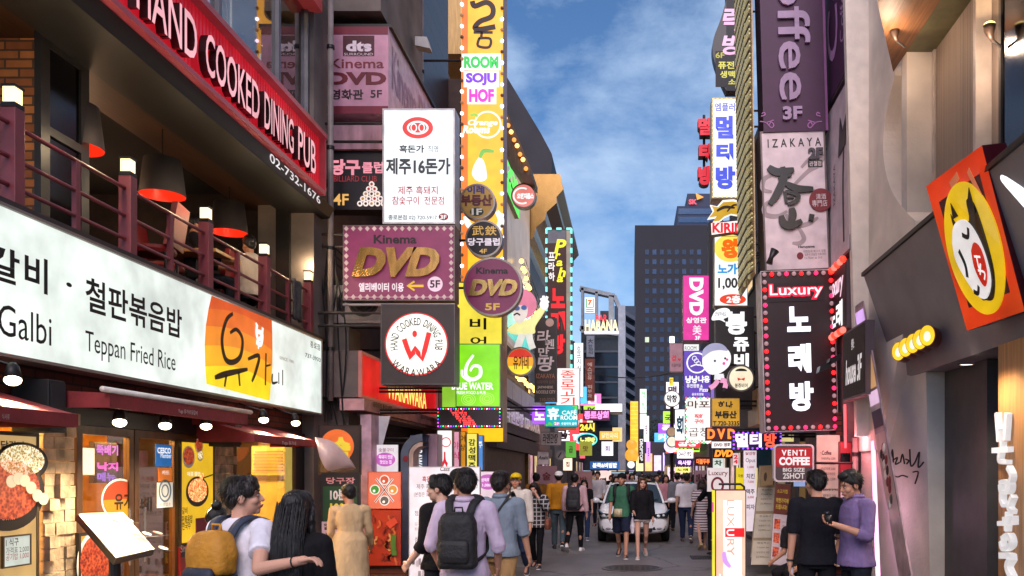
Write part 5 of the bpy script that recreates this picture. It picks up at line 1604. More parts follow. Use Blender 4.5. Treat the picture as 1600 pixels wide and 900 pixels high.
# ramen sign
root,fr,q=sign('ramen_sign','dark hanging sign with white brush letters and small Izakaya words','sign',(835,497,870,628),
 18.5,depth=.15,face='#2c2422',body='#4a4240',trim=.01,texts=[('라',(839,516,860,537),'#d8c8c8',{'b':.02,'sh':.1}),('멘',
 (852,530,866,545),'#d8c8c8',{'b':.02}),('만',(841,543,858,557),'#d8c8c8',{'b':.02}),('땅',(840,557,866,580),'#d8c8c8',{'b':.02,
 'sh':.1}),('IZAKAYA',(838,584,867,591),'#b06a48',{'b':0}),('이자카야 요리',(839,594,866,600),'#7a5240',{'b':0}),('JAPANESE',
 (840,603,864,608),'#c8b0a0',{'b':.01}),('NOODLE CITY',(838,610,868,615),'#c8b0a0',{'b':.01}),('210-3252',(843,622,867,
 627),'#8a6a58',{'b':0})])
c=fr.uv(859,504);MB().disc(fr,c,.09,.09,.005,.008,20).build('face_badge',mat('#b8988c'),root)
# red stacked sign strip and white butcher sign
root,fr,q=sign('meat_restaurant_sign','white lit vertical sign with red Korean letters above the teal café sign','sign',
 (869,575,906,640),21.0,depth=.25,face='g1.1#fbf2f0',body='#8a8488',trim=.01,texts=[('종로고기',(876,578,898,634),'g#f04028',
 {'stack':True,'b':.01})])
root,fr,q=sign('cafe_sign','teal lit café room sign with white letters and a floral sprig','sign',(852,633,903,667),19.5,
 depth=.25,face='g0.95#18b8c4',body='#5a6a6c',trim=.01,texts=[('휴',(855,637,874,656),'g1.1#ffffff',{'b':.04}),('CAFÉ',
 (878,640,901,648),'g1.1#ffffff',{'b':.02}),('ROOM',(876,649,902,656),'g1.1#ffffff',{'b':.02}),('우정약국 골목',(877,660,901,
 664),'g1.1#ffffff',{'b':.01})])
c=fr.uv(870,662);MB().disc(fr,c,.07,.035,.005,.008,16).build('badge',glow('#e080d0',1),root)
letter(root,fr,[('2F',(866,660,874,664),'g#ffffff',{})],d=.012)
rr=random.Random(3)
for k in range(9):
 mb=MB();x,y=853+rr.random()*22,660+rr.random()*5
 if k>4:x,y=894+rr.random()*8,634+rr.random()*6
 mb.disc(fr,fr.uv(x,y),.035,.025,.005,.007,8);mb.build('leaf',glow('#6ae04c',.9),root)
 # long wooden sign boards over the shops
WD=leftwall(-3.2)
for(x0,y0,x1,y1,lab,c_,tx)in((782,624,843,700,'weathered grey wooden shop board with metal letters','#5a4c4a','라멘만땅 IZAKAYA'),
 (783,588,846,640,'row of grey lit notice panels above the wooden shop board','#7a6a70',None),(776,685,843,718,'lower dark timber beam board under the metal letters',
 '#4a3c3a',None)):
 a,b=WD.uv(x0,y0),WD.uv(x1,y1)
 zt,zb_=(3.55,2.75)if tx else((4.2,3.6)if y0<600 else(2.7,2.3))
 t=thing('shop_board',lab,'shop sign',WD.at((a[0]+b[0])/2,zb_,0))
 MB().slab(WD,(a[0],zb_,b[0],zt),-.25,0).build('board',mat(c_,rough=.7,var=.4,scale=4,stretch=(.6,.6,8),bump=.3),t)
 if tx:
  mb=MB();put_text(mb,WD,tx,(a[0]+.5,zb_+.25,b[0]-.4,zt-.15),bold=.03,d=.01,thick=.05);mb.build('lettering',mat('#c8bcbc',
 rough=.3,metal=.5,emit=.25),t)
 elif y0<600:
  for i in range(5):
   w_=(b[0]-a[0]-.3)/5
   MB().slab(WD,(a[0]+.15+i*w_,zb_+.06,a[0]+.05+(i+1)*w_,zt-.06),.002,.02).build('notice',mat('#a89498',rough=.5,emit=.2),
 t)
root,fr,q=sign('ramen_sign','small grey sign with dark brush letters below the teal café sign','sign',(845,675,877,696),
 19.0,depth=.1,face='#8a7c7a',body='#5a5250',trim=.01,texts=[('라멘만땅',(848,677,872,693),'#241c1c',{'b':.03,'sh':.2})])
root,fr,q=sign('beer_sign','pale shield shaped beer sign on the dark pillar','sign',(840,705,858,726),19.2,depth=.1,face='#b8a8a8',
 body='#7a7272',trim=.01,texts=[('Asahi',(841,712,857,718),'#3a3034',{'b':.03,'sh':.2})])
t,fr,c,r_=roundsign('round_board','small grey round clock-like sign beside the beer shield sign','sign',(875,711),8,20,
 face='#9a9294')
MB().stroke(fr,wpx(fr,[(872,715),(877,707)]),.03,.005,.009,smooth=False).build('hand_mark',mat('#2a2628'),t)
# far left-hand signs
far=[('karaoke_oval',None),]
root,fr,q=sign('shop_sign','violet and pink lit sign reading Jongno mart in the distance','sign',(911,640,953,657),34,
 depth=.2,face='g0.5#6a1c50',body='#4a2a48',trim=.02,texts=[('종로상회',(913,642,951,655),'g1.5#ff90e0',{'b':.05})])
root,fr,q=sign('shop_sign','stacked yellow 24-hour lettering sign in the distance','sign',(905,660,931,676),33,depth=.1,
 face='#2a2418',body='#2a2418',trim=0,lip=False,texts=[('24시',(906,661,929,674),'g1.3#ffe04c',{'b':.06})])
t=thing('karaoke_oval_sign','oval karaoke sign ringed with teal lights in the distance','sign',P(917,698,30))
fr=facing(30);c=fr.uv(917,687)
MB().disc(fr,c,.37,.235,-.15,0).build('drum',mat('#2a3a48'),t)
MB().ring(fr,c,.37,.235,.045,.001,.04).build('border_light',glow('#6ae8f0',1.3),t)
mb=MB();put_text(mb,fr,'노래방',fr.rect((906,683,930,694)),bold=.05,d=.01);mb.build('lettering',glow('#f0f080',1.3),t)
root,fr,q=sign('shop_sign','long orange lit sign above the dark far shop','sign',(937,674,968,687),40,depth=.2,face='g1.1#e8963c',
 body='#5a4028',trim=0,lip=False,texts=[('닭한마리',(940,676,965,685),'g#fff0c0',{'b':.03})])
root,fr,q=sign('shop_sign','long blue lit shop sign with white Korean letters low in the distance','sign',(922,721,968,
 733),36,depth=.2,face='g0.7#2a5a98',body='#2a3a58',trim=0,lip=False,texts=[('본죽&비빔밥',(926,723,964,731),'g1.2#ffffff',
 {'b':.04})])
root,fr,q=sign('shop_sign','white lit canopy sign with a curved top in the far street','sign',(930,631,972,643),41,depth=2.2,
 face='g1.1#eef4f8',body='#c8d4dc',trim=0,lip=False)
root,fr,q=sign('clinic_sign','rust red vertical clinic sign on the dark glass corner building','sign',(914,560,929,626),
 43,depth=.3,face='#8a3c2c',body='#5a2c24',trim=.02,texts=[('에스앤유 피부과',(918,566,925,622),'#e8c8b8',{'stack':True,'b':.02})])
root,fr,q=sign('restaurant_strip_sign','grey vertical banner with a large character above the clinic sign','sign',(916,
 524,929,558),43.5,depth=.2,face='#8a90a0',body='#5a5e68',trim=.02,texts=[('大',(918,529,927,537),'#2a2c38',{'b':.03}),
 ('한정식',(919,538,926,554),'#2a2c38',{'stack':True})])
root,fr,q=sign('strip_sign','tall white vertical strip sign behind the dark ramen sign','sign',(897,536,911,620),30,depth=.2,
 face='g0.9#eef0f4',body='#8a8c90',trim=.0,lip=False,texts=[('호프치킨',(901,540,908,580),'#3a4048',{'stack':True})])
root,fr,q=sign('convenience_store_sign','small green, orange and red convenience store sign on the rooftop frame','sign',
 (914,465,929,489),51,depth=.2,face='g1.1#f8fcf8',body='#c8ccd0',trim=.0,lip=False,texts=[('7',(918,468,926,477),'g1#f07028',
 {'b':.08})])
mb=MB()
for(x0,y0,x1,y1,c_)in((915.5,466.5,917.3,481,'#1aa050'),(926.5,466.5,928,481,'#1aa050'),(917.3,479.5,926.5,481,'#1aa050'),
 (915.5,482.5,928,484.2,'#e03028'),(915.5,486,928,487.6,'#e03028')):
 MB().slab(fr,fr.rect((x0,y0,x1,y1)),.006,.03).build('stripe',glow(c_,.9),root)
t=thing('bar_sign','cream lit Habana bar letters with red BAR above on the corner building','sign',P(940,520,51.5))
fr=facing(51.4)
for s,r_,c_ in(('BAR',(931,492,949,503),'g1.2#f03040'),('HABANA',(914,500,966,518),'g1.5#ffe8b0')):
 mb=MB();put_text(mb,fr,s,fr.rect(r_),bold=.03,d=.1);mb.build('lettering',M(c_),t)
MB().slab(fr,fr.rect((913,518,967,521)),-.3,.2).build('light_strip',glow('#f4f0ff',1.0),t)
root,fr,q=sign('strip_sign','tall narrow orange neon strip sign far down the street','sign',(985,627,997,720),55,depth=.5,
 face='g1.1#f0a428',body='#8a5a20',trim=.0,lip=False)
for i in range(15):
 MB().slab(fr,fr.rect((985.5,629+i*6,996.5,630+i*6)),.006,.05).build('tube',glow('#ffd060',1.3),root)
root,fr,q=sign('strip_sign','tall white and green vertical sign far down the street','sign',(1000,608,1010,670),60,depth=.4,
 face='g1.1#f4fcf4',body='#8a9a8a',trim=.0,lip=False,texts=[('헤어스토리',(1002,612,1008,640),'g#4ac060',{'stack':True,'b':.03})])
MB().slab(fr,fr.rect((1000,645,1010,647)),.006,.05).build('stripe',glow('#3ac850',1),root)
root,fr,q=sign('coffee_strip_sign','black vertical coffee sign with white sideways letters far down the street','sign',
 (998,684,1006,724),50,depth=.3,face='#141416',body='#141416',trim=.0,lip=False,texts=[('DROPTOP',(999.5,686,1004.5,720),
 'g1.1#f4f4f4',{'rot':90,'b':.03})])
t=thing('gourd_lantern','two glowing orange gourd shaped lanterns far down the street','lantern',P(986,716,48))
for y_,r_ in((695,.3),(711,.38)):
 MB().ball(P(987,y_,48),(r_,r_*.6,r_),16,12).build('lamp_shade',glow('#f8a83c',1.1),t,smooth=True)
t,fr,c,r_=roundsign('round_board','small white glowing round sign far below the gourd lantern','sign',(986,726),6.5,46,
 face='g1.3#f4f4ff')
# striped shop clutter behind the crowd
clut=[((905,690,925,712),28,'g0.7#8a8a2c','olive lit hanging shade behind the white cap man'),((880,716,894,735),24,'g0.9#f4d8c0',
 'cream square lit notice beside the round grey sign'),((838,728,870,760),22,'#b88a94','pink meat picture poster behind the brown jacket man'),
 ((898,736,925,765),26,'#a87878','faded meat picture poster behind the dark haired girl'),((930,736,955,770),38,'g0.7#f0d0c8',
 'pale lit poster board behind the man in grey'),((872,650,900,672),26,'g0.5#a05838','brown lit box under the teal café sign'),
 ((884,690,900,715),27,'g0.7#5aa03c','green lit lantern box behind the small round sign'),((906,698,914,716),29,'g1.0#ff5a6a',
 'small red lit charm hanging beside the oval sign'),((940,690,958,712),44,'g0.9#f0e8ff','pale violet lit window sign in the far shop'),
 ((957,668,972,690),46,'g0.8#f0c080','amber lit panel on the far corner column'),((1006,650,1014,690),58,'g1.0#f0e8f4',
 'white narrow lit strip beside the black coffee sign'),((1010,690,1016,722),52,'g1.0#d090f0','violet narrow lit strip beside the black coffee sign')]
for i,(r_,Y,f_,lab)in enumerate(clut):
 sign('small_sign',lab,'sign',r_,Y,depth=.12,face=f_,body='#4a4446',trim=.0,lip=False,texts=[(['맛','집','술','밥','면','닭',
 '곱','정','회','차','방','점'][i],(r_[0]+(r_[2]-r_[0])*.3,r_[1]+(r_[3]-r_[1])*.3,r_[0]+(r_[2]-r_[0])*.7,r_[1]+(r_[3]-r_[1])*.7),
 '#7a2420',{'b':.02})])
 # ------------------------------------------------------------------ +x side signs
def tilted(Y,deg,px,py):
 """frame facing the street but leaning a little sideways, hinged at a photo pixel"""
 p=P(px,py,Y);a=R(deg)
 return Frame(p,Vector((math.cos(a),0,math.sin(a))),Vector((-math.sin(a),0,math.cos(a))))
 # coffee sign
frC=tilted(13.0,1.6,1235,205)
root,fr,q=sign('coffee_sign','tall purple coffee sign with sideways silver letters and 3F','sign',(1182,-190,1294,204),
 13.0,depth=.5,face='#420c3a',body='#3a1034',trim=.0,lip=False,fr=frC,texts=[('Coffee',(1210,-110,1268,157),'#a88aa8',
 {'rot':90,'b':.01,'t':.04}),('3F',(1222,168,1253,188),'#a88aa8',{'b':.04,'t':.04})])
for sx,cx_ in((1,1189),(-1,1282)):
 mb=MB()
 mb.stroke(fr,wpx(fr,[(cx_,182),(cx_+sx*6,180),(cx_+sx*5,176),(cx_+sx*1,178)]),.014,.006,.012)
 mb.stroke(fr,wpx(fr,[(cx_-sx*2,190),(cx_+sx*8,192),(cx_+sx*16,200),(cx_+sx*20,196),(cx_+sx*16,191),(cx_+sx*13,195)]),
 .014,.006,.012)
 mb.stroke(fr,wpx(fr,[(cx_+sx*8,192),(cx_+sx*14,190),(cx_+sx*20,188)]),.012,.006,.012)
 mb.build('flourish',mat('#b06aa8'),root)
MB().slab(fr,(q[2]-.035,q[1],q[2],q[3]),.005,.014).build('edge_trim',mat('#8a4a80',rough=.4),root)
# haruyama sign
frH=tilted(13.02,2.2,1243,420)
root,fr,q=sign('izakaya_sign','large pale sign with two black brush characters, grey swirls and a red disc','sign',(1187,
 206,1297,421),13.0,depth=.48,face='#e2ccce',body='#6a5a58',trim=.025,fr=frH,texts=[('IZAKAYA',(1199,218,1283,228),'#221c1e',
 {'b':.015,'sp':1.7}),('2F',(1262,232,1286,249),'#4a4048',{'b':.05,'t':.03})])
mb=MB()
for pts in([(1240,290),(1262,268),(1278,258),(1285,244),(1268,246),(1252,262)],[(1210,272),(1194,280),(1192,296),(1206,
 300)],[(1215,310),(1196,320),(1196,335),(1215,338),(1230,330)],[(1250,300),(1275,300),(1290,318),(1282,330)],[(1228,335),
 (1240,352),(1262,350),(1278,340)],[(1248,356),(1256,372),(1250,380),(1238,380)]):
 mb.stroke(fr,wpx(fr,pts),.06,.005,.009,taper=True)
mb.build('swirl',mat('#a89496'),root)
mb=MB()
B_=[([(1200,262),(1214,270),(1240,266)],.1),([(1216,281),(1236,274)],.07),([(1222,262),(1224,280),(1212,306),(1202,320)],
 .1),([(1228,288),(1246,296),(1270,296)],.09),([(1226,300),(1228,318)],.07),([(1226,300),(1246,306),(1242,316),(1230,320)],
 .06),([(1230,310),(1240,310)],.04),([(1236,326),(1238,338),(1234,352)],.1),([(1220,338),(1224,350),(1236,354),(1252,346)],
 .1),([(1268,336),(1266,346)],.11)]
for i,(pts,w)in enumerate(B_):
 mb.stroke(fr,wpx(fr,pts),w,.012,.04+i*.0012,taper=True)
mb.build('lettering',mat('#141214',rough=.35),root)
c=fr.uv(1282,313);MB().disc(fr,c,.175,.175,.006,.03).build('red_disc',mat('#7a1c24'),root)
letter(root,fr,[('清酒',(1274,304,1290,312),'#e8d8d8',{'b':0}),('専門店',(1268,314,1292,323),'#e8d8d8',{'b':0})],d=.034)
MB().slab(fr,fr.rect((1262,251,1285,261)),.005,.012).build('badge',mat('#2a2024'),root)
letter(root,fr,[('관철점',(1264,252.5,1283,259.5),'#e8d8d8',{'b':.01})],d=.016)
letter(root,fr,[('Haruyama',(1247,384,1273,388),'#2a2224',{'b':.03}),('대한민국 최고의 정통',(1255,391,1290,394),'#7a6a6c',{'b':0}),
 ('일본식 선술집 하루야마',(1257,396,1290,399),'#7a6a6c',{'b':0}),('1st floor to 3rd',(1257,401,1284,404),'#7a6a6c',{'b':0})],d=.008)
MB().disc(fr,fr.uv(1250,400),.05,.055,.006,.01,20).build('seal',mat('#7a1c24'),root)
# lattice of tubes along the coffee / izakaya box side
t=thing('neon_tube_ladder','golden ladder of neon tubes running up the side of the coffee sign','neon ladder',P(1172,430,
 13.6))
LS=Frame((P(1180,0,13.0).x-.02,0,0),-Y3,Z3)
x0=P(1183,300,13.0).x
MB().hexa([(x0-.02,13.1,4.75),(x0-.002,13.1,4.75),(x0-.002,14.9,4.75),(x0-.02,14.9,4.75),(x0-.1,13.1,10.8),(x0-.08,13.1,
 10.8),(x0-.08,14.9,10.8),(x0-.1,14.9,10.8)]).build('back_panel',mat('#c8a878',rough=.5,var=.4,scale=6),t)
TUBE=mat('#e8dca0',rough=.25,emit=.25)
z=4.8
i=0
while z<10.7 and i<95:
 xx=x0-.05-(z-4.75)/6*.08
 MB().tube([(xx,13.12,z),(xx-.03,13.5,z+.02),(xx-.03,14.6,z+.02)],.014,5).build('rung',TUBE if i%3 else mat('#4a3c30'),
 t)
 z+=.064 if i%2 else.062;i+=1
for y in(13.45,14.0,14.6):
 MB().tube([(x0-.06,y,4.75),(x0-.15,y,10.8)],.02,6).build('rail',TUBE,t)
 # side faces on the wall
SW=rightwall(3.06)
def wallsign(name,lab,px0,px1,z0,z1,face,texts=(),X=3.06,depth=.12,trim='#5a4a50',emit=None):
 fr=rightwall(X)
 a,b=fr.uv(px0,300)[0],fr.uv(px1,300)[0]
 root=thing(name,lab,'sign',fr.at((a+b)/2,z0,0))
 MB().slab(fr,(a,z0,b,z1),-depth,-.003).build('cabinet',mat(trim,rough=.5),root)
 MB().slab(fr,(a+.03,z0+.03,b-.03,z1-.03),-.002,.006).build('face_panel',M(face),root)
 return root,fr,(a,z0,b,z1)
root,fr,q=wallsign('coffee_sign','purple wall sign with script coffee words around the corner of the tall coffee sign',
 1287,1326,7.35,11.5,'#420c3a')
mb=MB();put_text(mb,fr,'Coffee',(q[0]+.3,7.9,q[2]-.6,11.3),bold=.01,shear=.2,d=.012,rot=-90);put_text(mb,fr,'Coffee Flow Coffee',
 (q[2]-.45,7.9,q[2]-.2,10.4),bold=0,shear=.2,d=.012,rot=-90);mb.build('lettering',mat('#c08ab8'),root)
root,fr,q=wallsign('izakaya_sign','pale wall sign with a dark flower silhouette around the corner of the pale sign',1291,
 1328,4.8,7.25,'#cdb8bc')
mb=MB();mb.stroke(fr,[(q[2]-.3,5.0),(q[2]-.35,5.8),(q[2]-.3,6.5)],.06,.008,.014);mb.poly(fr,[(q[2]-.6,6.3),(q[2]-.2,6.35),
 (q[2]-.12,6.8),(q[2]-.35,6.6),(q[2]-.5,6.85)],.0145,.02);mb.build('flower_mark',mat('#1c1818'),root)
mb=MB();put_text(mb,fr,'IZAKAYA',(q[0]+.5,5.7,q[0]+.62,6.3),bold=0,d=.01,rot=-90);mb.build('lettering',mat('#4a4048'),
 root)
root,fr,q=wallsign('karaoke_sign','small dark wall sign with white Luxury script over glowing red bulbs',1292,1323,3.75,
 4.72,'#240c14')
mb=MB();put_text(mb,fr,'Luxury',(q[0]+.15,4.25,q[2]-.15,4.62),bold=.03,shear=.15,d=.012);mb.build('lettering',glow('#ffd0e0',
 1.2),root)
mb=MB();put_text(mb,fr,'노래',(q[0]+.2,3.82,q[2]-.2,4.2),bold=.04,d=.012);mb.build('lettering',glow('#ffffff',1.2),root)
bulbs(root,fr,[(q[0]+.1+i*.17,4.74)for i in range(int((q[2]-q[0])/.17))]+[(q[0]+.1+i*.17,3.73)for i in range(int((q[2]-q[0])/.17))],
 .05,['g3#ff3020','g1.2#ff8070'],d=.03)
# LUXURY karaoke sign
frL=tilted(12.9,1.6,1250,560)
root,fr,q=sign('karaoke_sign','huge dark maroon karaoke sign bordered by red bulbs with white Korean letters','sign',(1188,
 424,1310,672),12.9,depth=.5,face=mat('#26080f',rough=.4,var=.2),body='#c8bcc0',trim=.01,fr=frL)
mb=MB();put_text(mb,fr,'Luxury',fr.rect((1202,446,1285,465)),bold=.01,d=.03);mb.build('lettering',glow('#ffe8f0',1.3),
 root)
mb=MB();put_text(mb,fr,'Luxury',fr.rect((1200,444,1287,468)),bold=.09,d=.022);mb.build('lettering_outline',glow('#f0143c',
 1.1),root)
MB().slab(fr,fr.rect((1199,443,1288,470)),.004,.015).build('name_plate',mat('#1c0810'),root)
for s,r_ in(('노',(1229,480,1266,518)),('래',(1231,538,1267,582)),('방',(1233,597,1271,642))):
 mb=MB();put_text(mb,fr,s,fr.rect(r_),bold=.045,d=.012,thick=.03);mb.build('lettering',glow('#f6f4ff',1.6),root)
 mb=MB();put_text(mb,fr,s,fr.rect((r_[0]-1.5,r_[1]-1.5,r_[2]+1.5,r_[3]+1.5)),bold=.07,d=.009);mb.build('lettering_outline',
 mat('#1c1428'),root)
pts=edge_pts(q,9,20,.055)
bulbs(root,fr,pts,.034,['g0.5#c0989c','g3#ff1c20','g0.5#b8949a','g2.2#ff2a5c'],d=.03)
# projector arm in front
t=thing('flood_lamp','pair of black rectangular flood lamps on an arm in front of the karaoke sign','lamp',P(1300,570,
 12.5))
for(x,y)in((1287,573),(1302,561)):
 p=P(x,y,12.45)
 MB().hexa([p+Vector(v)for v in((-.09,-.1,-.09),(.07,-.1,-.02),(.07,.1,-.02),(-.09,.1,-.09),(-.07,-.1,.0),(.09,-.1,.07),
 (.09,.1,.07),(-.07,.1,.0))]).build('head',mat('#141214',rough=.4),t)
MB().tube([P(1290,573,12.5),P(1312,560,12.6),(3.1,12.7,P(1325,562,12.6).z)],.015,6).build('arm',STEEL_D,t)
t=thing('megaphone','small black horn speaker fixed to the lower corner of the pale sign','loudspeaker',P(1203,405,12.8))
MB().tube([P(1202,412,12.75),P(1205,402,12.75),P(1211,391,12.75)],[.05,.035,.07],12).build('horn',mat('#1c181a',rough=.4),
 t,smooth=True)
# house sign & doorway
root,fr,q=wallsign('wooden_sign','rough dark wooden sign with white house script beside the karaoke sign',1317,1352,2.7,
 3.65,mat('#3a2e2a',rough=.8,var=.5,stretch=(1,6,1),bump=.4),X=3.0)
mb=MB();put_text(mb,fr,'house 3F',(q[0]+.2,2.9,q[2]-.12,3.25),bold=.03,shear=.2,d=.012);mb.build('lettering',mat('#f0e8e8',
 emit=.6),root);mb=MB();put_text(mb,fr,'생맥주스',(q[0]+.5,3.35,q[2]-.5,3.5),bold=.02,d=.012);mb.build('lettering',mat('#f0e8e8',
 emit=.6),root)
# venti coffee sign
fr=facing(12.2)
q=fr.rect((1209,694,1272,753))
root=thing('coffee_sign','rounded red and grey Venti Coffee sign with a white rim','sign',fr.at((q[0]+q[2])/2,q[1],0))
def rrect(fr,q,r,n=5):
 u0,v0,u1,v1=q;out=[]
 for(cx_,cy_,a)in((u1-r,v1-r,0),(u0+r,v1-r,90),(u0+r,v0+r,180),(u1-r,v0+r,270)):
  for i in range(n+1):out.append((cx_+r*math.cos(R(a+90*i/n)),cy_+r*math.sin(R(a+90*i/n))))
 return out
MB().poly(fr,rrect(fr,q,.06),-.12,0).build('cabinet',mat('#e0d0ce',rough=.4),root)
qi=(q[0]+.025,q[1]+.025,q[2]-.025,q[3]-.025)
MB().poly(fr,rrect(fr,qi,.045),.001,.005).build('grey_field',mat('#5c4a4c',rough=.4,emit=.25),root)
ym=fr.uv(0,729)[1]
MB().slab(fr,(qi[0]+.004,ym,qi[2]-.004,qi[3]-.03),.006,.009).build('red_field',mat('#b01820',rough=.4,emit=.55),root)
letter(root,fr,[('VENTI',(1221,703,1259,712),'g0.9#f8ecec',{'b':.03,'sp':1.3}),('COFFEE',(1217,714,1265,727),'g0.9#f8ecec',
 {'b':.05}),('BIG SIZE',(1223,731,1257,737),'g0.8#e8d8d4',{'b':.02}),('2SHOT',(1223,739,1257,748),'g0.8#e8d8d4',{'b':.02})],
 d=.012)
MB().tube([fr.at(q[2],(q[1]+q[3])/2,-.06),(3.2,12.3,(q[1]+q[3])/2)],.02,6).build('bracket',STEEL_D,root)
# speaker under the karaoke sign
tag(MB().hexa([P(x,y,Y)for x,y,Y in((1284,697,12.6),(1304,695,12.6),(1304,695,12.9),(1284,697,12.9),(1287,678,12.6),(1305,
 680,12.6),(1305,680,12.9),(1287,678,12.9))]).build('loudspeaker',mat('#161416',rough=.6),None),'small black loudspeaker box hung under the karaoke sign',
 'loudspeaker')
# white coffee menu behind
root,fr,q=sign('coffee_menu_banner','tall cream coffee menu banner behind the man in purple','banner',(1276,680,1312,885),
 12.6,depth=.04,face='#d8c8b0',body='#a89a8a',trim=0,lip=False,texts=[('· Coffee',(1281,704,1299,711),'#3a2c28',{'b':.02}),
 ('아메리카노 1,500',(1283,714,1305,719),'#3a2c28',{'b':0}),('카페라떼 2,500',(1283,722,1305,727),'#3a2c28',{'b':0}),('바닐라라떼 3,000',
 (1283,730,1305,735),'#3a2c28',{'b':0}),('카라멜마끼아또',(1283,738,1305,743),'#3a2c28',{'b':0}),('카푸치노 2,500',(1283,746,1305,
 751),'#3a2c28',{'b':0}),('Beverages',(1286,762,1309,768),'#3a2c28',{'b':.02}),('레몬에이드 3,000',(1286,772,1306,777),'#3a2c28',
 {'b':0}),('녹차라떼 3,000',(1286,780,1306,785),'#3a2c28',{'b':0}),('핫초코 2,500',(1286,788,1306,793),'#3a2c28',{'b':0})])
for y in range(13):
 pass
 # narrow red doorway, neon strips and red machine
t=thing('neon_strip','pink white neon tube strip on the edge of the red doorway','neon strip',P(1370,900,11.3))
MB().tube([P(1364,690,11.6),P(1372,900,11.0)],.03,8).build('tube',glow('#ffb0e8',2.2),t)
t=thing('neon_strip','red neon tube strip inside the narrow doorway','neon strip',P(1320,690,12.6))
MB().tube([P(1320,632,12.5),P(1321,700,12.5)],.018,8).build('tube',glow('#ff4a50',3),t)
lamp(P(1330,690,12.0),8,(1,.25,.3),.1)
lamp(P(1360,800,10.8),3,(1,.5,.75),.1)
root,fr,q=sign('vending_machine','dim red vending machine in the narrow doorway behind the men','machine',(1311,690,1332,
 880),12.55,depth=.3,face='#a82430',body='#7a1c24',trim=.02,texts=[('커피',(1315,735,1325,742),'#f0e0e0',{'b':.02})])
MB().slab(fr,fr.rect((1313,708,1328,724)),.006,.02).build('screen',mat('#141c1c',rough=.1),root)
for i,c_ in enumerate(('#2a4a9a','#3a7a3a','#e8e0d8')):
 MB().slab(fr,fr.rect((1313,744+i*12,1322,753+i*12)),.006,.012).build('button_panel',mat(c_),root)
 # leaning banner on the pillar
t=thing('leaning_banner','long narrow printed banner leaning against the grey pillar','banner',P(1418,930,9.6))
A_,B_2,C_,D_=P(1336,480,11.9),P(1350,470,11.4),P(1432,930,8.95),P(1412,930,9.5)
mb=MB();off=Vector((-.02,0,0))
mb.hexa([D_+off,C_+off,C_,D_,A_+off,B_2+off,B_2,A_]);mb.build('sheet',mat('#b89aa0',rough=.35,var=.5,scale=4),t)
LB2=Frame(D_+off*1.1,(C_-D_),(A_-D_))
def lb(s,t_):return D_+off*1.2+(C_-D_)*s+((A_+(B_2-A_)*s)-(D_+(C_-D_)*s))*t_
for t0,t1,c_ in((.97,.8,'g0.9#d8a8f0'),(.79,.66,'g0.7#c89868'),(.65,.60,'g0.8#e8c0e0'),(.58,.52,'#3a2a48'),(.50,.22,'#d8b0ac')):
 mb=MB();mb.add([lb(.06,t1),lb(.94,t1),lb(.94,t0),lb(.06,t0)],[(0,1,2,3)]);mb.build('print_panel',M(c_),t)
rr=random.Random(1)
for k in range(14):
 c=lb(rr.uniform(.3,.7),rr.uniform(.26,.46))+off*.3
 MB().ball(c,(.012,.05,.06),8,6).build('flower_print',mat(rr.choice(['#3a1c24','#8a2a34','#5a4a48','#f0e0dc'])),t)
 # graffiti
t=thing('graffiti','black scribbled handwriting sprayed on the grey pillar','graffiti',P(1420,740,10.9))
GFr=rightwall(3.33)
mb=MB()
GP=Frame(P(1418,725,10.45)+Vector((0,-.02,0)),Vector((.35,-1,0)),Z3)
for pts in([(-.42,.02),(-.40,.2),(-.34,.04),(-.3,.18),(-.28,.02)],[(-.26,.06),(-.2,.08),(-.24,.0),(-.16,.02)],[(-.14,.02),
 (-.1,.12),(-.06,.0)],[(-.04,.06),(.02,.04),(-.02,.0)],[(.04,.18),(.06,-.02),(.14,.02),(.22,.14),(.2,-.04),(.3,.02)],[(-.4,
 -.1),(-.38,-.2),(-.3,-.14),(-.2,-.16),(-.1,-.14),(0,-.16)],[(.1,-.1),(.2,-.1),(.14,-.24)]):
 mb.stroke(GP,pts,.016,.0,.012)
mb.build('lettering',mat('#161214'),t)
# cat sign box
t=thing('restaurant_sign','glossy orange box sign with a white cat mask in a yellow oval','sign',P(1540,515,7.2))
TLc,TRc,BRc,BLc=P(1447,291,7.75),P(1534,227,7.15),P(1601,486,7.15),P(1511,517,7.75)
un=(TRc-TLc).normalized();vn=(TLc-BLc);nn_=un.cross(vn).normalized()
bk=nn_*-.3
GLO=mat('#e8401c',rough=.12,emit=.45,var=.25,scale=2.5,spec=.8)
MB().hexa([BLc+bk,BRc+bk,BRc-nn_*.004,BLc-nn_*.004,TLc+bk,TRc+bk,TRc-nn_*.004,TLc-nn_*.004]).build('cabinet',mat('#4a1420',
 rough=.3),t)
def cq(a,b,d=0.0):return(BLc*(1-a)+BRc*a)*(1-b)+(TLc*(1-a)+TRc*a)*b+nn_*d
class Bil:
 n=nn_
 def at(s,a,b,d=0.0):return cq(a,b,d)
BF=Bil()
MB().add([cq(0,0),cq(1,0),cq(1,1),cq(0,1)],[(0,1,2,3)]).build('face_panel',GLO,t)
MB().disc(BF,(.5,.47),.43,.42,.001,.02,48).build('yellow_oval',mat('#f6c81c',rough=.12,emit=.55,spec=.8),t)
mb=MB();mb.poly(BF,spline([(.3,.74),(.36,.66),(.56,.64),(.6,.76),(.7,.72),(.74,.5),(.73,.28),(.62,.14),(.5,.14),(.4,.2),
 (.3,.6),(.3,.74)],4)[:-1],.021,.03);mb.build('dark_shape',mat('#2a2420',rough=.15),t)
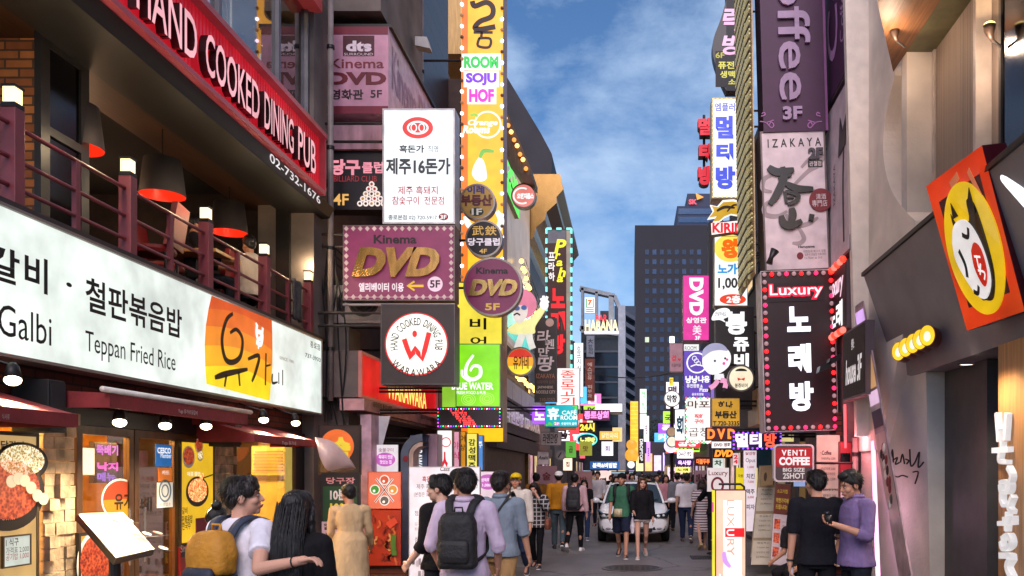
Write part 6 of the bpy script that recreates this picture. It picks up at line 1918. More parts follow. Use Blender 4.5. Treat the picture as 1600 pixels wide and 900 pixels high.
mb=MB();mb.poly(BF,spline([(.22,.56),(.32,.66),(.5,.66),(.62,.56),(.68,.4),(.66,.24),(.52,.15),(.38,.2),(.26,.34),(.2,
 .46),(.22,.56)],4)[:-1],.031,.045);mb.build('white_mask',mat('#f4f0ec',rough=.15,emit=.6),t)
mb=MB();mb.stroke(BF,[(.30,.5),(.34,.4),(.32,.32)],.035,.046,.05).stroke(BF,[(.42,.58),(.5,.55),(.54,.6)],.03,.046,.05).stroke(BF,
 [(.36,.22),(.42,.2),(.46,.24)],.03,.046,.05);mb.build('mask_line',mat('#1c1614'),t)
mb=MB();mb.poly(BF,spline([(.5,.46),(.58,.5),(.66,.44),(.66,.3),(.58,.22),(.52,.26),(.48,.36),(.5,.46)],3)[:-1],.0505,
 .056);mb.build('red_patch',mat('#d8281c',rough=.15,emit=.5),t)
mb=MB();mb.stroke(BF,[(.53,.42),(.62,.4)],.014,.057,.06).stroke(BF,[(.57,.42),(.56,.34),(.6,.36),(.55,.3)],.014,.0605,
 .063).stroke(BF,[(.54,.33),(.63,.3),(.6,.26)],.014,.0635,.066);mb.build('lettering',glow('#fff4f0',.9),t)
mb=MB();mb.poly(BF,[(.33,.7),(.36,.8),(.42,.7)],.031,.04).poly(BF,[(.6,.72),(.7,.82),(.7,.66)],.031,.04);mb.build('ear',
 mat('#1c1816',rough=.2),t)
MB().stroke(BF,[(.72,.92),(.82,.7),(.86,.6)],.05,.003,.01).stroke(BF,[(.4,.9),(.55,.93)],.05,.003,.01).build('pale_highlight_print',
 mat('#f08a5c',rough=.15,emit=.3),t)  # sheen of the glossy face painted as pale strokes
# five small oval lights
for i in range(5):
 p=P(1404+i*11.2,549-i*6.2,10.1-i*.26)
 t=thing('oval_light',('round yellow lamp, %s of the five in a row on the grey fascia'%['lowest','second lowest','middle',
 'second highest','highest and largest'][i]),'light',p,'row of five oval lamps on the fascia')
 fz=Frame(p,Vector((.8,-.6,0)),Z3*.99)
 MB().disc(fz,(0,0),.085,.115,-.22,-.001,24).build('housing',mat('#7a2c14',rough=.3),t)
 MB().disc(fz,(0,0),.078,.107,0,.006,24).build('lit_face',glow('#ffc81c',1.1),t)
 MB().disc(fz,(.0,-.01),.036,.055,.007,.01,16).build('mark',glow('#fff8e0',1.0),t)
 # white edge lettering sign
t=thing('restaurant_sign','white lit rounded letter sign cut by the edge beside the orange cat box','sign',P(1596,330,
 6.7))
a,b=P(1577,275,7.0),P(1606,330,6.6)
MB().capsule(a,P(1640,345,6.5),.07,.07,14).build('lettering',glow('#f4f6ff',1.6),t,smooth=True)
# vertical white letters on the wood panel
t=thing('restaurant_sign','white raised brush letters running down the wood panel','sign',PW(1578,900,3.43))
WP=rightwall(3.43)
mb=MB()
S_=[([(1564,645),(1567,690)],.07),([(1580,645),(1577,688)],.07),([(1565,668),(1580,666)],.05),([(1572,690),(1572,702)],
 .05),([(1558,704),(1584,702)],.07),([(1570,706),(1569,720),(1582,722)],.06),([(1582,730),(1588,745),(1580,762)],.06),
 ([(1570,755),(1576,752),(1586,756),(1584,768),(1572,768),(1570,757)],.05),([(1574,755),(1572,780),(1576,790)],.06),([(1590,
 775),(1584,792),(1590,800)],.06),([(1576,812),(1592,810)],.07),([(1568,818),(1592,816)],.06),([(1582,800),(1580,830)],
 .05),([(1574,842),(1584,836),(1588,850),(1576,858),(1572,846)],.06),([(1571,868),(1588,870),(1582,885),(1590,905)],.08)]
for i,(pts,w)in enumerate(S_):
 mb.stroke(WP,wpx(WP,pts),w*.72,.0,.05+i*.001)
mb.build('lettering',mat('#e8e6e6',rough=.3,emit=.6),t)
# little writing on the door glass
t=thing('door_decal','small pale characters lettered on the dark glass door','decal',P(1528,780,8.2))
DG=rightwall(3.85)
mb=MB();put_text(mb,DG,'味',DG.rect((1527,735,1535,758)),bold=.02,d=.02);mb.build('lettering',mat('#d8d0c8',emit=.3),t);mb=MB();put_text(mb,
 DG,'遠',DG.rect((1537,764,1545,784)),bold=.02,d=.02);put_text(mb,DG,'전통의맛',DG.rect((1538,746,1549,752)),bold=0,d=.02);mb.build('lettering',
 mat('#d8d0c8',emit=.3),t)
# wall spots
for(p,lab)in((P(1398,52,9.7),'warm spot lamp on the wooden soffit beside the cream arch'),(P(1546,48,8.2),'warm spot lamp under the dark beam near the frame corner')):
 t=thing('spot_lamp',lab,'spotlight',p)
 MB().tube([p+Vector((0,0,.05)),p,p-Vector((-.01,0,.05)),p-Vector((-.03,0,.1))],[.06,.05,.03,.015],16).build('housing',
 mat('#3a2c24',rough=.4),t,smooth=True)
 MB().ball(p+Vector((0,0,.055)),(.056,.056,.03),14,8).build('bulb',glow('#ffd88a',4),t)
 MB().tube([p-Vector((-.03,0,.09)),p+Vector((.12,0,-.16))],.014,6).build('arm',STEEL_D,t)
 lamp(p+Vector((0,0,.16)),13,(1,.7,.4),.05,(Vector((.12,0,1)),140))
 lamp(p+Vector((-.1,-.1,-.2)),12,(1,.72,.5),.08)
t=thing('downlight','small round downlight under the grey fascia above the door','light',P(1510,568,8.8))
MB().disc(Frame(P(1510,568,8.6),X3,-Y3),(0,0),.07,.05,0,.01,16).build('lit_face',glow('#ffe8d0',3),t)
MB().ring(Frame(P(1510,568,8.6),X3,-Y3),(0,0),.085,.065,.014,.001,.014,16).build('rim',STEEL_D,t)
lamp(P(1510,575,8.5)+Vector((-.3,-.7,0)),45,(1,.82,.62),.05,(Vector((0,0,-1)),150))
# ------------------------------------------------------------------ farther +x signs
root,fr,q=sign('club_sign','black pointed-oval sign with pink Korean letters high against the sky','sign',(1135,-30,1166,
 142),19.0,depth=.3,face='#1c1a20',body='#1c1a20',trim=0,lip=False,texts=[('락',(1129,12,1162,48),'g1#f4b8e0',{'b':.03,
 'sh':.2}),('방',(1128,54,1162,86),'g1#f4b8e0',{'b':.03,'sh':.2}),('6F',(1118,82,1132,91),'#e0d850',{'b':.02}),('퓨전룸',(1122,
 96,1161,108),'g0.9#e0d850',{'b':.03}),('생맥주',(1125,111,1161,122),'g0.9#e0d850',{'b':.03}),('소주',(1138,124,1161,133),'g0.9#e0d850',
 {'b':.03})])
mb=MB();mb.poly(fr,spline(wpx(fr,[(1135.2,142),(1122,112),(1114,84),(1115,60),(1126,30),(1135.2,-2)]),4),-.3,-.004);mb.build('curved_edge',
 mat('#1c1a20',rough=.35),root)
MB().slab(fr,fr.rect((1118,80,1134.8,136)),-.003,.004).build('curved_face',mat('#1c1a20'),root)
root,fr,q=sign('multi_room_sign','bright white sign with blue Korean letters and a dotted warm rim','sign',(1112,153,1166,
 310),18.0,depth=.4,face='g1.1#fdfaf4',body='#d8c8a0',trim=.03,texts=[('엠플러스',(1117,161,1160,174),'g#3a48c0',{'b':.02}),
 ('멀',(1118,181,1146,217),'g#4a5ae0',{'b':.06}),('티',(1119,224,1146,251),'g#4a5ae0',{'b':.06}),('방',(1118,260,1149,296),
 'g#4a5ae0',{'b':.06})])
for i,c_ in enumerate(('#4a7ae0','#8ae0e0','#e0a0f0','#f0e0a0','#80d8f0','#f09050')):
 MB().ring(fr,fr.uv(1157,187+i*17),.09,.11,.025,.006,.012,20).build('ring_mark',glow(c_,.9),root)
bulbs(root,fr,edge_pts(q,7,20,.03),.02,['g1.2#ffd890'],d=.015)
t=thing('karaoke_letters','three stacked red block letters standing against the sky','sign',P(1100,290,19))
fr=facing(19)
for s,r_ in(('멀',(1091,184,1112,211)),('티',(1092,224,1112,249)),('방',(1091,259,1112,289))):
 mb=MB();put_text(mb,fr,s,fr.rect(r_),bold=.07,d=.0);mb.build('lettering',glow('#e81c34',.9),t)
 mb=MB();put_text(mb,fr,s,fr.rect(r_),bold=.075,d=-.25,thick=.245);mb.build('lettering_side',mat('#3a1418'),t)
MB().tube([P(1100,180,19.25),P(1100,292,19.25)],.03,6).build('post',STEEL_D,t)
t=thing('beer_sign','Kirin sign with a golden leaping beast above red letters','sign',P(1137,366,17))
fr=facing(16.9)
mb=MB();mb.poly(fr,wpx(fr,[(1109,347),(1165,342),(1168,360),(1110,369)]),-.15,-.004);mb.build('cabinet',mat('#3a1c20'),
 t)
mb=MB();mb.poly(fr,wpx(fr,[(1111,349),(1163,344),(1165,359),(1112,367)]),-.003,.004);mb.build('face_panel',glow('#fdf6f0',
 1.1),t)
mb=MB();put_text(mb,fr,'KIRIN',fr.rect((1113,348,1162,364)),bold=.04,d=.008);mb.build('lettering',glow('#e8182c',1),t)
beast=[(1108,340),(1116,330),(1112,322),(1122,324),(1130,316),(1146,315),(1156,318),(1163,324),(1166,332),(1158,330),(1164,
 340),(1154,336),(1142,334),(1132,338),(1124,345),(1114,346),(1120,338)]
mb=MB();mb.poly(fr,[((u-fr.uv(1138,330)[0])*1.09+fr.uv(1138,330)[0],(v-fr.uv(1138,330)[1])*1.25+fr.uv(1138,330)[1])for u,
 v in wpx(fr,beast)],-.06,0);mb.build('beast_outline',glow('#fff8f0',1.05),t)
mb=MB();mb.poly(fr,wpx(fr,beast),.001,.01);mb.build('beast',glow('#d8a81c',.85),t)
mb=MB();mb.stroke(fr,wpx(fr,[(1120,330),(1132,324),(1148,325)]),.05,.011,.015,taper=True).stroke(fr,wpx(fr,[(1136,331),
 (1146,321),(1158,322)]),.03,.0155,.019,taper=True);mb.build('mane',mat('#3a2410'),t)
root,fr,q=sign('pub_price_sign','white lit sign with an orange letter, blue words and 1,000 price','sign',(1116,369,1168,
 478),17.4,depth=.3,face='g1.1#fdfcfa',body='#b8a890',trim=.01,texts=[('왕',(1127,373,1156,404),'g#f06a14',{'b':.07}),('노가리',
 (1121,412,1166,429),'g#1c9ae0',{'b':.05}),('1,000',(1122,434,1162,453),'#2a2426',{'b':.03})])
MB().disc(fr,fr.uv(1141,388),.33,.28,.0045,.0065).build('yellow_patch',glow('#ffe05a',1),root)
MB().disc(fr,fr.uv(1145,468),.27,.11,.0045,.0065).build('badge',glow('#e8401c',1),root)
letter(root,fr,[('2층',(1135,462,1157,474),'g#ffffff',{'b':.04})],d=.011)
root,fr,q=sign('cinema_strip_sign','magenta vertical sign with white sideways DVD letters','sign',(1067,430,1108,532),
 22.0,depth=.4,face='g0.9#e83aa0',body='#8a3a6a',trim=.01,texts=[('DVD',(1077,434,1099,493),'g1.1#ffffff',{'rot':90,'b':.05}),
 ('상영관',(1072,496,1104,505),'g1#ffffff',{'b':.03}),('美',(1082,508,1096,523),'g1#ffffff',{'b':.0}),('3F',(1086,525,1094,
 531),'g1#ffffff',{'b':.02})])
MB().box((fr.at(q[2],0,0).x,22.0,0.1),(fr.at(q[2],0,0).x+.25,22.5,q[3]+1.4)).build('post',mat('#3a343a'),root)
root,fr,q=sign('strip_sign','dusty pink vertical sign with a small heart near the magenta sign','sign',(1046,536,1067,
 581),27.0,depth=.3,face='#c89aa8',body='#8a6a78',trim=.01,texts=[('겹',(1049,555,1056,564),'g0.8#d83040',{'b':.02}),('소갈비살',
 (1049,568,1064,573),'#5a3448',{'b':0}),('♥',(1059,560,1064,564),'g0.8#d83040',{})])
MB().tube([P(1050,536,27),P(1050,526,27)],.08,8).build('lamp',glow('#ffffff',2),root)
root,fr,q=sign('pizza_sign','violet lit sign with a white round pasta drawing and pizza words','sign',(1069,548,1110,620),
 21.0,depth=.3,face='g0.85#6a4ac0',body='#4a3a7a',trim=.0,lip=False,texts=[('ROOM',(1070,541,1088,547),'#2a2a2a',{'b':0}),
 ('냥냥',(1071,587,1090,599),'g1.1#ffffff',{'b':.04}),('냐옹',(1091,587,1109,598),'g1.1#ffffff',{'b':.04}),('퓨전짬뽕 &',(1073,
 600,1098,606),'g1#ffffff',{'b':.02}),('Pizza',(1093,606,1107,612),'g1#ffffff',{'b':.02}),('음료포장됨',(1081,614,1099,618),
 'g1#ffffff',{})])
c=fr.uv(1089,567);MB().ring(fr,c,.26,.26,.035,.006,.012).build('plate_mark',glow('#ffffff',1),root)
mb=MB()
for k in range(3):mb.ring(fr,fr.uv(1085+k*3,560+k*4),.06,.06,.015,.013+k*.004,.016+k*.004,16)
mb.stroke(fr,wpx(fr,[(1079,573),(1088,570),(1098,572)]),.03,.026,.03);mb.build('pasta_mark',glow('#ffffff',1),root)
MB().slab(fr,fr.rect((1069,538,1092,547.5)),-.1,.003).build('white_strip',glow('#f4f4f0',.9),root)
t=thing('figure_sign','cut-out sign of a round-headed boy running in pink trousers','figure sign',P(1115,612,16.5))
fr=facing(16.4)
mb=MB();mb.poly(fr,spline(wpx(fr,[(1098,556),(1099,572),(1110,584),(1126,582),(1140,570),(1141,552),(1128,540),(1110,540),
 (1098,556)]),4)[:-1],-.08,0);mb.build('face',glow('#fdf8fa',1.0),t)
mb=MB();mb.poly(fr,spline(wpx(fr,[(1097,560),(1099,546),(1112,537),(1128,538),(1137,548),(1124,547),(1110,550),(1097,560)]),
 4)[:-1],.001,.02);mb.build('hair',glow('#a8a8c8',.7),t)
mb=MB();mb.disc(fr,fr.uv(1117,564),.022,.022,.001,.01,12).disc(fr,fr.uv(1133,560),.022,.022,.001,.01,12);mb.build('eye',
 mat('#1c1c20'),t)
mb=MB();mb.disc(fr,fr.uv(1131,568),.03,.03,.001,.01,12).disc(fr,fr.uv(1136,562),.025,.025,.001,.01,12);mb.build('cheek',
 glow('#f04aa0',1),t)
mb=MB();mb.poly(fr,wpx(fr,[(1117,584),(1131,584),(1132,593),(1116,593)]),-.05,-.001);mb.build('shirt',glow('#f4f4f8',.9),
 t)
mb=MB();mb.stroke(fr,wpx(fr,[(1122,594),(1116,602),(1109,606)]),.09,-.05,0).stroke(fr,wpx(fr,[(1126,594),(1134,596),(1133,
 606)]),.09,-.049,.001);mb.build('trousers',glow('#f0a0c8',.9),t)
mb=MB();mb.stroke(fr,wpx(fr,[(1109,606),(1108,613)]),.05,-.05,0).stroke(fr,wpx(fr,[(1133,606),(1131,611)]),.05,-.049,.001).stroke(fr,
 wpx(fr,[(1131,586),(1140,580)]),.03,-.05,0);mb.build('limb',mat('#2a2428'),t)
MB().tube([P(1128,570,16.5),P(1150,570,16.6)],.02,6).build('bracket',STEEL_D,t)
root,fr,q=sign('beer_house_sign','dark vertical sign with rounded white Korean brush letters behind the boy cut-out','sign',
 (1118,480,1178,640),17.0,depth=.3,face='#332c2c',body='#4a4244',trim=.01,texts=[('봉',(1134,487,1167,523),'g1.1#ffffff',
 {'b':.05}),('쥬',(1146,527,1170,549),'g1.1#ffffff',{'b':.05}),('비',(1147,552,1170,574),'g1.1#ffffff',{'b':.05})])
mb=MB();mb.poly(fr,spline(wpx(fr,[(1112,496),(1118,486),(1132,482),(1140,486),(1138,495),(1130,499),(1133,504),(1124,500),
 (1113,501),(1112,496)]),3)[:-1],.02,.06);mb.build('speech_bubble',glow('#ffffff',1),root)
letter(root,fr,[('안녕하세요',(1117,488,1134,495),'#6a6a70',{'sh':.2})],d=.066)
t,fr,c,r_=roundsign('pub_round_sign','round cream lit sign with small dark letters and a red bow','sign',(1158,591),21,
 16.0,face='g1.0#f6e8c8',texts=[('봉쥬비어',(1148,599,1168,606),'#3a3028',{'b':.02})])
mb=MB();mb.disc(fr,fr.uv(1158,580),.11,.05,.005,.009,20,0,180);mb.build('hair_mark',mat('#1c181a'),t)
mb=MB();mb.poly(fr,wpx(fr,[(1152,590),(1158,592),(1164,590),(1163,595),(1158,593),(1153,595)]),.005,.009);mb.build('bow',
 glow('#e03020',.9),t)
root,fr,q=sign('pizza_sign','lower violet sign with white pizza words under the running boy','sign',(1111,602,1153,623),
 17.5,depth=.2,face='g0.85#9a7ad8',body='#4a3a7a',trim=.0,lip=False,texts=[('퓨전짬뽕',(1117,603,1148,610),'g#ffffff',{'b':.03}),
 ('& Pizza',(1122,612,1143,621),'g#ffffff',{'b':.03})])
root,fr,q=sign('agency_sign','ochre estate agent box sign with black letters and phone number','sign',(1112,622,1156,666),
 16.2,depth=.35,face='g0.62#d8a02c',body='#a88a6a',trim=.01,texts=[('하나',(1122,627,1145,638),'#1c1610',{'b':.05}),('부동산',
 (1117,642,1151,654),'#1c1610',{'b':.05}),('T.720-3335',(1114,658,1155,665),'#1c1610',{'b':.03})])
MB().slab(rightwall(q[2]+.35),(-17.6,q[1]+.05,-16.3,q[3]+.2),-.2,0).build('side_box',mat('#c8a070',rough=.5),root)
root,fr,q=sign('meat_restaurant_sign','white lit sign with brown Korean words, a red seal and coloured border lights',
 'sign',(1071,621,1112,693),19.0,depth=.3,face='g1.1#fdf8f4',body='#8a8080',trim=.01,texts=[('마포',(1074,626,1109,638),
 '#6a4a3a',{'b':.02}),('직화',(1085,647,1099,654),'g#e83040',{'b':.05}),('구이',(1085,655,1099,662),'g#e83040',{'b':.05}),
 ('곱창',(1076,668,1109,682),'#6a4a3a',{'b':.0}),('소문난 숯불구이',(1075,687,1108,691),'#8a6a60',{})])
bulbs(root,fr,edge_pts(q,7,12,.015),.025,['g2#ff5040','g2#40d060','g1.5#ffffff'],d=.02)
root,fr,q=sign('karaoke_letters','maroon sign with spaced orange neon DVD letters','sign',(1103,668,1150,688),15.6,depth=.2,
 face='#5a1424',body='#3a1018',trim=.01,texts=[('D V D',(1105,670,1149,686),'g1.8#ff7a2c',{'b':.05})])
root,fr,q=sign('multi_room_sign','purple LED sign with glowing white and orange Korean letters','sign',(1145,675,1221,
 702),14.6,depth=.25,face='#2a1440',body='#1c1028',trim=.01,texts=[('멀티',(1149,677,1190,699),'g1.8#e8d0ff',{'b':.05}),
 ('방',(1194,677,1213,699),'g1.4#ff5a3c',{'b':.04})])
bulbs(root,fr,edge_pts(q,10,4,.015),.018,['g3#a040ff','g3#6040ff'],d=.02)
root,fr,q=sign('karaoke_letters','small dark sign with slanted orange neon DVD letters','sign',(1114,701,1147,716),16.5,
 depth=.15,face='#2a1014',body='#2a1014',trim=0,lip=False,texts=[('DVD',(1116,703,1145,714),'g1.8#ff8a2c',{'b':.06,'sh':.2})])
root,fr,q=sign('number_sign','small white and red 24 number sign beside the slanted DVD sign','sign',(1145,708,1154,727),
 16,depth=.05,face='g0.7#f4d8dc',body='#8a4a50',trim=0,lip=False,texts=[('24',(1146,710,1153,725),'g#d82838',{'stack':True,
 'b':.04})])
root,fr,q=sign('karaoke_sign','white board reading Luxury with a maroon ring beside the standing light box','sign',(1105,
 731,1139,768),15.5,depth=.1,face='g0.75#f2e0e0',body='#b8a8a8',trim=.0,lip=False,texts=[('Luxury',(1107,735,1137,745),
 '#8a2434',{'b':.01})])
MB().ring(fr,fr.uv(1121,758),.12,.15,.04,.005,.01,28).build('ring_mark',mat('#8a2434'),root)
root,fr,q=sign('banner','white hanging price banner with red prices near the yellow panel','banner',(1162,704,1182,830),
 14.2,depth=.03,face='g0.55#f4e4ea',body='#c8b8bc',trim=0,lip=False,texts=[('닭강정',(1165,706,1180,711),'#c03048',{'b':.02}),
 ('Opus',(1165,716,1180,724),'#3a2c30',{'b':0}),('1,000',(1168,728,1178,732),'#c03048',{}),('치킨',(1166,740,1179,748),'#3a2c30',
 {'b':.02}),('7,000',(1168,751,1178,755),'#c03048',{}),('맥주',(1166,764,1179,772),'#3a2c30',{'b':.02}),('3,000',(1168,775,
 1178,779),'#c03048',{}),('피자',(1166,788,1179,796),'#3a2c30',{'b':.02})])
root,fr,q=sign('banner','bright yellow panel behind the hanging white price banner','banner',(1150,731,1184,810),14.6,
 depth=.04,face='g0.8#f4d820',body='#b8a020',trim=0,lip=False,texts=[('자원',(1153,741,1161,746),'#3a2c10',{'b':.02}),('맛집',
 (1166,790,1180,806),'#8a2a5a',{'b':.05})])
tag(MB().slab(facing(15.2),facing(15.2).rect((1172,700,1206,800)),-.2,0).build('teal_panel',mat('#2a5a68',rough=.5),None),
 'plain teal door panel behind the yellow banner','door panel')
# menu boards on the pavement
def board(name,lab,pts,Y0,Y1,face,rows=(),cat='menu board'):
 TL_,TR_,BR_,BL_=P(*pts[0],Y1),P(*pts[1],Y1),P(*pts[2],Y0),P(*pts[3],Y0)
 root=thing(name,lab,cat,(BL_+BR_)/2)
 back=Vector((0.02,.06,0))
 MB().hexa([BL_,BR_,BR_+back,BL_+back,TL_,TR_,TR_+back,TL_+back]).build('board',mat('#6a5a48',rough=.6),root)
 nb=(TR_-TL_).cross(TL_-BL_).normalized()
 if nb.y>0:nb=-nb
 class Q:
  n=nb
  def at(s,a,b,d=0.0):return(BL_*(1-a)+BR_*a)*(1-b)+(TL_*(1-a)+TR_*a)*b+nb*d
 Qf=Q()
 MB().slab(Qf,(.02,.01,.98,.99),.001,.005).build('sheet',M(face),root)
 return root,Qf
root,Qf=board('menu_board','tall tan menu board with three cream lunch set cards on the pavement',[(1186,727),(1214,727),
 (1208,872),(1172,872)],14.0,14.3,'#a8906c')
for k in range(3):
 b0=.69-k*.285
 MB().slab(Qf,(.06,b0-.19,.95,b0+.065),.006,.01).build('menu_card',mat('#d8c8ae',rough=.6),root)
 mb=MB()
 for j,s in enumerate(('점심특선','Couple Set','보쌈정식 2인','22,900won')):
  put_text(mb,Qf,s,(.25,b0+.03-j*.05,.8,b0+.05-j*.05),bold=.0,d=.012)
 mb.build('lettering',mat('#5a3c30'),root)
mb=MB();mb.disc(Qf,(.25,.9),.12,.05,.006,.01,14).disc(Qf,(.65,.86),.2,.03,.006,.01,14).disc(Qf,(.7,.93),.2,.03,.006,.01,
 14);mb.build('drawing',mat('#c8b090'),root)
root,Qf=board('menu_board','white and brown menu banner stand with meat photographs beside the tan board',[(1211,755),
 (1236,757),(1230,886),(1203,882)],13.4,13.7,'#e4d0cc')
MB().slab(Qf,(.02,.62,.98,.99),.006,.009).build('brown_field',mat('#7a3420'),root)
mb=MB();put_text(mb,Qf,'소고기집',(.15,.88,.8,.93),bold=.02,d=.012);put_text(mb,Qf,'착한가격에',(.12,.76,.88,.82),bold=.03,d=.012);put_text(mb,
 Qf,'드립니다!',(.12,.68,.8,.74),bold=.03,d=.012);mb.build('lettering',mat('#e0b83c',emit=.3),root)
for k in range(3):
 MB().slab(Qf,(.1,.44-k*.17,.45,.56-k*.17),.006,.01).build('meat_photo',FOODR,root)
 mb=MB();put_text(mb,Qf,'소고기 구이',(.52,.52-k*.17,.92,.54-k*.17),bold=0,d=.012);put_text(mb,Qf,'10,000',(.6,.47-k*.17,.9,
 .49-k*.17),bold=0,d=.012);mb.build('lettering',mat('#8a3a34'),root)
root,Qf=board('kraft_poster','brown paper poster pinned above the tan menu board',[(1189,728),(1211,726),(1208,758),(1188,
 760)],13.85,13.85,'#a08258',cat='poster')
mb=MB();mb.disc(Qf,(.35,.45),.12,.22,.006,.01,14);mb.build('drawing',mat('#4a3420'),root)
# standing light box
fr=tilted(9.5,.0,1137,900)
t=thing('standing_light_box','tall glowing pink standing sign box with LUXURY down its face','light box',(P(1137,900,9.5).x,
 9.7,0))
q=fr.rect((1117.5,765,1166,930));q=(q[0],fr.uv(0,968)[1],q[2],q[3])
MB().slab(fr,(q[0],q[1],q[2],q[3]),-.32,-.004).build('case',mat('#3a2c2c',rough=.4),t)
MB().slab(fr,(q[0]+.012,q[1]+.06,q[2]-.012,q[3]-.012),-.003,.003).build('lit_face',mat('#f8b8a0',rough=.3,emit=1.25,evar=.12),
 t)
MB().slab(fr,(q[0]+.09,q[1]+.2,q[2]-.05,q[3]-.12),.0035,.005).build('bright_field',mat('#fff0e8',emit=1.2),t)
mb=MB();put_text(mb,fr,'LUX',fr.rect((1136,781,1147,823)),bold=0,d=.009,rot=90);put_text(mb,fr,'RY',fr.rect((1136,842,
 1147,868)),bold=0,d=.009,rot=90);mb.build('lettering',glow('#e2a890',1.0),t)
MB().slab(fr,fr.rect((1133,825,1163,839)),.006,.010).build('red_block',glow('#e8101c',1),t)
mb=MB();put_text(mb,fr,'U',fr.rect((1135,827,1147,837)),bold=.02,d=.013,rot=90);mb.build('lettering',glow('#ffffff',1),
 t)
mb=MB();mb.stroke(fr,wpx(fr,[(1131,862),(1133,876),(1141,886)]),.045,.006,.01,taper=True);mb.build('petal',glow('#d8a0f0',
 1),t)
mb=MB();put_text(mb,fr,'노래방',fr.rect((1122,895,1160,915)),bold=.04,d=.009);mb.build('lettering',glow('#ffffff',1.6),t)
sd=Frame((q[0]-.001+0,0,0),-Y3,Z3)
xs_=fr.at(q[0],0,0).x
sd=Frame((xs_-.001,0,0),-Y3,Z3)
MB().slab(Frame((xs_,0,0),-Y3,Z3),(-9.81,q[1]+fr.o.z+.06,-9.515,q[3]+fr.o.z-.01),.001,.006).build('yellow_side',glow('#f0e83c',
 .95),t)
MB().slab(Frame((xs_,0,0),-Y3,Z3),(-9.75,1.25,-9.6,1.36),.007,.01).build('side_mark',glow('#e03aa0',1),t)
p0=fr.at(q[0]+.15,q[3],-.1);p1=fr.at(q[2]-.01,q[3],-.1)
MB().tube([p0+Vector((-.1,0,.06)),p0+Vector((0,0,.06)),p1+Vector((-.04,0,.06)),p1+Vector((0,0,.03)),p1+Vector((0,0,-.02))],
 .013,8).build('handle',STEEL_D,t)
for dx in(.05,(q[2]-q[0])-.05):
 MB().tube([fr.at(q[0]+dx,q[1],-.16),fr.at(q[0]+dx,q[1]-.04,-.16)],.03,8).build('caster',STEEL_D,t)
 # far right cluster
t,fr,c,r_=roundsign('pub_round_sign','white lit round sign with black Korean letters on a lamp post','sign',(1050,623),
 13,30,face='g1.15#fdf8f8',texts=[('막창',(1042,617,1058,629),'#1c181a',{'b':.04})])
MB().tube([P(1050,636,30.1),(P(1050,636,30.1).x,30.1,0)],.07,8).build('post',STEEL_D,t)
t,fr,c,r_=roundsign('round_board','round brown sign on the post under the white lit round sign','sign',(1049,675),8,29.8,
 face='g0.6#b8987a')
t,fr,c,r_=roundsign('globe_sign','pale glowing round sign with a pink ring far along the street','sign',(1048,697),10.5,
 29.6,face='g1.1#e8e0f0')
MB().ring(fr,c,r_,r_,.05,.012,.03).build('neon_ring',glow('#e0c0ff',2),t)
t,fr,c,r_=roundsign('globe_sign','upper cream glowing round sign touching the pink ringed one','sign',(1050,690),9,29.0,
 face='g1.0#f8f0d8')
for(r_,Y,f_,tx,lab)in(((1046,590,1052,602),33,'g0.9#e0c03c',('酒','#8a3020'),'narrow yellow strip sign on the lamp post over the round sign'),
 ((1055,640,1070,690),26,'g0.9#eef4f4',('회','#3a6a8a'),'pale lit vertical sign beside the meat restaurant sign'),((1055,
 688,1094,700),24,'g0.9#d8303c',('곱창','g#ffffff'),'red lit horizontal sign with white letters over the crowd'),((1058,
 702,1083,716),25,'g1.1#fbf4fa',('24시간 영업','#8a4a60'),'white lit horizontal sign above the violet neon sign'),((1056,717,
 1083,729),23,'#4a1c78',('육사랑','g1.8#f0c0ff'),'violet neon sign with glowing white letters'),((1085,714,1112,728),22,'#4a1018',
 ('더블두부','g1.8#ff7a3c'),'dark red neon sign with orange letters beside the violet one'),((1055,730,1078,738),26,'g1#e8e070',
 ('노래','#4a3a10'),'small yellow lit sign just above the crowd'),((1114,716,1130,731),17.5,'g0.8#e8f0e8',('차','#4a8a4a'),
 'small pale sign with a green mark under the slanted DVD sign'),((1043,730,1066,760),36,'g0.8#f0c8d8',('점심','#8a3a50'),
 'pink poster board behind the crowd'),((1085,735,1104,762),24,'#b89098',('메뉴','#5a2c34'),'dull pink slanted menu board behind the cap man'),
 ((1186,690,1208,726),15.4,'g0.5#c8a878',('부동산','#4a3420'),'tan window notice behind the menu boards'),((1240,700,1258,
 760),14.9,'g0.7#9ab0e0',('酒','#2a3a78'),'pale blue lit window strip behind the Venti sign'),((1221,672,1240,690),14.8,
 'g0.8#e8d890',('책','#6a5020'),'small yellow lit window notice below the karaoke sign'),((1112,690,1146,700),16.9,'g1.1#fff4f4',
 ('DVD 영화','#c04050'),'white lit strip sign between the two DVD neon signs')):
 sign('small_sign',lab,'sign',r_,Y,depth=.15,face=f_,body='#4a4044',trim=.0,lip=False,texts=[(tx[0],(r_[0]+(r_[2]-r_[0])*.12,
 r_[1]+(r_[3]-r_[1])*.2,r_[2]-(r_[2]-r_[0])*.12,r_[3]-(r_[3]-r_[1])*.2),tx[1],{'b':.04})])
 # shop fronts behind the menu boards
sf=thing('glazed_shop','glazed shop front with pale vertical frames behind the menu boards','shop front',(3.0,15.2,0))
SFm=facing(15.6)
for i in range(9):
 x=1176+i*17
 MB().slab(SFm,SFm.rect((x,690,x+5,880)),-.08,0).build('frame',mat(['#8a9a9c','#c8bcb4','#6a5a50'][i%3],rough=.5),sf)
 MB().slab(SFm,SFm.rect((x+5.1,690,x+16.9,880)),-.06,-.03).build('pane',mat(['#b08a5a','#7a8a8c','#c8b090','#5a4a44'][i%4],
 rough=.2,emit=.3),sf)
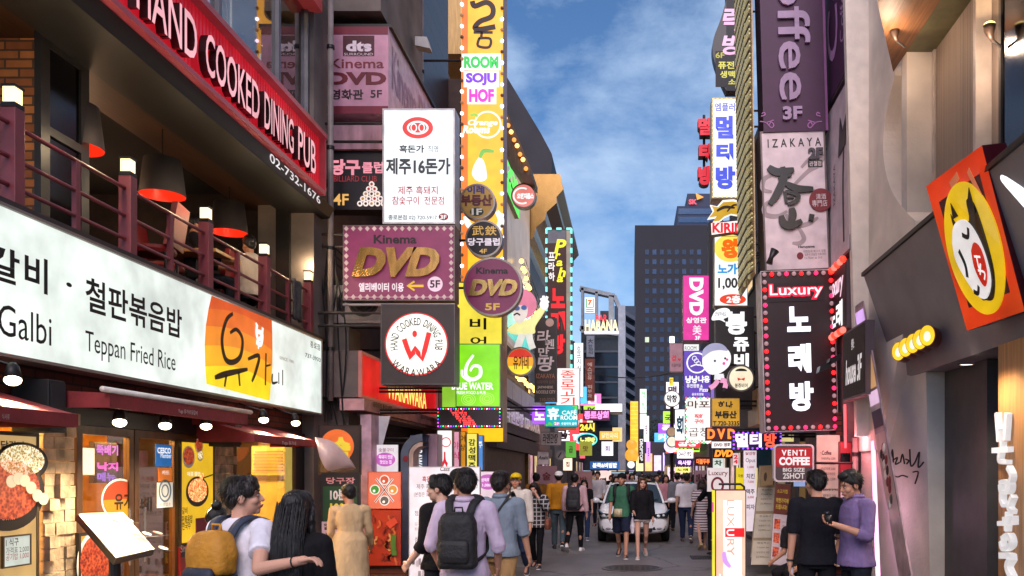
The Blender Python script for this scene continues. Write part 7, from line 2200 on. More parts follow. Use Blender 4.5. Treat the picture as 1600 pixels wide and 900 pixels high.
 # lamp post far and cables
t=thing('utility_pole','thin dark utility pole with drooping black cables on the sky side','pole',(2.4,24,0))
MB().tube([(2.45,24,.1),(2.45,24,7.6)],.09,10).build('shaft',mat('#4a4648',rough=.7),t)
for k in range(4):
 a=Vector((2.45,24,7.3-k*.25));b=Vector((3.2,17,7.6-k*.2))
 MB().tube([a.lerp(b,i/8)-Vector((0,0,.35*math.sin(math.pi*i/8)))for i in range(9)],.014,5).build('cable',mat('#161416'),
 t)
t=thing('wall_cable','bundle of loose black cables drooping down the stained concrete wall','cable',(-4.6,13.3,3))
rr=random.Random(12)
for k in range(8):
 p0=P(500+k*4,380+rr.random()*60,13.2);p2=P(508+k*5,620+rr.random()*60,13.2);p1=(p0+p2)/2+Vector((rr.uniform(-.25,.25),
 rr.uniform(-.1,.1),0))
 MB().tube([tuple(v)for v in spline([tuple(p0),tuple(p1),tuple(p2)],6)],.012,5).build('strand',mat('#161416'),t)
 # lit shop fronts at street level farther along
def shopfront(lab,fr,a,b,n,cols,zt=2.35):
 t=thing('lit_shop',lab,'shop front',fr.at((a+b)/2,.1,0))
 MB().slab(fr,(a,zt,b,zt+.3),-.05,.06).build('header',mat('#2a2224',rough=.5),t)
 for i in range(n):
  u0=a+(b-a)*i/n;u1=a+(b-a)*(i+1)/n-.02
  w=frame_rect(MB(),fr,(u0,.1,u1,zt-.003),.07,-.03,.04).build('window' if i%3 else 'door',mat('#3a2e2c',rough=.5),t)
  MB().slab(fr,(u0+.071,.171,u1-.071,zt-.075),-.02,.005).build('pane',mat(cols[i%len(cols)],rough=.15,emit=.75,evar=.5,
 var=.5),w)
  if i%2:MB().slab(fr,(u0+.2,.9,u1-.25,1.7),.006,.01).build('poster_sheet',mat(cols[(i+1)%len(cols)],rough=.6,emit=.3),
 w)
shopfront('row of dim violet and amber lit shop windows beside the white menu board',leftwall(-3.52),18.3,25.8,6,['#5a3a2a',
 '#b890d8','#2a2020','#e0b070','#3a2a30'])
shopfront('row of pink and cream lit shop windows behind the mustard sweater man',leftwall(-3.36),28.2,36.0,6,['#c890a0',
 '#e8c890','#4a3030','#d8a8c0'])
shopfront('bright far shop windows on the dark shop building',leftwall(-2.88),44.5,51.5,5,['#f0d0a0','#e0b0d0','#f4e8e0'])
shopfront('cream and pink lit shop windows under the white meat restaurant sign',rightwall(3.22),-27.5,-16,8,['#d8b0a0',
 '#e8d0b0','#6a4a48','#d890a8'])
shopfront('lit shop windows far along under the round lamp post signs',rightwall(3.27),-49,-29,10,['#f0c8d8','#e8d8c0',
 '#8a6068','#d8c0f0'])
# wires, pipes and air-conditioner boxes on the fronts
WIRE=mat('#141214',rough=.6)
for i,(p0,p1,sag,lab)in enumerate((((-4.9,13.6,8.2),(-3.3,26,7.2),.5,'black overhead wire from the Kinema sign towards the waving figure'),
 ((-4.9,13.5,5.2),(-3.2,19.5,4.6),.35,'black wire sagging behind the lime green sign'),((-3.3,26,8.0),(-3.0,44,7.4),.6,
 'black wire along the far facades by the brown tower sign'),((3.2,15.5,4.2),(3.0,28,5.2),.4,'black wire behind the violet pizza sign'),
 ((3.2,15.4,6.6),(2.4,24,7.4),.4,'black wire from the neon ladder to the thin pole'),((-3.2,40,6.6),(3.2,38,6.4),.5,'black wire crossing the far street from side to side'))):
 t=thing('overhead_wire',lab,'wire',p0)
 a,b=Vector(p0),Vector(p1)
 for k in range(3):
  MB().tube([a.lerp(b,j/10)+Vector((.05*k,0,.09*k-(sag+.08*k)*math.sin(math.pi*j/10)))for j in range(11)],.011,5).build('strand',
 WIRE,t)
def ac_unit(p,lab):
 t=thing('air_conditioner',lab,'air conditioner',p)
 x,y,z=p
 MB().box((x-.4,y,z),(x+.4,y+.3,z+.6)).build('case',mat('#b8aca8',rough=.5,var=.3),t,bevel=.015)
 fr=Frame((x-.1,y,z+.3),X3,Z3)
 for k in range(4):MB().ring(fr,(0,0),.24-.06*k,.24-.06*k,.012,.002+.001*k,.012,20).build('fan_guard',mat('#4a4446'),t)
 MB().disc(fr,(0,0),.25,.25,.0005,.0015,20).build('fan_opening',mat('#1c181a'),t)
 MB().box((x-.42,y+.05,z-.05),(x+.42,y+.25,z-.003)).build('bracket',WIRE,t)
ac_unit(P(578,500,13.42),'grimy outdoor unit tucked beside the round W sign')
ac_unit(P(560,505,13.44),'second grimy outdoor unit half hidden by the maroon DVD sign')
ac_unit(P(702,300,18.9),'outdoor unit in the gap beside the tall orange column')
for(x,y,z0,z1,lab)in((-4.62,13.15,2.8,9,'pale drain pipe on the stained concrete pillar'),(-4.02,16.4,5,12,'dark drain pipe on the brown tiled wall'),
 (3.24,12.3,.1,2.2,'thin pipe at the narrow red doorway')):
 t=thing('drain_pipe',lab,'pipe',(x,y,z0))
 MB().tube([(x,y,z0),(x,y,z1)],.045,10).build('pipe',mat('#8a7c78',rough=.5,var=.3),t,smooth=True)
 for k in range(4):
  zz=z0+(z1-z0)*(k+.5)/4;MB().lathe((x,y,zz),[(.046,0),(.06,0),(.06,.05),(.046,.05)],12).build('clamp',STEEL_D,t)
  # tree mass at the end
rr=random.Random(21)
tr=thing('street_tree','dark leafy tree filling the end of the street below the tower','tree',P(1032,738,110))
c0=P(1032,690,110)
MB().tube([(c0.x,110,0),(c0.x+.2,110,2.2),(c0.x,110,4.5)],[.35,.28,.18],10).build('trunk',mat('#2c221c',rough=.9),tr)
for k in range(5):
 a=Vector((c0.x,110,2.5+k*.4));MB().tube([a,a+Vector((rr.uniform(-2,2),rr.uniform(-1.5,1.5),2+rr.random()))],[.12,.05],
 6).build('limb',mat('#2c221c',rough=.9),tr)
mb=MB()
for k in range(3200):
 while True:
  v=Vector((rr.uniform(-1,1),rr.uniform(-1,1),rr.uniform(-1,1)))
  if v.length<1:break
 lob=rr.choice([(-1.7,0,3.6,1.6),(1.5,.5,3.8,1.7),(0,-.6,5.6,2.0),(-.8,0,7.2,1.5),(1.2,0,6.6,1.5),(-2.2,.3,5.4,1.2)])
 p=Vector((c0.x+lob[0],110+lob[1],lob[2]))+v.normalized()*lob[3]*(v.length**.5)
 s=rr.uniform(.09,.2);a=Vector((rr.gauss(0,1),rr.gauss(0,1),rr.gauss(0,1))).normalized();b=a.orthogonal().normalized()
 mb.add([p-a*s,p+b*s*.5,p+a*s,p-b*s*.5],[(0,1,2,3)])
mb.build('crown',mat('#2c3a24',rough=.7,var=.5,scale=1.5),tr)
# ------------------------------------------------------------------ people
def clouds(name,size,depth=2):
 t=bpy.data.textures.get(name)
 if not t:
  t=bpy.data.textures.new(name,'CLOUDS');t.noise_scale=size;t.noise_depth=depth
 return t
def soften(o,vox,smooth=4,folds=0.0,fsize=.12,fine=0.0):
 r=o.modifiers.new('skin','REMESH');r.mode='VOXEL';r.voxel_size=vox;r.use_smooth_shade=True
 if smooth:
  s=o.modifiers.new('soft','SMOOTH');s.factor=.5;s.iterations=smooth
 if folds:
  d=o.modifiers.new('folds','DISPLACE');d.texture=clouds('folds%.3f'%fsize,fsize);d.strength=folds;d.mid_level=.5
 if fine:
  d=o.modifiers.new('fine','DISPLACE');d.texture=clouds('fine',.035,1);d.strength=fine;d.mid_level=.5
def clothmat(hx,rough=.85):
 return mat(hx,rough=rough,var=.25,scale=5,bump=.7,bscale=13,spec=.2,stretch=(1.3,1.3,.45))
def hairmat(hx):
 return mat(hx,rough=.42,var=.55,scale=9,stretch=(9,9,.8),bump=.6,bscale=9,spec=.4)
def skinmat(hx='#c69078'):
 return mat(hx,rough=.55,var=.1,scale=6,bump=.05,spec=.35)
def plaidmat():
 if 'plaid' in _mats:return _mats['plaid']
 m=bpy.data.materials.new('plaid_cloth');m.use_nodes=True;t=m.node_tree;p=t.nodes['Principled BSDF'];p.inputs['Roughness'].default_value=.9
 co=t.nodes.new('ShaderNodeTexCoord');fs=[]
 for ax,sc_ in(('X',14),('Z',14)):
  w=t.nodes.new('ShaderNodeTexWave');w.wave_type='BANDS';w.bands_direction=ax;w.inputs['Scale'].default_value=sc_/3.3;w.inputs['Distortion'].default_value=.4
  t.links.new(co.outputs['Object'],w.inputs[0])
  r=t.nodes.new('ShaderNodeMapRange');r.inputs[1].default_value=.86;r.inputs[2].default_value=.92
  t.links.new(w.outputs['Fac'],r.inputs[0]);fs.append(r)
 mx_=t.nodes.new('ShaderNodeMath');mx_.operation='MAXIMUM'
 t.links.new(fs[0].outputs[0],mx_.inputs[0]);t.links.new(fs[1].outputs[0],mx_.inputs[1])
 mm=t.nodes.new('ShaderNodeMix');mm.data_type='RGBA';mm.inputs[6].default_value=(.012,.012,.014,1);mm.inputs[7].default_value=(.4,
 .38,.38,1)
 t.links.new(mx_.outputs[0],mm.inputs[0]);t.links.new(mm.outputs[2],p.inputs['Base Color'])
 _mats['plaid']=m;return m
def stripemat():
 if 'stripe' in _mats:return _mats['stripe']
 m=bpy.data.materials.new('striped_cloth');m.use_nodes=True;t=m.node_tree;p=t.nodes['Principled BSDF'];p.inputs['Roughness'].default_value=.9
 co=t.nodes.new('ShaderNodeTexCoord');w=t.nodes.new('ShaderNodeTexWave');w.bands_direction='Z';w.inputs['Scale'].default_value=5.5
 t.links.new(co.outputs['Object'],w.inputs[0])
 r=t.nodes.new('ShaderNodeMapRange');r.inputs[1].default_value=.6;r.inputs[2].default_value=.68
 t.links.new(w.outputs['Fac'],r.inputs[0])
 mm=t.nodes.new('ShaderNodeMix');mm.data_type='RGBA';mm.inputs[6].default_value=(.7,.6,.6,1);mm.inputs[7].default_value=(.06,
 .03,.05,1)
 t.links.new(r.outputs[0],mm.inputs[0]);t.links.new(mm.outputs[2],p.inputs['Base Color'])
 _mats['stripe']=m;return m
def rot_about(p,piv,m):
 return piv+m@(p-piv)
def person(label,x,y,rz=0.0,h=1.72,vox=.011,skin='#c69078',hair=('short','#17110f'),top=('tee','#dddddd'),sleeve=.55,hem=.86,
 bottom=('trousers','#22252e'),shoes='#2a2626',legs=((0,0),(0,0)),arms=((0,.12,.1),(0,.12,.1)),arm_pts=None,head=(0,0,
 0),lean=0.0,girl=False,fingers=False,face=True,cap=None,glasses=False,ease=.016,sit=None,group=None,belt=None,collar=None,
 zoff=0.0):
 k=h/1.72
 root=thing('person',label,'person',(x,y,0),group,R(rz))
 V=Vector
 sw=.172 if girl else.19
 hipw=.088
 # --- joints
 lean_m=Matrix.Rotation(-lean,3,'X')
 hipz=.905
 J={}
 feet_z=[]
 for s,(sd,lg)in enumerate(((-1,legs[0]),(1,legs[1]))):
  a,b=lg[0],lg[1]
  hp=V((sd*hipw,0,hipz))
  kn=hp+V((sd*.012,math.sin(a)*.43,-math.cos(a)*.43))
  an=kn+V((0,math.sin(a-b)*.40,-math.cos(a-b)*.40))
  J['leg',sd]=(hp,kn,an,a-b)
  feet_z.append(an.z-.075)
 drop=min(feet_z)
 dz=V((0,0,-drop))
 for sd in(-1,1):
  hp,kn,an,ang=J['leg',sd]
  J['leg',sd]=(hp+dz,kn+dz,an+dz,ang)
 up=lambda p:rot_about(p,V((0,0,hipz)),lean_m)+dz
 for sd,am in((-1,arms[0]),(1,arms[1])):
  sh=V((sd*sw,-.005,1.385))
  if arm_pts and sd in arm_pts:
   el,wr=V(arm_pts[sd][0]),V(arm_pts[sd][1])
   J['arm',sd]=(up(sh),up(el),up(wr));continue
  a,c,b=am
  d1=V((sd*math.sin(c),math.sin(a)*math.cos(c),-math.cos(a)*math.cos(c)))
  el=sh+d1*.285
  a2=a+b
  d2=V((sd*math.sin(c)*(.6 if b<.6 else-.2),math.sin(a2),-math.cos(a2))).normalized()
  wr=el+d2*.25
  J['arm',sd]=(up(sh),up(el),up(wr))
 npv=up(V((0,0,1.455)))
 hm=Matrix.Rotation(head[0],3,'Z')@Matrix.Rotation(head[1],3,'X')@Matrix.Rotation(head[2],3,'Y')
 hc=npv+hm@V((0,.025,.13))
 hl=lambda p:hc+hm@V(p)
 Sc=Matrix.Scale(k,4)
 def ob(nm,mb,m,vx=None,parent=None,**kw):
  mb.xform(Sc)
  o=mb.build(nm,m,None,smooth=True)
  o.parent=parent or root
  if vx:soften(o,vx,**kw)
  return o
 hr=hm.to_4x4()
 # --- body, one continuous skin
 B=MB()
 tor=[(0,0,.86,.13,.09),(0,0,.93,.15,.10),(0,0,1.05,.128,.088),(0,0,1.2,.145,.1),(0,0,1.33,.158,.1),(0,-.005,1.41,.13,
 .075),(0,-.005,1.455,.062,.055)]
 t_=MB().loft(tor,20);t_.v=[up(q)for q in t_.v];B.add(t_.v,t_.f)
 B.capsule(up(V((0,-.01,1.42))),hl((0,-.02,-.05)),.054 if not girl else.046,.05 if not girl else.043)
 B.ball(hl((0,-.012,.03)),(.076,.096,.09),20,12,hm)
 B.ball(hl((0,.028,-.042)),(.058,.062,.074),18,12,hm)
 B.ball(hl((0,.062,-.092)),(.026,.024,.02),12,8,hm)
 for sd in(-1,1):
  B.ball(hl((sd*.034,.055,-.03)),(.03,.03,.028),12,8,hm)
  B.ball(hl((sd*.078,-.008,-.008)),(.011,.024,.033),12,8,hm)
 B.capsule(hl((0,.084,.012)),hl((0,.104,-.026)),.008,.0135,10)
 B.ball(hl((0,.076,.026)),(.052,.014,.010),12,8,hm)
 B.ball(hl((0,.082,-.062)),(.026,.014,.016),12,8,hm)
 for sd in(-1,1):
  sh,el,wr=J['arm',sd]
  B.chain([sh,el,wr],[.054 if not girl else.045,.04 if not girl else.034,.027 if not girl else.023])
  d=(wr-el).normalized()
  side=V((0,1,0))-d*d.y
  side=side.normalized()if side.length>.2 else V((1,0,0))
  pn=d.cross(side)*(-sd)
  if fingers:
   pc=wr+d*.05
   B.capsule(wr,wr+d*.03,.026,.026)
   for q in(-1.1,-.35,.35,1.1):
    a0=wr+d*.02+side*q*.016;a1=wr+d*.082+side*q*.021
    B.capsule(a0,a1,.015,.012,8)
    ln=(.030,.036,.034,.026)[[-1.1,-.35,.35,1.1].index(q)]
    k1=a1+(d*.9+pn*.35+side*q*.1).normalized()*ln
    k2=k1+(d*.6+pn*.8).normalized()*ln*.75
    k3=k2+(d*.25+pn*.95).normalized()*ln*.5
    B.chain([a1,k1,k2,k3],[.0095,.0085,.008,.007],8)
   t0=wr+d*.028+side*.022
   t1=t0+(d*.6+side*.7+pn*.3).normalized()*.038
   t2=t1+(d*.9+side*.1+pn*.4).normalized()*.03
   B.chain([t0,t1,t2],[.014,.0105,.0085],8)
  else:
   B.capsule(wr,wr+d*.07+pn*.008,.026,.03,8)
   for q in(-1,-.33,.33,1):
    B.capsule(wr+d*.085+side*q*.02,wr+d*.15+side*q*.022+pn*.03,.011,.009,6)
   B.capsule(wr+d*.03+side*.02,wr+d*.085+side*.045+pn*.02,.012,.01,6)
  hp,kn,an,ang=J['leg',sd]
  B.chain([hp,kn,an],[.078,.052,.036]if not girl else[.074,.046,.031])
  cf=(kn*.62+an*.38)+V((0,-.015,0));B.ball(cf,(.045,.05,.09),12,8)
  ft=V((0,math.cos(ang*.6),math.sin(ang*.6)*.8)).normalized()
  B.capsule(an+V((0,0,-.035)),an+ft*.15+V((0,0,-.05)),.032,.024,8)
 body=ob('body',B,skinmat(skin),vox if not fingers else min(vox,.0055),smooth=2 if fingers else 3)
 # --- face
 if face:
  for sd in(-1,1):
   ob('eye',MB().ball(hl((sd*.031,.0815,.004)),(.0135,.007,.0065),10,6,hm),mat('#e8dcd6',rough=.2),None)
   ob('iris',MB().ball(hl((sd*.031,.0862,.004)),(.0065,.004,.0062),8,6,hm),mat('#0e0908',rough=.15),None)
   ob('eyebrow',MB().chain([hl((sd*.016,.0895,.026)),hl((sd*.034,.088,.031)),hl((sd*.05,.078,.026))],[.003,.0042,.0025],
 6),mat('#17110f'),None)
   ob('eyelid',MB().chain([hl((sd*.018,.086,.009)),hl((sd*.031,.0885,.0125)),hl((sd*.046,.08,.008))],[.0018,.0026,.0018],
 6),mat('#2a1814'),None)
  ob('lips',MB().chain([hl((-.022,.088,-.062)),hl((-.008,.0965,-.059)),hl((.008,.0965,-.059)),hl((.022,.088,-.062))],[.003,
 .006,.006,.003],8).ball(hl((0,.0945,-.068)),(.016,.006,.005),10,6,hm),mat('#a45a50' if not girl else '#b8484c',rough=.4),
 None)
  # --- hair
 ht,hcol=hair
 if ht!='bald':
  Hh=MB()
  if not cap:Hh.ball(hl((0,-.024,.045)),(.088,.103,.092),20,12,hm)
  Hh.ball(hl((0,-.066,-.005)),(.07,.048,.066),16,10,hm)
  for sd in(-1,1):
   Hh.ball(hl((sd*.066,-.026,.03)),(.026,.058,.05),12,8,hm)
   if ht in('bowl','long','bob'):
    Hh.ball(hl((sd*.062,.03,.04)),(.026,.045,.05),12,8,hm)
  if cap:pass
  elif ht=='quiff':
   Hh.ball(hl((0,.05,.098)),(.062,.046,.04),14,8,hm)
   Hh.ball(hl((0,-.02,.1)),(.078,.08,.05),14,8,hm)
  elif ht in('short','bowl'):
   Hh.ball(hl((0,.045,.088)),(.066,.045,.042),14,8,hm)
   if ht=='bowl':
    Hh.ball(hl((0,.066,.055)),(.062,.03,.03),14,8,hm)
  elif ht in('long','bob'):
   Hh.ball(hl((.0,.04,.092)),(.066,.05,.04),14,8,hm)
   if ht=='bob':
    Hh.ball(hl((0,.066,.058)),(.06,.028,.026),14,8,hm)
   L=(-.62 if fingers else-.42)if ht=='long' else-.12
   sidep=.0 if ht=='long' else.03
   Hh.add(*(lambda q:([hl(v)for v in q.v],q.f))(MB().loft([(0,-.145,L,.05,.016),(0,-.155,L+.06,.09,.028),(0,-.15,L*.6,
 .105,.036),(0,-.1,L*.25,.1,.05),(0,-.04,.02,.094,.075),(0,-.03,.06,.085,.08)],18)))
   for sd in(-1,1):
    Hh.chain([hl((sd*.078,.02,.03)),hl((sd*.088,.0,-.06)),hl((sd*.092,-.01,L*.7)),hl((sd*.085,0,L*.95))],[.028,.03,.03,
 .014],10)
  o=ob('hair',Hh,hairmat(hcol),vox*.8,smooth=3,folds=.008,fsize=.03,fine=.006)
  if ht=='long' and fingers:
   rr=random.Random(int(abs(x)*100))
   st=MB()
   for i in range(170):
    a=rr.uniform(-1,1)
    b0=hl((a*.1,-.055-.06*math.sqrt(max(0,1-a*a)),rr.uniform(-.05,.07)))
    b1=hl((a*.11,-.115-.065*math.sqrt(max(0,1-a*a)),-.2));b2=hl((a*.105+rr.uniform(-.012,.012),-.15-.04*math.sqrt(max(0,
 1-a*a)),-.64+rr.uniform(-.06,.04)))
    st.tube(spline([tuple(b0),tuple(b1),tuple(b2)],4),[.003]*8+[.0012],4,False)
   ob('hair_strands',st,hairmat(hcol),None)
  if fingers and ht!='long' and not cap:
   rr=random.Random(int(abs(x)*1000)+3);st=MB()
   for i in range(1500):
    a=rr.uniform(0,2*math.pi);b=rr.uniform(-.55,1.5)
    n0=V((math.cos(b)*math.cos(a),math.cos(b)*math.sin(a),math.sin(b)))
    c=V((n0.x*.09,-.026+n0.y*.104,.045+n0.z*.092))
    if c.y>.03 and c.z<.065:continue
    dn=V((n0.x*.25,-.25+n0.y*.25+(.9 if c.y>.03 else 0),-.75));dn=dn-n0*dn.dot(n0)*.82
    if dn.length<.05:continue
    dn=dn.normalized()+V((rr.gauss(0,.22),rr.gauss(0,.22),rr.gauss(0,.15)))
    L=rr.uniform(.025,.05);w=n0.cross(dn).normalized()*rr.uniform(.0018,.0035)
    p0,p1,p2=c*.99,c+n0*.004+dn*L*.55,c+n0*rr.uniform(-.002,.007)+dn*L
    st.add([hl(p0-w),hl(p0+w),hl(p1+w*.8),hl(p1-w*.8),hl(p2)],[(0,1,2,3),(3,2,4)])
   ob('hair_strands',st,hairmat(hcol),None)
 if cap:
  cc,style=cap
  C=MB().ball(hl((0,-.014,.058)),(.094,.108,.082),22,12,hm)
  ob('cap',C,clothmat(cc),vox,smooth=4)
  front=1 if style=='front' else-1
  bm_=MB();n_=12;vs=[]
  for i in range(n_+1):
   a=math.pi*i/n_
   vs.append(hl((.082*math.cos(a),front*(.085+.0*a)*(.7+.3*math.sin(a)),.062)))
   vs.append(hl((.084*math.cos(a),front*(.06+.115*math.sin(a)),.05-.012*math.sin(a))))
  bm_.add(vs,[(2*i,2*i+1,2*i+3,2*i+2)for i in range(n_)])
  o=ob('cap_brim',bm_,clothmat(cc));s=o.modifiers.new('s','SOLIDIFY');s.thickness=.005
 if glasses:
  G=MB()
  for sd in(-1,1):
   ring=[hl((sd*.033+.022*math.cos(q*math.pi/6),.098,.002+.017*math.sin(q*math.pi/6)))for q in range(13)]
   G.tube(ring,.0022,5);G.tube([hl((sd*.055,.097,.006)),hl((sd*.08,.0,.006))],.002,5)
  G.tube([hl((-.011,.099,.004)),hl((.011,.099,.004))],.002,5)
  ob('glasses',G,mat('#161214',rough=.3))
  # --- top
 kind,tc_=top
 e=ease
 g=.93 if girl else 1.0
 T=MB()
 if kind=='dress':
  rings=[(0,0,.45,.205,.16),(0,0,.62,.195,.15),(0,0,.8,.18,.13),(0,0,.98,.15,.11)]
 elif kind=='coat':
  rings=[(0,0,.42,.235,.19),(0,0,.6,.232,.185),(0,0,.85,.222,.175),(0,0,1.02,.208,.158)]
 else:
  rings=[(0,0,hem,.19+e,.138+e),(0,0,hem+.04,.187+e*.9,.134+e),(0,0,1.0,.155*g+e,.11+e)]
 rings+=[(0,0,1.12,.148*g+e,.105+e),(0,0,1.28,.166*g+e,.112+e),(0,-.004,1.375,.168*g+e,.098+e),(0,-.006,1.43,.115*g+e,
 .07+e),(0,-.006,1.462,.058+e*.6,.052+e*.6)]
 q=MB().loft(rings,24);T.add([up(v)if kind not in('coat','dress')else up(v)for v in q.v],q.f)
 for sd in(-1,1):
  sh,el,wr=J['arm',sd]
  r0,r1,r2=(.058*g+e,.044*g+e,.03*g+e)
  sh2=sh+(up(V((0,0,1.40)))-sh)*.18
  T.capsule(sh2,sh,.066*g+e*.7,r0,14)
  def cut(a,b,ra,rb,t):
   p=a.lerp(b,t);rr_=ra+(rb-ra)*t
   n=14
   T.tube([a,a.lerp(p,.5),p],[ra,(ra+rr_)/2+.004,rr_+.004],n)
  if sleeve<=1:
   cut(sh,el,r0,r1,max(sleeve,.1))
  else:
   T.capsule(sh,el,r0,r1,14)
   cut(el,wr,r1,r2+.004,sleeve-1)
 tm=plaidmat()if tc_=='plaid' else stripemat()if tc_=='stripe' else clothmat(tc_)
 ob({'tee':'shirt','shirt':'shirt','sweater':'sweater','coat':'coat','dress':'dress'}[kind],T,tm,vox,smooth=4,folds=.016,
 fsize=.13,fine=.003)
 if collar:
  Cc=MB();n_=18;vs=[]
  for i in range(n_+1):
   a=R(90)+R(20)+R(320)*i/n_
   for(rr_,z)in((.064,1.455),(.068,1.492),(.08,1.462)):
    vs.append(up(V((rr_*1.02*math.cos(a),-.008+rr_*.92*math.sin(a),z+(.0 if rr_<.079 else-.01*abs(math.sin(a)))))))
  Cc.add(vs,[(3*i+j,3*i+3+j,3*i+4+j,3*i+1+j)for i in range(n_)for j in(0,1)])
  o=ob('collar',Cc,clothmat(collar));o.modifiers.new('s','SOLIDIFY').thickness=.006
  # --- bottom
 bk,bc=bottom
 if bk!='none':
  Q=MB()
  g2=1.0
  q=MB().loft([(0,0,.80,.14,.115),(0,0,.88,.158,.122),(0,0,.95,.152,.115),(0,0,1.02,.142,.104)],22);Q.add([v+dz for v in q.v],
 q.f)
  if bk=='skirt':
   q=MB().loft([(0,0,.55,.2,.16),(0,0,.75,.18,.14),(0,0,.9,.16,.124)],22);Q.add([v+dz for v in q.v],q.f)
  for sd in(-1,1):
   hp,kn,an,ang=J['leg',sd]
   ex={'trousers':.014,'jeans':.018,'slim':.008,'shorts':.03,'hotpants':.014,'skirt':0}[bk]
   if bk in('trousers','jeans','slim'):
    Q.capsule(hp,kn,.082+ex,.055+ex,14)
    Q.tube([kn-(an-kn)*.05,kn.lerp(an,.5),an+(kn-an)*.04],[.055+ex,.048+ex,.04+ex*1.1],14)
   elif bk=='shorts':
    Q.tube([hp,kn.lerp(hp,.12)],[.085+ex,.072+ex],16)
   elif bk=='hotpants':
    Q.tube([hp+V((0,0,.02)),hp.lerp(kn,.28)],[.088+ex,.088+ex],16)
  ob({'trousers':'trousers','jeans':'trousers','slim':'trousers','shorts':'shorts','hotpants':'shorts','skirt':'skirt'}[bk],
 Q,clothmat(bc),vox,smooth=4,folds=.016,fsize=.1,fine=.003)
  # --- shoes
 for sd in(-1,1):
  hp,kn,an,ang=J['leg',sd]
  ft=V((sd*.12,math.cos(ang*.7),math.sin(ang*.7)*.9)).normalized()
  upv=V((0,0,1))-ft*ft.z;upv.normalize()
  c=an-V((0,0,.035))
  S=MB();q=[]
  for(t,w,hh)in((-.075,.026,.04),(-.06,.036,.07),(-.02,.038,.085),(.04,.041,.07),(.1,.046,.05),(.15,.042,.038),(.178,.022,
 .02)):
   o_=c+ft*t-upv*.04;lat=ft.cross(upv).normalized()
   q.append([o_+lat*w*math.cos(a)+upv*(hh if math.sin(a)>0 else.0)*abs(math.sin(a))**.7 for a in[2*math.pi*i/14 for i in range(14)]])
  vs=[v for r_ in q for v in r_];n=14
  S.add(vs,[(i*n+j,i*n+(j+1)%n,(i+1)*n+(j+1)%n,(i+1)*n+j)for i in range(6)for j in range(n)]+[tuple(range(n-1,-1,-1)),
 tuple(range(6*n,7*n))])
  so=ob('shoe',S,mat(shoes if isinstance(shoes,str)else shoes[0],rough=.6))
  U=MB();lat=ft.cross(upv).normalized();prof=[(-.08,.024),(-.06,.036),(0,.04),(.1,.048),(.15,.044),(.182,.02)]
  ring=[c+ft*t+lat*w-upv*.038 for t,w in prof]+[c+ft*t-lat*w-upv*.038 for t,w in prof[::-1]]
  n=len(ring)
  U.add(ring+[p-upv*.022 for p in ring],[tuple(range(n)),tuple(range(2*n-1,n-1,-1))]+[(i,i+n,(i+1)%n+n,(i+1)%n)for i in range(n)])
  U.xform(Sc);o=U.build('sole',mat('#d8d0cc' if isinstance(shoes,str)else shoes[1],rough=.6),None);o.parent=so
 root['_k']=k
 return root,J,up,k
def worn(root,k,name,label,cat):
 """a bag carried by a person: a thing of its own at the same place and turn"""
 t=thing(name,label,cat,tuple(root.location),None,root.rotation_euler[2])
 def ob(nm,mb,m,**kw):
  mb.xform(Matrix.Scale(k,4))
  o=mb.build(nm,m,None,smooth=True);o.parent=t
  if kw:soften(o,**kw)
  return o
 return t,ob
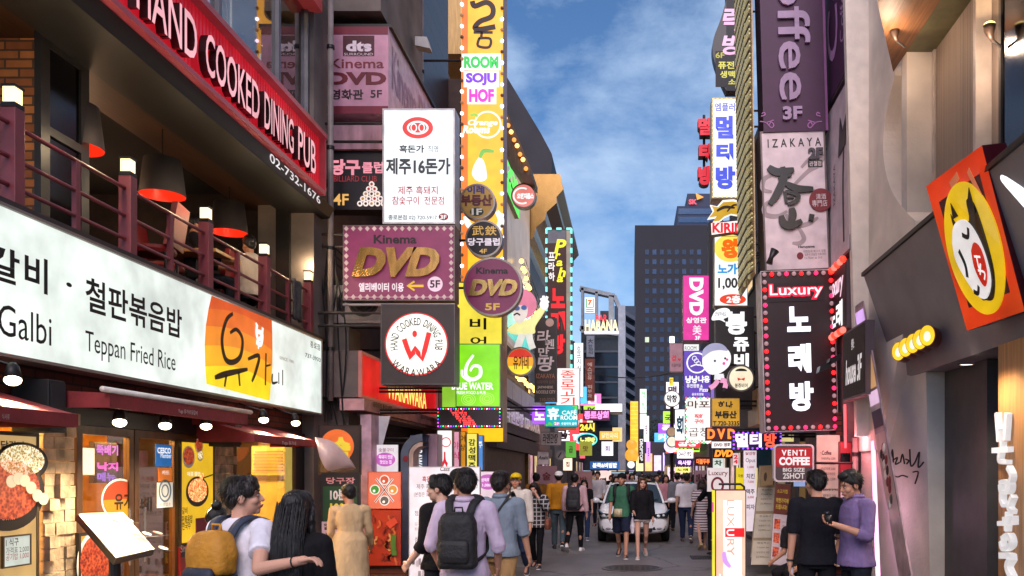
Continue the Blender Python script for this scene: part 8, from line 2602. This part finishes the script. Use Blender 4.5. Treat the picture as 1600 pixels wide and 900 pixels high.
def backpack(root,k,label,c_top,c_low=None,strap='#1c1c20',w=.15,z0=.93,z1=1.4,d=.085,vox=.01,split=None):
 t,ob=worn(root,k,'backpack',label,'backpack')
 y0=-.125
 def bag(za,zb,nm,c):
  rings=[(0,y0-d,za,w*.9,d*.8),(0,y0-d,za+.03,w,d),(0,y0-d,(za+zb)/2,w,d*1.05)]
  rings+=[(0,y0-d,zb-.08,w*.96,d*.95),(0,y0-d*.9,zb-.02,w*.78,d*.7),(0,y0-d*.8,zb,w*.5,d*.4)]if zb==z1 else[(0,y0-d,zb,
 w,d)]
  ob(nm,MB().loft(rings,26,3.2),mat(c,rough=.7,var=.2,scale=8,bump=.3,bscale=50),vox=vox,smooth=4,folds=.022,fsize=.1)
 if c_low:
  bag(z0,split,'lower_bag',c_low);bag(split+.001,z1,'upper_bag',c_top)
 else:
  bag(z0,z1,'bag',c_top)
 ob('pocket',MB().loft([(0,y0-d*1.95,z0+.05,w*.72,.03),(0,y0-d*2.0,z0+.1,w*.78,.038),(0,y0-d*1.98,z0+.2,w*.76,.034),(0,
 y0-d*1.9,z0+.23,w*.66,.02)],20,3),mat(c_low or c_top,rough=.65,var=.2,scale=8,bump=.3,bscale=50),vox=vox,smooth=3)
 ob('zip',MB().tube([(w*.86*math.cos(a),y0-d*1.4,z1-.2+.16*math.sin(a))for a in[math.pi*i/14 for i in range(15)]],.004,
 5),mat('#3a3a40',rough=.4))
 ob('handle',MB().tube([(-.035,y0-.05,z1-.01),(-.03,y0-.055,z1+.035),(.03,y0-.055,z1+.035),(.035,y0-.05,z1-.01)],.008,
 6),mat(strap if not c_low else c_top,rough=.7))
 for sd in(-1,1):
  P_=spline([(sd*.075,y0-.03,z1-.05),(sd*.1,-.1,1.435),(sd*.118,-.01,1.462),(sd*.13,.085,1.42),(sd*.135,.135,1.3),(sd*.14,
 .12,1.15),(sd*.175,.0,1.05),(sd*.14,y0-.02,z0+.06)],5)
  S=MB();vs=[]
  for i,p in enumerate(P_):
   p=Vector(p);n0=Vector(P_[max(i-1,0)]);n1=Vector(P_[min(i+1,len(P_)-1)])
   tn=(n1-n0).normalized();out=Vector((p.x*.4,p.y,max(p.z-1.32,-.02)*3)).normalized()
   lat=tn.cross(out).normalized();wd=.032 if i<len(P_)*.62 else.014
   vs+=[p+lat*wd,p-lat*wd]
  S.add(vs,[(2*i,2*i+1,2*i+3,2*i+2)for i in range(len(P_)-1)])
  o=ob('strap',S,mat(strap,rough=.75,bump=.2));o.modifiers.new('s','SOLIDIFY').thickness=.014
 return t
def px2x(px,Y):return(px-CX)/F*Y
W1,W2=((.32,.12),(-.28,.45)),((-.3,.5),(.3,.1))
ST=((.03,.03),(-.03,.03))
HT=.0075
# 1 the couple by the eatery
r,J,up,k=person('young man in a white T-shirt seen from behind, arm around a long haired woman',-2.30,5.05,-24,1.685,HT,
 '#c9967e',('bowl','#1c1310'),('tee','#ded8e0'),.62,.86,('jeans','#2c3444'),'#d8d0cc',ST,((.15,.16,.5),(0,0,0)),{1:((.36,
 -.2,1.19),(.61,-.15,1.24))},(R(-48),R(6),0),fingers=True)
backpack(r,k,'mustard yellow backpack with a navy base on the man in the white T-shirt','#b87c1e','#232838','#2a3246',
 .155,.96,1.395,.09,.009,1.14)
t,ob=worn(r,k,'wristband','thin black cord bracelet on the arm around the long haired woman','bracelet')
p0,p1=J['arm',1][1],J['arm',1][2];c=p0.lerp(p1,.88);d=(p1-p0).normalized();a=d.orthogonal().normalized();b=d.cross(a)
ob('band',MB().tube([c+(a*math.cos(q*math.pi/8)+b*math.sin(q*math.pi/8))*.034 for q in range(17)],.004,5),mat('#141214'))
r,J,up,k=person('woman with very long straight black hair in a black top seen from behind',-1.93,4.92,-8,1.60,HT,'#d0a08a',
 ('long','#120c0b'),('tee','#141214'),.9,.84,('trousers','#18161a'),'#2a2626',ST,((.1,.1,.2),(.15,.08,.4)),None,(0,R(0),
 0),girl=True,fingers=True,face=False)
t,ob=worn(r,k,'shopping_bag','pale printed bag held in front of the long haired woman','bag')
ob('bag',MB().loft([(.27,.2,.7,.12,.03),(.27,.2,.9,.13,.05),(.27,.2,1.1,.12,.03)],16,4),mat('#cfc0cc',rough=.5,var=.4,
 scale=14),vox=.012,smooth=2,folds=.02,fsize=.07)
r,J,up,k=person('passer-by with dark hair tied in a bun, mostly behind the yellow backpack man',px2x(338,6.6),6.6,10,1.44,
 .01,'#c69078',('short','#0f0b0a'),('tee','#d8a060'),.6,.86,legs=ST,face=False,girl=True)
t,ob=worn(r,k,'hair_tie','dark red hair tie on the bun behind the yellow backpack man','hair tie')
ob('bun',MB().ball((0.02,-.06,1.73),(.05,.05,.045),12,8),hairmat('#0f0b0a'),vox=.009,smooth=2,folds=.015,fsize=.03)
# diners
person('diner in a pale shirt with short hair at the pub railing',-5.3,11.9,35,1.7,.011,'#c08868',('quiff','#1c1412'),
 ('shirt','#c8b8a8'),.8,.86,('trousers','#22242c'),legs=((1.5,1.5),(1.5,1.5)),arms=((.5,.2,1.0),(.5,.2,1.0)),head=(R(20),
 R(-6),0))[0].location.z=3.72-.02
person('diner in dark clothes opposite the pale shirted diner',-5.6,10.95,-60,1.7,.012,'#b07a5c',('short','#120e0d'),('shirt',
 '#1c1a1e'),1.7,.86,('trousers','#1a1a20'),legs=((1.5,1.5),(1.5,1.5)),arms=((.5,.2,1.0),(.5,.2,1.0)),face=False)[0].location.z=3.70
# 2 beige coat
person('older person in a long beige coat looking at the black price banner',px2x(547,9.8),9.8,18,1.575,.009,'#b8866c',
 ('short','#15100f'),('coat','#bda27c'),1.9,.4,('trousers','#6a4a30'),'#3a2c26',ST,((.2,.14,.6),(.25,.14,.5)),None,(R(28),
 R(-8),0),face=False,ease=.006)
# 3 boy in profile and cap boy
person('boy with black bowl haircut in a black shirt looking sideways',px2x(690,7.6),7.6,62,1.69,HT,'#d0a48c',('bowl',
 '#0f0b0b'),('shirt','#151315'),1.35,.86,('trousers','#1c1c22'),'#1c1a1a',ST,((.05,.1,.75),(.05,.12,.7)),None,(R(22),0,
 0),fingers=True)
person('person in a black and lime cap behind the boy with the bowl haircut',px2x(717,8.6),8.6,20,1.74,.01,'#c69078',('short',
 '#120e0d'),('tee','#26242a'),.6,.86,legs=ST,cap=('#1a1a1c','back'),face=False)
# 4 lilac shirt man
r,J,up,k=person('man in a lilac shirt with rolled sleeves carrying a black backpack',px2x(727,7.0),7.0,-6,1.73,HT,'#b8866e',
 ('quiff','#17100e'),('shirt','#b8a6bc'),1.22,.84,('trousers','#1c1c24'),'#1c1a1a',ST,((.28,.3,.25),(.28,.3,.25)),{-1:((-.28,
 -.02,1.11),(-.245,.1,.92)),1:((.28,-.02,1.11),(.245,.1,.92))},(R(32),R(2),0),fingers=True,collar='#b8a6bc')
backpack(r,k,'large black backpack on the man in the lilac shirt','#121114',None,'#121114',.158,.93,1.375,.088,.009)
# 5 denim shirt
r,J,up,k=person('man in a faded denim shirt and khaki trousers walking away',px2x(782,8.8),8.8,-12,1.74,.0085,'#bc8a70',
 ('quiff','#1a1210'),('shirt','#76828f'),1.1,.86,('trousers','#a88458'),'#6a5040',W1,((-.1,.14,.15),(.1,.18,.2)),None,
 (R(-14),R(4),0),fingers=True,collar='#76828f')
t,ob=worn(r,k,'shoulder_strap','dark shoulder strap across the back of the denim shirt','bag strap')
S=MB();vs=[]
for i,p in enumerate(spline([(.14,.09,1.36),(.12,.0,1.478),(.09,-.1,1.40),(-.04,-.15,1.2),(-.16,-.13,1.02)],5)):vs+=[Vector(p)+Vector((.018,
 0,.012)),Vector(p)-Vector((.018,0,.012))]
S.add(vs,[(2*i,2*i+1,2*i+3,2*i+2)for i in range(len(vs)//2-1)])
ob('strap',S,mat('#1c1818')).modifiers.new('s','SOLIDIFY').thickness=.01
# 6 yellow cap
r,J,up,k=person('man in a yellow cap, glasses and pale jacket walking towards the viewer',px2x(806,13.6),13.6,176,1.72,
 .01,'#c48e74',('short','#17110f'),('shirt','#cfc4b8'),1.75,.9,('jeans','#2c3a54'),'#2a2a30',W2,((.1,.14,.2),(-.1,.16,
 .35)),None,(R(4),R(10),0),cap=('#d8b81c','front'),glasses=True,collar='#cfc4b8')
t,ob=worn(r,k,'shoulder_strap','brown bag strap across the chest of the yellow cap man','bag strap')
S=MB();vs=[]
for p in spline([(.1,-.06,1.46),(.1,.06,1.45),(.03,.13,1.3),(-.1,.15,1.1),(-.19,.08,.96)],5):vs+=[Vector(p)+Vector((.02,
 0,.012)),Vector(p)-Vector((.02,0,.012))]
S.add(vs,[(2*i,2*i+1,2*i+3,2*i+2)for i in range(len(vs)//2-1)])
ob('strap',S,mat('#3a241a')).modifiers.new('s','SOLIDIFY').thickness=.01
# 7 plaid girl
r,J,up,k=person('woman in a black and white checked shirt hiding her face with one hand',px2x(838,15.2),15.2,172,1.55,
 .0105,'#d0a08a',('long','#1c120f'),('shirt','plaid'),1.8,.82,('slim','#121216'),('#22242a','#e8e4e0'),((.25,.1),(-.2,
 .3)),((0,.15,.2),(0,0,0)),{-1:((-.25,.16,1.22),(-.07,.19,1.45))},(R(-6),R(-16),R(6)),lean=.05,girl=True,ease=.03)
t,ob=worn(r,k,'handbag','brown leather handbag hanging beside the checked shirt woman','bag')
ob('bag',MB().loft([(-.24,.02,.76,.05,.1),(-.24,.02,.85,.06,.12),(-.24,.02,.98,.05,.1)],16,3.5),mat('#7a4430',rough=.5),
 vox=.012,smooth=2)
ob('strap',MB().tube([(-.24,.1,.97),(-.2,.06,1.4),(-.24,-.06,.97)],.008,6),mat('#5a3020'))
# 8 group walking away
person('man in a brown jacket seen from behind next to the white cap man',px2x(838,19.8),19.8,6,1.72,.012,'#c08c72',('short',
 '#14100e'),('sweater','#8a5c28'),1.9,.9,('trousers','#3a342c'),legs=W2,face=False)
person('man in a white cap, mustard sweater and grey jeans walking away',px2x(873,18.8),18.8,2,1.76,.011,'#c08c72',('short',
 '#1a1412'),('sweater','#b87a1c'),1.92,.9,('jeans','#4c5a60'),('#16161a','#e8e4e0'),W1,((-.05,.16,.2),(.05,.16,.25)),cap=('#e8e4e0',
 'back'),face=False)
r,J,up,k=person('man in a pink shirt and black trousers with a grey backpack walking away',px2x(898,18.3),18.3,-6,1.71,
 .011,'#c08c72',('short','#100c0c'),('shirt','#d0a8ac'),1.85,.9,('slim','#101014'),('#e8e4e0','#e8e4e0'),W2,((.1,.16,.35),
 (-.1,.16,.3)),face=False)
backpack(r,k,'dark grey backpack on the man in the pink shirt','#26262a',None,'#1c1c20',.15,.9,1.4,.08,.012)
person('woman with black bobbed hair in a black top facing the viewer',px2x(913,21.5),21.5,178,1.56,.012,'#d8aa94',('bob',
 '#0e0a0a'),('tee','#17161a'),.8,.86,('jeans','#2a3a5a'),('#4a6a9a','#e8e8ec'),W1,girl=True)
person('man in a pale grey shirt and dark trousers standing near the white car',px2x(934,27),27,170,1.73,.014,'#c69078',
 ('quiff','#17110f'),('shirt','#c4bcc0'),1.7,.88,('trousers','#1c1a26'),'#2a2020',ST,((.2,.14,.7),(.1,.14,.2)))
# 9 couple at the car
r,J,up,k=person('young man in a green T-shirt, navy shorts and black cap before the white car',px2x(972,17.0),17.0,174,
 1.72,.009,'#b9856a',('short','#14100e'),('tee','#3a6a50'),.85,.84,('shorts','#1e2438'),('#3a302c','#d8d0c8'),W1,((.05,
 .14,.2),(.1,.1,.3)),None,(R(-12),R(2),0),cap=('#121214','back'))
backpack(r,k,'black backpack on the young man in the green T-shirt','#16161a',None,'#16161a',.15,.95,1.38,.07,.012)
t,ob=worn(r,k,'paper_flyer','colourful folded flyer held by the young man in green','flyer')
ob('flyer',MB().box((-.02,.16,.82),(.14,.17,.98)),mat('#c8b890',rough=.5,var=.5,scale=18))
r,J,up,k=person('young woman in a black jumper and white shorts before the white car',px2x(1003,16.9),16.9,184,1.63,.009,
 '#cf9c84',('long','#4a2818'),('sweater','#17151a'),1.9,.84,('hotpants','#d8ccc4'),('#c8b8b0','#e8e0dc'),W2,((.1,.12,.3),
 (.25,.12,.9)),None,(R(10),R(4),0),girl=True)
t,ob=worn(r,k,'shopping_bag','white shopping bag hanging between the young couple','bag')
ob('bag',MB().loft([(.2,.05,.52,.04,.07),(.2,.05,.66,.05,.08),(.2,.05,.86,.02,.03)],14),mat('#d8d0d8',rough=.5),vox=.012,
 smooth=2,folds=.02,fsize=.07)
# 10 walking away at the far side
person('man in a white polo shirt and blue jeans walking away',px2x(1073,20.8),20.8,-4,1.72,.012,'#c08c72',('short','#14100e'),
 ('tee','#dcd4d8'),.85,.88,('jeans','#24304c'),('#4a3a34','#c8c0b8'),W1,((.05,.14,.2),(-.05,.14,.25)),face=False)
person('woman in a striped dress with bare legs walking away',px2x(1097,18.9),18.9,4,1.58,.011,'#cf9c84',('bob','#2a1612'),
 ('dress','stripe'),.8,.45,('none','#000000'),('#c8a070','#d8b890'),W2,((.05,.14,.5),(0,.14,.2)),girl=True,face=False)
person('man in a grey cap and black top with an orange collar beside the light box',px2x(1118,17.6),17.6,10,1.66,.012,
 '#c08c72',('short','#14100e'),('shirt','#17161c'),1.4,.86,('trousers','#1a1a22'),legs=ST,arms=((.9,.25,.4),(.1,.14,.2)),
 cap=('#3a3a3e','back'),collar='#e86a1c',face=False)
person('dark haired man in a plain black shirt behind the striped dress woman',px2x(1106,20.5),20.5,0,1.68,.013,'#c08c72',
 ('short','#14100e'),('tee','#1a1a20'),.8,.86,legs=ST,face=False)
# 11 men at the coffee menu
r,J,up,k=person('man in a plain black T-shirt standing with his back to the viewer',px2x(1276,8.0),8.0,-4,1.73,.0075,'#c48f76',
 ('short','#140e0d'),('tee','#15141b'),.92,.84,('trousers','#121217'),'#1c1a1a',ST,((.0,.12,.12),(.2,.1,1.8)),None,(R(26),
 0,0),fingers=True)
t,ob=worn(r,k,'wristwatch','dark wristwatch on the arm of the man in the black T-shirt','watch')
p0,p1=J['arm',-1][1],J['arm',-1][2];c=p0.lerp(p1,.92);d=(p1-p0).normalized();a=d.orthogonal().normalized();b=d.cross(a)
ob('strap',MB().tube([c+(a*math.cos(q*math.pi/8)+b*math.sin(q*math.pi/8))*.032 for q in range(17)],.008,6),mat('#1c1618'))
ob('dial',MB().ball(c+Vector((-.03,0,0)),(.01,.018,.018),10,6),mat('#a8a0a0',rough=.2,metal=.6))
t,ob=worn(r,k,'phone','white phone held low in the hand of the black T-shirt man','phone')
wq=J['arm',-1][2];ob('case',MB().box((wq.x-.0,wq.y+.03,wq.z-.16),(wq.x+.035,wq.y+.045,wq.z-.06)),mat('#e4dce0',rough=.3))
r,J,up,k=person('man in a purple shirt looking down at a small camera in his hand',px2x(1337,7.85),7.85,108,1.73,.0072,
 '#c08a70',('quiff','#120d0c'),('shirt','#7a6690'),1.3,.84,('jeans','#1c1e28'),'#1c1a1a',ST,((.1,.1,.9),(0,0,0)),{-1:((-.26,
 .05,1.13),(-.12,.28,1.22)),1:((.25,-.02,1.11),(.17,.1,.93))},(R(2),R(-16),0),fingers=True,collar='#7a6690')
t,ob=worn(r,k,'compact_camera','small black camera in the hand of the purple shirt man','camera')
ob('body',MB().box((-.14,.33,1.23),(-.03,.37,1.31)),mat('#141214',rough=.4))
ob('lens',MB().lathe((-.085,.35,1.31),[(0,.0),(.022,0),(.02,.03),(0,.03)],14),mat('#1c1c22',rough=.2))
person('older man sitting hunched by the menu banners behind the black T-shirt man',px2x(1254,10.9),10.9,130,1.6,.011,
 '#b98468',('short','#2a2422'),('tee','#2a262a'),.8,.86,('trousers','#1c1a1e'),'#8a8488',((1.45,1.5),(1.4,1.5)),((.3,.1,
 .9),(.3,.1,1.1)),None,(0,R(-14),0),lean=.25)
tag(MB().box((px2x(1254,10.9)-.1,10.75,.1),(px2x(1254,10.9)+.25,11.15,.4)).build('crate',mat('#5a4a3c',rough=.8),None),
 'low dark crate under the hunched sitting man','crate')
# 12 crowd behind the car: a few figures copied with other clothes
protos=[]
for gi,hr_,bt in((False,'short','trousers'),(True,'long','slim'),(False,'quiff','jeans'),(True,'bob','skirt')):
 for back in(0,1):
  pr,J,up,k=person('crowd figure',0,-30,0,1.62 if gi else 1.72,.018,'#c69078',(hr_,'#15100f'),('tee','#888888'),1.8 if len(protos)%3 else.8,
 .86,(bt,'#22242c'),'#2a2626',W1 if back else W2,girl=gi,face=False)
  protos.append(pr)
ci=0
used_protos=set()
tops=[('white','#d8d0d4'),('black','#17161a'),('olive','#6a6a3c'),('grey','#7a7a80'),('pink','#c88a94'),('navy','#22283c'),
 ('red','#9a2c30'),('beige','#b8a080'),('teal','#2c6a70'),('yellow','#c8a83c')]
crowd=[(944,30,1,1,0),(962,26,1,1,1),(987,29,1,3,3),(1026,28,2,0,2),(1040,25,1,1,4),(1049,26.5,1,1,2),(1058,24.5,0,2,3),
 (1030,34,0,0,5),(1014,33,0,2,1),(1000,36,0,3,7),(976,34,0,0,6),(955,37,1,3,1),(926,34,0,2,7),(1066,32,0,0,0),(1085,29,
 0,1,8),(1044,40,0,2,9),(1020,42,0,1,3),(992,44,0,0,0),(968,42,0,2,5),(940,44,0,1,6),(1036,48,0,0,1),(1008,50,0,3,2),(981,
 52,0,2,4),(957,50,0,0,8),(1052,47,0,1,7),(1072,40,0,2,6),(915,40,0,0,3),(1003,60,0,0,5),(1024,62,0,1,0),(978,64,0,2,9),
 (905,31,0,1,5),(1090,36,0,0,2)]
near_lab={944:'passer-by in white beside the white car, facing the viewer',962:'dark clad woman with long hair just behind the white car',
 987:'woman in grey with bobbed hair looking over the white car',1026:'man in an olive top beyond the windscreen of the white car',
 1040:'woman in pink with long hair beyond the car mirror',1049:'woman in olive between the car and the white polo man',
 1058:'man in grey carrying on just beside the white polo man'}
for px,Y,facing_,pi_,ti in crowd:
 src=protos[pi_*2+(1 if facing_==0 else 0)]
 tn,tcol=tops[ti]
 lab=near_lab.get(px)or '%s clad stroller in the distant crowd, %s'%(tn,'about level with the orange neon strip' if px<1000 and Y>40 else 'close to the middle of the road' if px<1035 and Y>30 else 'by the sign clutter beside the lamp post' if px>=1035 else 'near the olive hanging shade')
 c=src.copy();COL.objects.link(c)
 c.location=(px2x(px,Y),Y,0);c.rotation_euler[2]=R((180 if facing_ else 0)+(ci*37)%40-20)
 c['label']=lab;c['group']='strollers in the distant crowd'
 s=.94+.03*((ci*7)%5);c.scale=(s,s,s)
 for ch in list(src.children):
  d=ch.copy();COL.objects.link(d);d.parent=c
  if ch.name.split('.')[0]in('shirt',):
   d.material_slots[0].link='OBJECT';d.material_slots[0].material=clothmat(tcol)
  for g_ in list(ch.children):
   e_=g_.copy();COL.objects.link(e_);e_.parent=d
 ci+=1
for pr in protos:
 for ch in list(pr.children):
  for g_ in list(ch.children):bpy.data.objects.remove(g_)
  bpy.data.objects.remove(ch)
 bpy.data.objects.remove(pr)
 # ------------------------------------------------------------------ white car
YC=20.3
car=thing('parked_car','white saloon car nosing through the crowd behind the young couple','car',(.08,YC+2.2,0))
PAINT=mat('#f0f0f2',rough=.22,var=.06,spec=.6)
def ob(nm,mb,m,parent=None,smooth=True,sub=0,bev=0):
 o=mb.build(nm,m,None,smooth=smooth)
 o.data.transform(Matrix.Translation(-Vector(car.location)))
 o.parent=parent or car
 if sub:
  s=o.modifiers.new('s','SUBSURF');s.levels=sub;s.render_levels=sub
 if bev:
  b=o.modifiers.new('b','BEVEL');b.width=bev;b.segments=2
 return o
cx0=.08
def section(y,w,zb,zt,zs,n=24):
 """closed car section: bottom, side bulge, shoulder, crowned top"""
 pts=[(-w*.82,zb),(-w*.97,zb+.1),(-w,(zb+zs)/2),(-w*.98,zs),(-w*.86,zt-.03),(-w*.5,zt),(0,zt+.015)]
 pts=pts+[(-a,b)for a,b in pts[-2::-1]]
 return[Vector((cx0+a,y,b))for a,b in pts]
mb=MB();vs=[]
secs=[(YC+.0,.60,.30,.58,.50),(YC+.04,.74,.24,.66,.56),(YC+.14,.82,.21,.74,.66),(YC+.4,.865,.2,.84,.74),(YC+.9,.875,.2,
 .93,.82),(YC+1.25,.875,.2,.97,.88),(YC+2.2,.875,.2,.98,.9),(YC+3.4,.87,.2,.98,.9),(YC+4.2,.84,.22,.96,.88),(YC+4.4,.7,
 .3,.85,.75)]
for s_ in secs:vs+=section(*s_)
n=13
mb.add(vs,[(i*n+j,i*n+(j+1)%n,(i+1)*n+(j+1)%n,(i+1)*n+j)for i in range(len(secs)-1)for j in range(n)]+[tuple(range(n-1,
 -1,-1)),tuple(range((len(secs)-1)*n,len(secs)*n))])
ob('body',mb,PAINT,sub=2)
# greenhouse
def quad(nm,c,m,th=.01,parent=None):
 mb=MB();a=[Vector((cx0+x,YC+y,z))for x,y,z in c];nn=(a[1]-a[0]).cross(a[2]-a[0]).normalized()*th
 mb.hexa([p-nn for p in a]+a);return ob(nm,mb,m,parent,smooth=False)
CG=mat('#1a2026',rough=.04,metal=.2,var=.1,spec=.8)
mb=MB();vs=[]
for y,w,z in((1.12,.74,.93),(1.9,.60,1.375),(2.3,.59,1.415),(3.2,.58,1.37),(4.0,.66,.96)):
 vs+=[Vector((cx0-w,YC+y,z)),Vector((cx0-w*.5,YC+y-.03,z+.025)),Vector((cx0,YC+y-.05,z+.035)),Vector((cx0+w*.5,YC+y-.03,
 z+.025)),Vector((cx0+w,YC+y,z))]
mb.add(vs,[(5*i+j,5*i+j+1,5*i+6+j,5*i+5+j)for i in range(1,3)for j in range(4)])
ob('roof',mb,PAINT).modifiers.new('s','SOLIDIFY').thickness=.03
mb=MB();mb.add(vs[:10],[(j,j+1,6+j,5+j)for j in range(4)]);ob('windscreen',mb,CG)
mb=MB();mb.add(vs[15:25],[(j,j+1,6+j,5+j)for j in range(4)]);ob('rear_window',mb,CG)
for sd in(-1,1):
 q=lambda y,w,z:Vector((cx0+sd*w,YC+y,z))
 mb=MB();mb.add([q(1.14,.76,.94),q(1.9,.61,1.37),q(2.3,.60,1.41),q(3.2,.59,1.36),q(3.95,.72,.98),q(2.5,.83,.95)],[(0,1,
 2,3,4,5)]);ob('side_window',mb,CG).modifiers.new('s','SOLIDIFY').thickness=.01
 MBp=MB().tube([q(1.1,.755,.93),q(1.5,.69,1.16),q(1.9,.605,1.385),q(2.3,.595,1.42)],.028,8);ob('pillar',MBp,PAINT)
 # headlight
 hl_=MB();hl_.add([q(.055,.47,.70),q(.11,.75,.73),q(.36,.85,.80),q(.42,.83,.70),q(.12,.79,.60),q(.05,.52,.615)],[(0,1,
 2,3,4,5)]if sd<0 else[(5,4,3,2,1,0)])
 for v in hl_.v:v.y-=.045
 h_=ob('headlight',hl_,mat('#2a2c30',rough=.1,spec=.8),smooth=False);m_=h_.modifiers.new('s','SOLIDIFY');m_.thickness=.05;m_.offset=0
 for(x,z,r_)in((.58,.66,.052),(.70,.675,.05)):
  ob('lamp',MB().ball((cx0+sd*x,YC+.0+(x-.5)*.3,z),(r_,.03,r_*.8),14,8),mat('#d8dce0',rough=.08,metal=.3,emit=.35),h_)
 ob('fog_lamp',MB().ball((cx0+sd*.6,YC+.03,.36),(.07,.03,.03),12,8),mat('#8a8c90',rough=.15),smooth=True)
 ob('bumper_vent',MB().hexa([(cx0+sd*.46,YC+.0,.33),(cx0+sd*.74,YC+.07,.32),(cx0+sd*.74,YC+.12,.32),(cx0+sd*.46,YC+.06,
 .33),(cx0+sd*.46,YC-.0,.395),(cx0+sd*.76,YC+.07,.42),(cx0+sd*.76,YC+.12,.42),(cx0+sd*.46,YC+.06,.395)]),mat('#141416',
 rough=.5),smooth=False)
 mr=ob('mirror',MB().ball((cx0+sd*.97,YC+1.35,.99),(.12,.07,.07),16,10).capsule((cx0+sd*.8,YC+1.38,.95),(cx0+sd*.92,YC+1.36,
 .97),.025,.025),PAINT)
 for yy in(.85,3.45):
  c=Vector((cx0+sd*.78,YC+yy,.31));prof=[(.2,-.10),(.29,-.10),(.31,-.06),(.31,.06),(.29,.10),(.2,.10)]
  w_=MB();n_=28
  vv=[c+Vector((o_,r_*math.cos(2*math.pi*j/n_),r_*math.sin(2*math.pi*j/n_)))for r_,o_ in prof for j in range(n_)]
  w_.add(vv,[(i*n_+j,i*n_+(j+1)%n_,(i+1)*n_+(j+1)%n_,(i+1)*n_+j)for i in range(5)for j in range(n_)])
  wo=ob('wheel',w_,mat('#141415',rough=.8))
  rm=MB()
  for j in range(10):
   a=2*math.pi*j/10;b0=c+Vector((sd*.08,.03*math.cos(a),.03*math.sin(a)));b1=c+Vector((sd*.085,.2*math.cos(a),.2*math.sin(a)));rm.tube([b0,
 b1],.014,6)
  ob('rim',rm,mat('#a8a8ac',rough=.25,metal=.8),wo)
ob('grille',MB().hexa([(cx0-.46,YC-.035,.615),(cx0+.46,YC-.035,.615),(cx0+.46,YC+.05,.615),(cx0-.46,YC+.05,.615),(cx0-.47,
 YC+.0,.685),(cx0+.47,YC+.0,.685),(cx0+.47,YC+.06,.685),(cx0-.47,YC+.06,.685)]),mat('#141416',rough=.35),smooth=False)
ob('grille_bar',MB().hexa([(cx0-.44,YC-.05,.655),(cx0+.44,YC-.05,.655),(cx0+.44,YC-.02,.655),(cx0-.44,YC-.02,.655),(cx0-.44,
 YC-.03,.685),(cx0+.44,YC-.03,.685),(cx0+.44,YC-.01,.685),(cx0-.44,YC-.01,.685)]),mat('#c8c8cc',rough=.15,metal=.9),smooth=False)
ob('lower_intake',MB().hexa([(cx0-.42,YC-.012,.27),(cx0+.42,YC-.012,.27),(cx0+.42,YC+.08,.27),(cx0-.42,YC+.08,.27),(cx0-.46,
 YC-.03,.37),(cx0+.46,YC-.03,.37),(cx0+.46,YC+.06,.37),(cx0-.46,YC+.06,.37)]),mat('#1a1a1c',rough=.6),smooth=False)
bd=Frame((cx0,YC-.055,.655),X3,Z3)
ob('badge',MB().stroke(bd,[(-.045,.04),(-.035,-.04)],.016,0,.012,smooth=False).stroke(bd,[(.045,.04),(.035,-.04)],.016,
 0,.012,smooth=False).stroke(bd,[(-.038,0),(.038,0)],.014,0.001,.011,smooth=False),mat('#d0d0d4',rough=.15,metal=.9),smooth=False)
ob('number_plate',MB().slab(Frame((cx0,YC-.04,.46),X3,Z3),(-.25,-.055,.25,.055),-.02,.01),mat('#d0d0cc',rough=.4),smooth=False)
for sd in(-.35,.25):
 ob('wiper',MB().tube([(cx0+sd,YC+1.12,.96),(cx0+sd+.38,YC+1.22,1.03)],.01,6),mat('#141414'))
 # strip lettering ids used while building
for o in bpy.data.objects:
 for kk in('_q','_k'):
  if kk in o:del o[kk]
